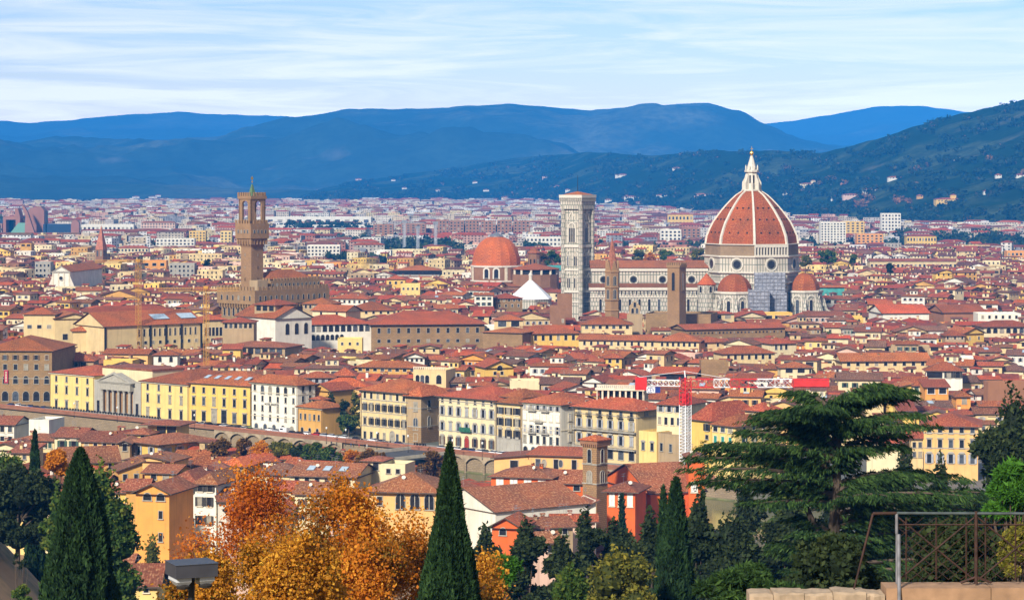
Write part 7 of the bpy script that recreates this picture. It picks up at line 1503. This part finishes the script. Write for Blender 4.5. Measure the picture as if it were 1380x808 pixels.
# ---------------------------------------------------------------- woods far off: too many to count
def far_trees():
    P, O, T = [], [], []; r_ = random.Random(3)
    def tree(x, y, z, h, w, tint, m=26):
        d = nrg.normal(size=(m, 3)); d /= np.linalg.norm(d, axis=1, keepdims=True); q = nrg.random((m, 1)) ** .3
        P.append(np.array([x, y, z + h * .55]) + d * q * np.array([w * .5, w * .5, h * .45])); O.append(d * .5); T.append(np.full(m, tint))
    Y = 2650
    while Y < 8500:
        hw = .215 * Y + 50; x = -hw
        while x < hw:
            x += r_.uniform(10, 34) * (1 + (Y - 2600) * .00022); g_ = mnoise.noise(Vector((x / 420, Y / 700, 9)))
            if g_ < .20 and r_.random() > .22: continue
            if Y > near_foot(ppx(x, Y)) - 10: continue
            h = r_.uniform(7, 15); zmax = allowed_z(x, Y, h, h)
            if h > zmax - 1 : continue
            tree(x, Y + r_.uniform(-20, 20), 0, h, h * r_.uniform(.8, 1.2), r_.uniform(.05, .55) if r_.random() > .06 else .9)
        Y += r_.uniform(16, 30) * (1 + (Y - 2600) * .0002)
    for (p0, p1, py, n, hh) in ((440, 540, 358, 50, 12), (455, 520, 342, 40, 11), (545, 632, 356, 60, 14), (1205, 1345, 328, 150, 18), (1180, 1215, 322, 16, 14), (1345, 1385, 330, 30, 15), (690, 740, 340, 20, 12), (560, 605, 338, 30, 14), (360, 400, 345, 20, 12), (380, 530, 297, 70, 14), (380, 500, 309, 60, 13), (630, 700, 340, 20, 12), (-40, 395, 275.2, 130, 17), (395, 700, 275.5, 70, 15)):
        for i in range(n):
            px = r_.uniform(p0, p1); Yt = 95 * F / (py + r_.uniform(-2.5, 2.5) - HY); h = hh * r_.uniform(.7, 1.2); tree(wx(px, Yt), Yt, 0, h, h * r_.uniform(.7, 1.3), r_.uniform(.02, .35), 40)
    me = leaf_mesh('distant_trees', np.concatenate(P), leaf_mat('far_leaf', (.012, .028, .010), (.035, .06, .016), (.20, .11, .03), 0), 3.6, 1.2, np.concatenate(O), 0, 1, np.concatenate(T))
    tag(link('distant_trees', me), 'dark tree masses and parks between the far city blocks', 'trees', kind='stuff')
    P.clear(); O.clear(); T.clear()
    for i in range(5200):
        px = r_.uniform(380, 1400); lo, hi = interp(NEAR, px), interp(FOOTLINE, px); py = max(lo + 4, hi - (hi - lo) * r_.random() ** 1.25)
        if mnoise.noise(Vector((px / 42, py / 9, 2))) + .35 * mnoise.noise(Vector((px / 12, py / 4, 8))) < .02 - .25 * (py > hi - 12): continue
        q = hill_point('hillside', px, py)
        if not q: continue
        h = r_.uniform(9, 17); aut = 1150 < px < 1260 and 266 < py < 284 and r_.random() < .6
        tree(q[0], q[1], q[2], h, h * r_.uniform(1.0, 1.9), r_.uniform(.8, 1) if aut else r_.uniform(.0, .4) if r_.random() > .015 else .75, 22)
    me = leaf_mesh('hillside_woods', np.concatenate(P), leaf_mat('wood_leaf', (.011, .027, .009), (.021, .041, .013), (.26, .11, .035), 0), 5.5, 1.2, np.concatenate(O), 0, 1, np.concatenate(T))
    tag(link('hillside_woods', me), 'dark woods, hedges and autumn groves scattered over the hillside', 'woods', kind='stuff')
far_trees()
# ================================================================ cranes, masts, villas
def truss(mb, p, q, w, n, r=.07, m=0, up=(0, 0, 1)):
    """a square lattice beam"""
    p, q = Vector(p), Vector(q); d = (q - p).normalized(); u = d.orthogonal().normalized() if abs(d.z) > .9 else d.cross(Vector(up)).normalized(); v = d.cross(u); L = (q - p).length
    c = [p + u * a * w / 2 + v * b * w / 2 for a, b in ((-1, -1), (1, -1), (1, 1), (-1, 1))]
    for k in c: mb.tube(k, k + d * L, r, r, 4, m)
    for i in range(n):
        for j in range(4):
            a, b = c[j] + d * L * i / n, c[(j + 1) % 4] + d * L * (i + 1) / n; mb.tube(a, b, r * .6, r * .6, 4, m, False)
            a2 = c[(j + 1) % 4] + d * L * i / n; mb.tube(c[j] + d * L * i / n, a2, r * .6, r * .6, 4, m, False)
REDP = plain('red_crane_paint', (.62, .02, .02), .45, 0, .1, .5); WHP = plain('white_crane_paint', (.80, .80, .80), .45, 0, .08, .5); YELP = plain('yellow_crane_paint', (.50, .25, .03), .45, 0, .1, .5); BLUE = plain('blue_sign', (.01, .03, .22), .5)
def red_crane():
    Y = 700.0; x = wx(923.5, Y); z = lambda py: wz(py, Y); t = thing('tower_crane', 'red and white lattice tower crane with a long arm over the roofs', 'crane', (x, Y, .5)); zb = .5
    mb = MB(); truss(mb, (0, 0, 0), (0, 0, z(545) - zb), 2.3, 34, .13); mb.build('mast', WHP, t)
    mb = MB(); truss(mb, (0, 0, z(545) - zb), (0, 0, z(508) - zb), 2.3, 6, .16); mb.box(-.9, .9, -.9, .9, z(543) - zb, z(530) - zb); mb.build('mast_head', REDP, t)
    zj = z(516) - zb; xe = wx(1118, Y) - x; ca, sa = math.cos(R(-3)), math.sin(R(-3)); cuts = [0, .20, .62, .80, .98, 1.34]; xs = [1.5, wx(962, Y) - x, wx(984, Y) - x, wx(1021, Y) - x, wx(1068, Y) - x, xe]
    for k, (a, b) in enumerate(zip(xs, xs[1:])): mb = MB(); truss(mb, (a, a * .02, zj), (b - .05, b * .02, zj), 2.2, max(3, int((b - a) / 2.2)), .10); mb.build('arm_section', REDP if k % 2 == 0 else WHP, t)
    nt = plain('red_safety_net', (.60, .03, .025), .9, 0, .15, .4)
    mb = MB(); mb.box(xs[4] + .3, xe - .2, -.9, .9, zj - .9, zj + .9); mb.build('net_cover', nt, t)
    xc = wx(856, Y) - x; mb = MB(); truss(mb, (-1.5, 0, zj), (xc, 0, zj + .2), 1.6, 8, .1); mb.build('counter_arm', WHP, t)
    mb = MB(); mb.box(xc, xc + 3.2, -1, 1, z(525) - zb, z(508) - zb); mb.build('counterweight', REDP, t)
    mb = MB(); mb.tube((xc + 1, 0, z(508) - zb), (-.2, 0, z(500) - zb), .06); mb.tube((-.2, 0, z(500) - zb), (xs[2], 0, zj + 1.2), .06); mb.tube((0, 0, z(508) - zb), (-.2, 0, z(499) - zb), .2); mb.build('tie_rods', WHP, t)
    a, b = wx(871, Y) - x, wx(889.5, Y) - x; zt, zb2 = z(520.5) - zb, z(528.5) - zb
    mb = MB(); mb.box(a, a + (b - a) * .62, -1.35, -1.2, zb2, zt, 0); mb.box(a + (b - a) * .62 + .01, b, -1.35, -1.2, zb2, zt, 1); sg = mb.build('sign', [WHP, BLUE], t)
    cu = bpy.data.curves.new('letters', 'FONT'); cu.body = 'CEV'; cu.size = (zt - zb2) * 1.12; cu.extrude = .02; cu.offset = .008; to = bpy.data.objects.new('letters', cu); COL.objects.link(to); bpy.context.view_layer.update()
    me = bpy.data.meshes.new_from_object(to.evaluated_get(bpy.context.evaluated_depsgraph_get())); bpy.data.objects.remove(to); me.materials.clear(); me.materials.append(BLUE); o = link('lettering', me, sg, (a + .15, -1.38, zb2 + .22)); o.rotation_euler = (R(90), 0, 0); o.scale = (.60, 1, 1)
red_crane()
def yellow_crane(label, px, Y, top, wd, jib):
    x = wx(px, Y); z = lambda py: wz(py, Y); t = thing('tower_crane', label, 'crane', (x, Y, 0)); mb = MB(); truss(mb, (0, 0, 0), (0, 0, z(top)), wd, 26, .11); mb.build('mast', YELP, t)
    a, b, pj = jib; mb = MB(); truss(mb, (wx(a, Y) - x, 0, z(pj)), (wx(b, Y) - x, 0, z(pj)), 1.3, 30, .07); mb.build('arm', YELP, t); mb = MB(); mb.box(-.9, .9, -1.2, -.2, z(top + 4), z(top)); mb.build('cab', YELP, t)
yellow_crane('yellow lattice tower crane with arm past the brick spire', 186.5, 1240, 349, 1.9, (128, 196, 352)); yellow_crane('nearer yellow lattice crane mast before the town hall', 278, 1060, 385, 1.6, (214, 322, 390))
for px, top, Y, lab in ((545, 300, 2900, 'tall grey lattice light mast, leftmost of the three on the plain'), (563, 308, 2950, 'shorter grey lattice light mast between its two neighbours'), (587, 302, 2900, 'grey lattice light mast, rightmost of the three on the plain'), (489, 338, 2500, 'single thin light mast by the railway yard')):
    x = wx(px, Y); t = thing('light_mast', lab, 'mast', (x, Y, 0), 0, 'light masts on the plain'); zt = wz(top, Y); mb = MB(); truss(mb, (0, 0, 0), (0, 0, zt), 2.2, 14, .28); mb.build('mast', plain('galvanised_steel', (.55, .57, .6), .4, .3), t); mb = MB(); mb.box(-3, 3, -1, 1, zt, zt + 3); mb.build('lamp_bank', METAL, t)
def villas():
    data = [(100, 271, 10, 'white', 0), (150, 270, 8, 'pink', 0), (163, 269, 10, 'white', 0), (183, 267, 12, 'white', 0), (206, 267, 14, 'white', 0), (213, 265, 9, 'white', 0), (232, 269, 8, 'white', 0), (1280, 274, 46, 'yellow', 1), (1092, 252, 36, 'pale', 1), (1172, 259, 22, 'white', 0), (1150, 266, 34, 'pink', 0), (838, 238, 22, 'white', 0), (855, 268, 34, 'white', 0), (892, 266, 18, 'white', 0), (750, 253, 12, 'pink', 0), (912, 229, 14, 'white', 0), (700, 273, 18, 'white', 0), (716, 271, 20, 'white', 0), (608, 272, 22, 'cream', 0), (640, 247, 8, 'white', 0), (590, 258, 8, 'white', 0), (483, 243, 10, 'pink', 0), (498, 240, 8, 'pink', 0), (530, 244, 7, 'white', 0), (945, 265, 22, 'pink', 0), (1125, 268, 12, 'white', 0), (1206, 243, 22, 'white', 0), (1346, 240, 10, 'white', 0), (1375, 240, 14, 'white', 0), (1290, 216, 10, 'white', 0), (680, 268, 12, 'cream', 0), (545, 255, 8, 'white', 0), (862, 276, 18, 'cream', 0), (735, 240, 10, 'pink', 0), (765, 258, 8, 'white', 0), (1240, 268, 10, 'ochre', 0), (1060, 262, 12, 'white', 0), (1330, 262, 10, 'white', 0), (1035, 280, 14, 'pink', 0), (820, 272, 12, 'white', 0), (790, 276, 12, 'cream', 0), (655, 258, 10, 'white', 0), (930, 283, 14, 'cream', 0)]
    side = ['high on', 'low on']
    for k, (px, py, w, wl, tw) in enumerate(data):
        q = hill_point('mountain' if px < 250 else 'hillside', px, py)
        if not q: continue
        x, Y, z = q; s = Y / F; wm = w * s * .8
        near = min(((abs(px - p) + abs(py - r_) * 1.5, n) for n, p, r_ in (('at the mountain foot left of the clock tower', 180, 268), ('above the marble bell tower', 778, 250), ('left of the cathedral lantern', 960, 235), ('right of the cathedral lantern', 1070, 240), ('over the wooded right slope', 1300, 230), ('above the white glass office', 1200, 270), ('over the red chapel dome', 669, 265), ('on the hill point right of the clock tower', 500, 250), ('between the bell tower and the dome', 880, 265))))[1]
        lab = 'large yellow villa with square tower on the autumn hillside' if tw and k == 0 else 'cream hilltop hamlet with little bell turret right of the lantern' if tw else f"{['small', 'long', 'low', 'plain', 'bright'][k % 5]} {WORD[wl]} villa {near}"
        b = bld('villa', lab, 'villa', (x - wm / 2, Y), (x + wm / 2, Y), wm * .45 + 6, 9 if tw else 7.5, wl, 'hip', 2.6, z - 1, [('f', max(2, int(wm / 6)), 'r', 1.8, 2.2, 5, .05, .95)], simple=True, z0=-6, group='villas on the hillside')
        if tw: mb = MB(); mb.box(wm * .55, wm * .75, 4, 4 + wm * .2, 8, 22 if k == 0 else 17); tt = mb.build('tower', WM(wl), b.o); rf = roof('pyr', wm * .2, wm * .2, 22 if k == 0 else 17, 2, .6).build('roof', [TILE, SOFF], tt); rf.location = (wm * .55, 4, 0)
        if w > 20 and not tw: mb = MB(); mb.box(wm * 1.05, wm * 1.4, 3, 14, -5, 6); wn = mb.build('wing', WM(wl), b.o); rf = roof('gx', wm * .35, 11, 6, 2.4, .5).build('roof', [TILE2, SOFF], wn); rf.location = (wm * 1.05, 3, 0)
    objs = [o for o in COL.objects if o.parent is None and o.name.split('.')[0] == 'villa']; by = {}
    for o in objs: by.setdefault(o['label'], []).append(o)
    for l, v in by.items():
        if len(v) > 1:
            v.sort(key=lambda o: ppx(o.location.x, o.location.y))
            for k, o in enumerate(v): o['label'] = l + (', leftmost of these', ', second from left of these', ', third from left of these', ', fourth from left of these', ', fifth from left of these', ', rightmost of these')[5 if k == len(v) - 1 and k > 0 else min(k, 4)]
villas()
# ================================================================ cars, scooters, people, lamps on the riverside road
CARP = dict(white=(.75, .75, .75), silver=(.42, .43, .45), black=(.02, .02, .022), grey=(.14, .145, .15), blue=(.03, .06, .16), red=(.36, .02, .02), green=(.20, .42, .05))
for k, c in CARP.items(): MATS['car_' + k] = plain(k + '_car_paint', c, .25, 0, .04, .5)
TYRE = plain('tyre_rubber', (.02, .02, .02), .8); RIM = plain('wheel_rim', (.5, .5, .52), .35, .6); LAMPG = plain('headlight_glass', (.75, .75, .72), .15); TAIL = plain('tail_light', (.35, .01, .01), .2)
def body_loft(sect):
    """sect: (x, half width, z low, z high, half width at top)"""
    mb = MB(); mb.loft([[(x, -w, zl), (x, w, zl), (x, w * 1.0, zl + (zh - zl) * .55), (x, wt, zh), (x, -wt, zh), (x, -w * 1.0, zl + (zh - zl) * .55)] for x, w, zl, zh, wt in sect]); return mb
bm_ = body_loft([(-2.1, .70, .42, .80, .62), (-2.0, .82, .30, .95, .74), (-1.2, .86, .24, 1.0, .76), (.6, .86, .24, .98, .76), (1.5, .85, .26, .86, .72), (2.0, .78, .32, .74, .66), (2.12, .66, .40, .64, .55)])
cm_ = body_loft([(-1.95, .72, .94, .98, .66), (-1.55, .74, .98, 1.38, .58), (-.2, .75, .98, 1.46, .60), (.35, .74, .97, 1.40, .57), (1.05, .72, .94, .98, .66)])
ME_GL = cm_.mesh('window', PANE); rf_ = MB(); rf_.loft([[(x, -w, z - .03), (x, w, z - .03), (x, w, z + .025), (x, -w, z + .025)] for x, w, z in ((-1.52, .585, 1.39), (-.2, .605, 1.47), (.33, .575, 1.41))])
wh_ = MB(); wh_.tube((0, -.1, 0), (0, .1, 0), .32, .32, 12); ME_TY = wh_.mesh('tyre', TYRE); wr_ = MB(); wr_.tube((0, -.115, 0), (0, .115, 0), .19, .19, 10); ME_RI = wr_.mesh('rim', RIM)
hl_ = MB(); hl_.box(-.06, .06, -.16, .16, -.08, .08); ME_HL = hl_.mesh('headlight', LAMPG); ME_TL = hl_.mesh('tail_light', TAIL)
ME_BODY = {k: (bm_.mesh('body', MATS['car_' + k]), rf_.mesh('car_roof', MATS['car_' + k])) for k in CARP}
def car(x, y, rz, colr, label, van=False):
    t = thing('parked_van' if van else 'parked_car', label, 'van' if van else 'car', (x, y, .035), rz, 'cars parked along the riverside road'); b, r_ = ME_BODY[colr]
    if van:
        mb = body_loft([(-2.4, .92, .35, 2.1, .86), (1.1, .92, .35, 2.1, .86), (1.75, .92, .35, 1.25, .84), (2.4, .88, .38, 1.0, .76)]); mb.build('body', MATS['car_' + colr], t); mb = MB(); mb.box(-.6, .95, -.935, .935, 1.2, 1.75); mb.build('window', PANE, t); mb = MB(); mb.face([(1.16, -.8, 1.98), (1.16, .8, 1.98), (1.74, .78, 1.3), (1.74, -.78, 1.3)][::-1]); mb.build('windscreen', PANE, t); xa, xb = -1.5, 1.6
    else: link('body', b, t); link('window', ME_GL, t); link('car_roof', r_, t); xa, xb = -1.3, 1.32
    for sx in (xa, xb):
        for sy in (-.78, .78): w = link('wheel', ME_TY, t, (sx, sy, .32)); link('rim', ME_RI, w)
    for sy in (-.56, .56): link('headlight', ME_HL, t, (2.05 if not van else 2.38, sy, .62)); link('tail_light', ME_TL, t, (-2.06 if not van else -2.39, sy, .75))
ALONG = math.atan2(-.9, 1)
cr = random.Random(12)
CW = ['white', 'silver', 'black', 'grey', 'blue', 'black', 'silver', 'white', 'grey', 'red']
CARS = [(4, 11, 'silver', 0), (14, 9, 'blue', 0), (24, 11, 'white', 0), (33, 8, 'silver', 0), (42, 10, 'blue', 0), (50, 8, 'black', 0), (58, 10, 'blue', 0), (66, 9, 'grey', 0), (272, 9, 'silver', 0), (282, 11, 'black', 0), (292, 8, 'black', 0), (301, 10, 'white', 0), (311, 8, 'grey', 0), (319, 10, 'black', 0), (330, 9, 'white', 0), (335, 6, 'green', 0), (364, 12, 'white', 0), (372, 10, 'silver', 0), (382, 11, 'white', 1), (395, 9, 'black', 0), (402, 9, 'black', 0), (412, 12, 'white', 0), (426, 12, 'red', 0), (438, 11, 'silver', 0), (448, 11, 'white', 0), (463, 11, 'white', 0), (482, 11, 'black', 0), (502, 11, 'white', 0), (516, 9, 'grey', 0), (519, 5, 'silver', 0), (538, 8, 'blue', 0), (596, 9, 'silver', 0), (606, 9, 'white', 0), (617, 9, 'white', 0), (629, 9, 'black', 0), (637, 9, 'blue', 0), (646, 9, 'white', 0), (655, 9, 'grey', 0), (664, 9, 'white', 0), (675, 9, 'white', 0), (684, 9, 'blue', 0), (692, 9, 'black', 0)]
def spot(px):
    return min((('the brown stone palazzo', 35), ('the deep yellow palazzo doorways', 296), ('the white hotel', 372), ('the small ochre house', 418), ('the garden wall', 460), ('the cream palazzo', 515), ('the tan corner palace', 560), ('the white balcony palazzo', 630), ('the narrow cream house', 686)), key=lambda a: abs(a[1] - px))[0]
seen = {}
for px, off, colr, van in CARS:
    Y = LY(px, off - 1.5); key = f"{colr} {'van' if van else 'car'} parked before {spot(px)}"; seen.setdefault(key, []).append(px)
cnt = {}
for px, off, colr, van in CARS:
    Y = LY(px, off - 1.5); key = f"{colr} {'van' if van else 'car'} parked before {spot(px)}"; L = sorted(seen[key]); i = L.index(px) if L.count(px) == 1 else cnt.setdefault(key, 0)
    lab = key if len(L) == 1 else key + (', leftmost of those' if i == 0 else ', rightmost of those' if i == len(L) - 1 else f", {('', 'second', 'third', 'fourth', 'fifth')[i]} of those from left")
    car(wx(px, Y), Y, ALONG + R(cr.uniform(-6, 6)) + (R(90) if 270 < px < 334 else 0) + (R(180) if cr.random() < .5 else 0), colr, lab, bool(van))
def scooters():
    mb = MB(); mb.loft([[(x, -w, zl), (x, w, zl), (x, w, zh), (x, -w, zh)] for x, w, zl, zh in ((-.75, .10, .45, .75), (-.3, .17, .3, .80), (.1, .15, .28, .42), (.35, .16, .28, .45), (.55, .12, .3, .95))]); me_b = mb.mesh('body', MATS['car_black'])
    mb = MB(); mb.tube((0, -.06, 0), (0, .06, 0), .24, .24, 10); me_w = mb.mesh('wheel', TYRE); mb = MB(); mb.tube((.5, -.33, 1.05), (.5, .33, 1.05), .025); mb.tube((.62, 0, .35), (.5, 0, 1.05), .03); me_h = mb.mesh('handlebar', METAL); mb = MB(); mb.box(-.6, .05, -.15, .15, .8, .9); me_s = mb.mesh('saddle', IRON)
    for i in range(44):
        px = 70 + i * 3.7 if i < 40 else 560 + (i - 40) * 4; Y = LY(px, 14 if i < 40 else 12); t = thing('parked_scooter', 'dark scooter parked in the long row along the palazzo fronts' if i < 40 else 'dark scooter parked outside the tan corner palace', 'scooter', (wx(px, Y), Y, .15), ALONG + R(80 + cr.uniform(-12, 12)), 'scooters in the row before the temple front' if i < 40 else 'scooters at the tan corner palace')
        link('body', me_b, t); link('wheel', me_w, t, (-.55, 0, .24)); link('wheel', me_w, t, (.65, 0, .24)); link('handlebar', me_h, t); link('saddle', me_s, t)
scooters()
def skin_figure():
    V = [(0, 0, .95), (0, 0, 1.15), (0, 0, 1.42), (0, 0, 1.52), (0, .01, 1.64), (0, .01, 1.76)]; Rr = [.15, .14, .17, .06, .095, .07]; E = [(0, 1), (1, 2), (2, 3), (3, 4), (4, 5)]
    for s in (-1, 1):
        i = len(V); V += [(s * .20, 0, 1.42), (s * .26, .02, 1.15), (s * .27, -.05, .90), (s * .27, -.07, .80)]; Rr += [.07, .05, .04, .035]; E += [(2, i), (i, i + 1), (i + 1, i + 2), (i + 2, i + 3)]
        i = len(V); V += [(s * .10, 0, .90), (s * .11, -.03 * s, .50), (s * .11, .06 * s, .08), (s * .11, .06 * s - .14, .04)]; Rr += [.10, .07, .05, .04]; E += [(0, i), (i, i + 1), (i + 1, i + 2), (i + 2, i + 3)]
    me = bpy.data.meshes.new('person'); me.from_pydata(V, E, []); o = bpy.data.objects.new('person', me); COL.objects.link(o); md = o.modifiers.new('s', 'SKIN'); o.modifiers.new('u', 'SUBSURF').levels = 1
    for k, r_ in enumerate(Rr): me.skin_vertices[0].data[k].radius = (r_, r_ * .85)
    me.skin_vertices[0].data[0].use_root = True; bpy.context.view_layer.update(); out = bpy.data.meshes.new_from_object(o.evaluated_get(bpy.context.evaluated_depsgraph_get())); bpy.data.objects.remove(o); return out
def people():
    base = skin_figure(); cl = {'dark': IRON, 'blue': plain('blue_cloth', (.04, .06, .14), .9), 'red': plain('red_cloth', (.35, .04, .04), .9), 'pale': plain('pale_cloth', (.5, .48, .44), .9)}; sk = plain('skin', (.45, .27, .19), .7); hr = plain('dark_hair', (.03, .02, .015), .8)
    D = [(446.5, 0, 'dark', 'person in dark clothes at the left end of the bridge railing'), (453.5, 0, 'dark', 'person in dark clothes standing alone by the bridge railing'), (473, 1, 'blue', 'person in blue beside a pair on the bridge pavement'), (476.5, 1, 'dark', 'person in dark clothes in a pair on the bridge pavement'), (484, 1, 'red', 'person in red walking on the bridge pavement'), (491.5, 2, 'dark', 'person in dark coat close to another by the bridge end'), (494.5, 2, 'pale', 'person in pale coat close to another by the bridge end'), (526, 2, 'dark', 'person crossing the road behind a silver car'), (352, 4, 'blue', 'person in blue walking past the hotel arches'), (214, 5, 'dark', 'person in dark clothes before the yellow corner palazzo')]
    for px, off, c, lab in D:
        Y = LY(px, off - 16 if 440 < px < 500 else off + 3); me = base.copy(); me.name = 'person'; me.materials.clear(); me.materials.append(cl[c]); me.materials.append(sk); me.materials.append(hr)
        for p in me.polygons: z = p.center.z; p.material_index = 0 if z < 1.50 and not (z < .86 and abs(p.center.x) > .2) else (2 if z > 1.70 or (z > 1.58 and p.center.y > .05) else 1)
        tag(link('person', me, None, (wx(px, Y), Y, .05), cr.uniform(0, 6)), lab, 'person', 'people on the riverside road')
people()
def street_lamps():
    for k, px in enumerate((100, 158, 262, 440, 466, 508, 550, 610, 650)):
        Y = LY(px, 1.5 - 16); Y = LY(px, 2 - 0); t = thing('street_lamp', f"dark iron street lamp by the river wall, before {('the yellow palazzo wing', 'the temple front', 'the yellow corner palazzo', 'the garden arch', 'the dark garden', 'the cream palazzo', 'the tan corner palace', 'the green balcony', 'the white palazzo end')[k]}", 'street lamp', (wx(px, Y - 15.0), Y - 15.0, .03), 0, 'street lamps along the river wall')
        mb = MB(); mb.lathe([(.16, 0), (.12, .6), (.07, .8), (.05, 5.2)], 8); mb.build('post', IRON, t); mb = MB(); mb.lathe([(.1, 5.2), (.3, 5.45), (.34, 5.9), (.1, 6.1)], 8); mb.build('lamp_head', LAMPG, t)
street_lamps()
# ================================================================ the terrace at the viewer's feet
def terrace():
    Y = 36.0; z = lambda py: wz(py, Y); x = lambda px: wx(px, Y)
    st = wall_mat('stained_terrace_stone', (.37, .215, .12), .95, 4.5) ; _x = brickmat('rust_stained_stone', (.40, .26, .15), (.36, .17, .085), (.12, .06, .04), .55, .5, .012, .5, .9, .7); rough = wall_mat('crumbling_stone', (.40, .29, .19), .9, 7.0)
    t = thing('terrace_wall', 'low stone terrace wall with rust stains and crumbling left end', 'wall', (x(1194), Y, 0)); x0 = x(1194)
    mb = MB(); L = 9.0
    for k in range(6): a = k * 1.5 + .005; mb.box(a, a + 1.49, 0, .55, z(812), z(792) + .004 * (k % 2))
    mb.build('coping', st, t); mb = MB(); mb.box(.02, L, .04, .5, 87.6, z(812) - .004); mb.build('wall', st, t)
    r_ = random.Random(4); mb = MB(); a = -1.95
    while a < -.03:                                                 # eroded blocks of uneven length and height
        b = min(-.01, a + r_.uniform(.28, .55)); zt_ = z(799) + r_.uniform(-.012, .02); n = 5; e = [[r_.uniform(-.02, .02) for _ in range(n + 1)] for _ in range(4)]; rings = []
        for k in range(n + 1): u = a + (b - .008 - a) * k / n; rings.append([(u, -.03 + e[0][k], 87.6), (u, -.03 + e[1][k], zt_ - .03 + e[1][k] * .5), (u, .02 + e[2][k], zt_ + e[3][k] * .6), (u, .46 + e[0][k], zt_ + e[2][k] * .6), (u, .5, 87.6)])
        mb.loft(rings); a = b
    mb.build('broken_coping', rough, t)
    rust = plain('rusty_iron', (.05, .022, .015), .8, .3, .35, 9.0); gal = plain('worn_steel_pipe', (.15, .145, .155), .7, 0, .3, 5)
    r = thing('railing', 'rusty lattice railing with grey pipe rail on the terrace wall', 'railing', (x(1212), Y + .25, 0)); xr = x(1212); zt = z(694.5); bz = z(790)
    mb = MB(); mb.tube((-.34, 0, zt), (0, 0, zt + .005), .022, .022, 8); mb.tube((-.34, 0, zt), (-.62, -.05, z(796)), .018, .014, 6); mb.build('end_brace', rust, r)
    mb = MB(); mb.tube((0, 0, zt + .005), (4.6, 0, zt - .01), .02, .02, 8); mb.build('top_rail', plain('blue_grey_pipe', (.05, .065, .065), .7, 0, .3, 6), r)
    mb = MB(); mb.tube((0, 0, zt), (.0, 0, z(722)), .022, .022, 8); mb.tube((.02, -.06, z(722)), (-.015, -.34, z(812)), .026, .026, 8); mb.tube((0, 0, z(722)), (0, 0, bz), .016, .016, 6); mb.build('post', gal, r)
    for k in range(1, 4):
        mb = MB(); c = k * 1.14; mb.tube((c, 0, zt + .03), (c, 0, bz), .026, .026, 6); mb.tube((c - .22, 0, bz + .02), (c, 0, bz + .10), .02, .02, 5); mb.tube((c + .22, 0, bz + .02), (c, 0, bz + .10), .02, .02, 5); mb.build('post', rust, r)
    mb = MB()
    for k in range(4):
        a, b = k * 1.14 + .03, (k + 1) * 1.14 - .03; zl, zh = bz + .06, zt - .06
        mb.tube((a, 0, zl), (b, 0, zh), .014, .014, 5); mb.tube((a, .02, zh), (b, .02, zl), .014, .014, 5)
        for f in (.1, .5, .9): mb.tube((a + (b - a) * f, .01, zl), (a + (b - a) * f, .01, zh), .012, .012, 5)
        mb.tube((a, 0, zh - .1), (b, 0, zh - .1), .012, .012, 5)
        for j in range(7): f = j / 6; mb.tube((a, .03, zl + (zh - zl) * f), (a + (b - a) * (1 - f), .03, zh), .005, .005, 4, 0, False); mb.tube((a + (b - a) * f, .03, zl), (b, .03, zh - (zh - zl) * f), .005, .005, 4, 0, False); mb.tube((a + (b - a) * f, .035, zl), (a, .035, zl + (zh - zl) * f), .005, .005, 4, 0, False)
    mb.build('lattice', rust, r)
    Y = 34.0; t = thing('floodlight', 'twin floodlight under a grey box cap on a dark post', 'floodlight', (wx(258, Y), Y, 0), R(24)); z2 = lambda py: wz(py, Y)
    mb = MB(); mb.tube((0, 0, gz(-4.3, Y) - .3), (0, 0, z2(776)), .045, .045, 10); mb.build('post', IRON, t)
    mb = MB(); mb.box(-.29, .29, -.26, .26, z2(774), z2(757)); mb.box(-.30, .30, -.27, .27, z2(757) + .002, z2(756)); mb.build('cap', plain('grey_painted_steel', (.045, .045, .055), .45, 0, .12, 4), t)
    for s in (-1, 1):
        mb = MB(); mb.loft([[(s * .16 + a * .10, b * .2, z2(774.2)) for a, b in ((-1, -1), (1, -1), (1, 1), (-1, 1))], [(s * .16 + a * .105, b * .2, z2(780)) for a, b in ((-1, -1), (1, -1), (1, 1), (-1, 1))], [(s * .15 + a * .05, b * .13, z2(788)) for a, b in ((-1, -1), (1, -1), (1, 1), (-1, 1))]]); h = mb.build('lamp_housing', plain('white_plastic', (.62, .62, .62), .4), t)
        mb = MB(); mb.lathe([(.02, z2(791)), (.085, z2(789.5)), (.095, z2(786.5)), (.05, z2(784))], 12, (s * .155, -.12)); mb.build('lamp_glass', DARK, h)
terrace()
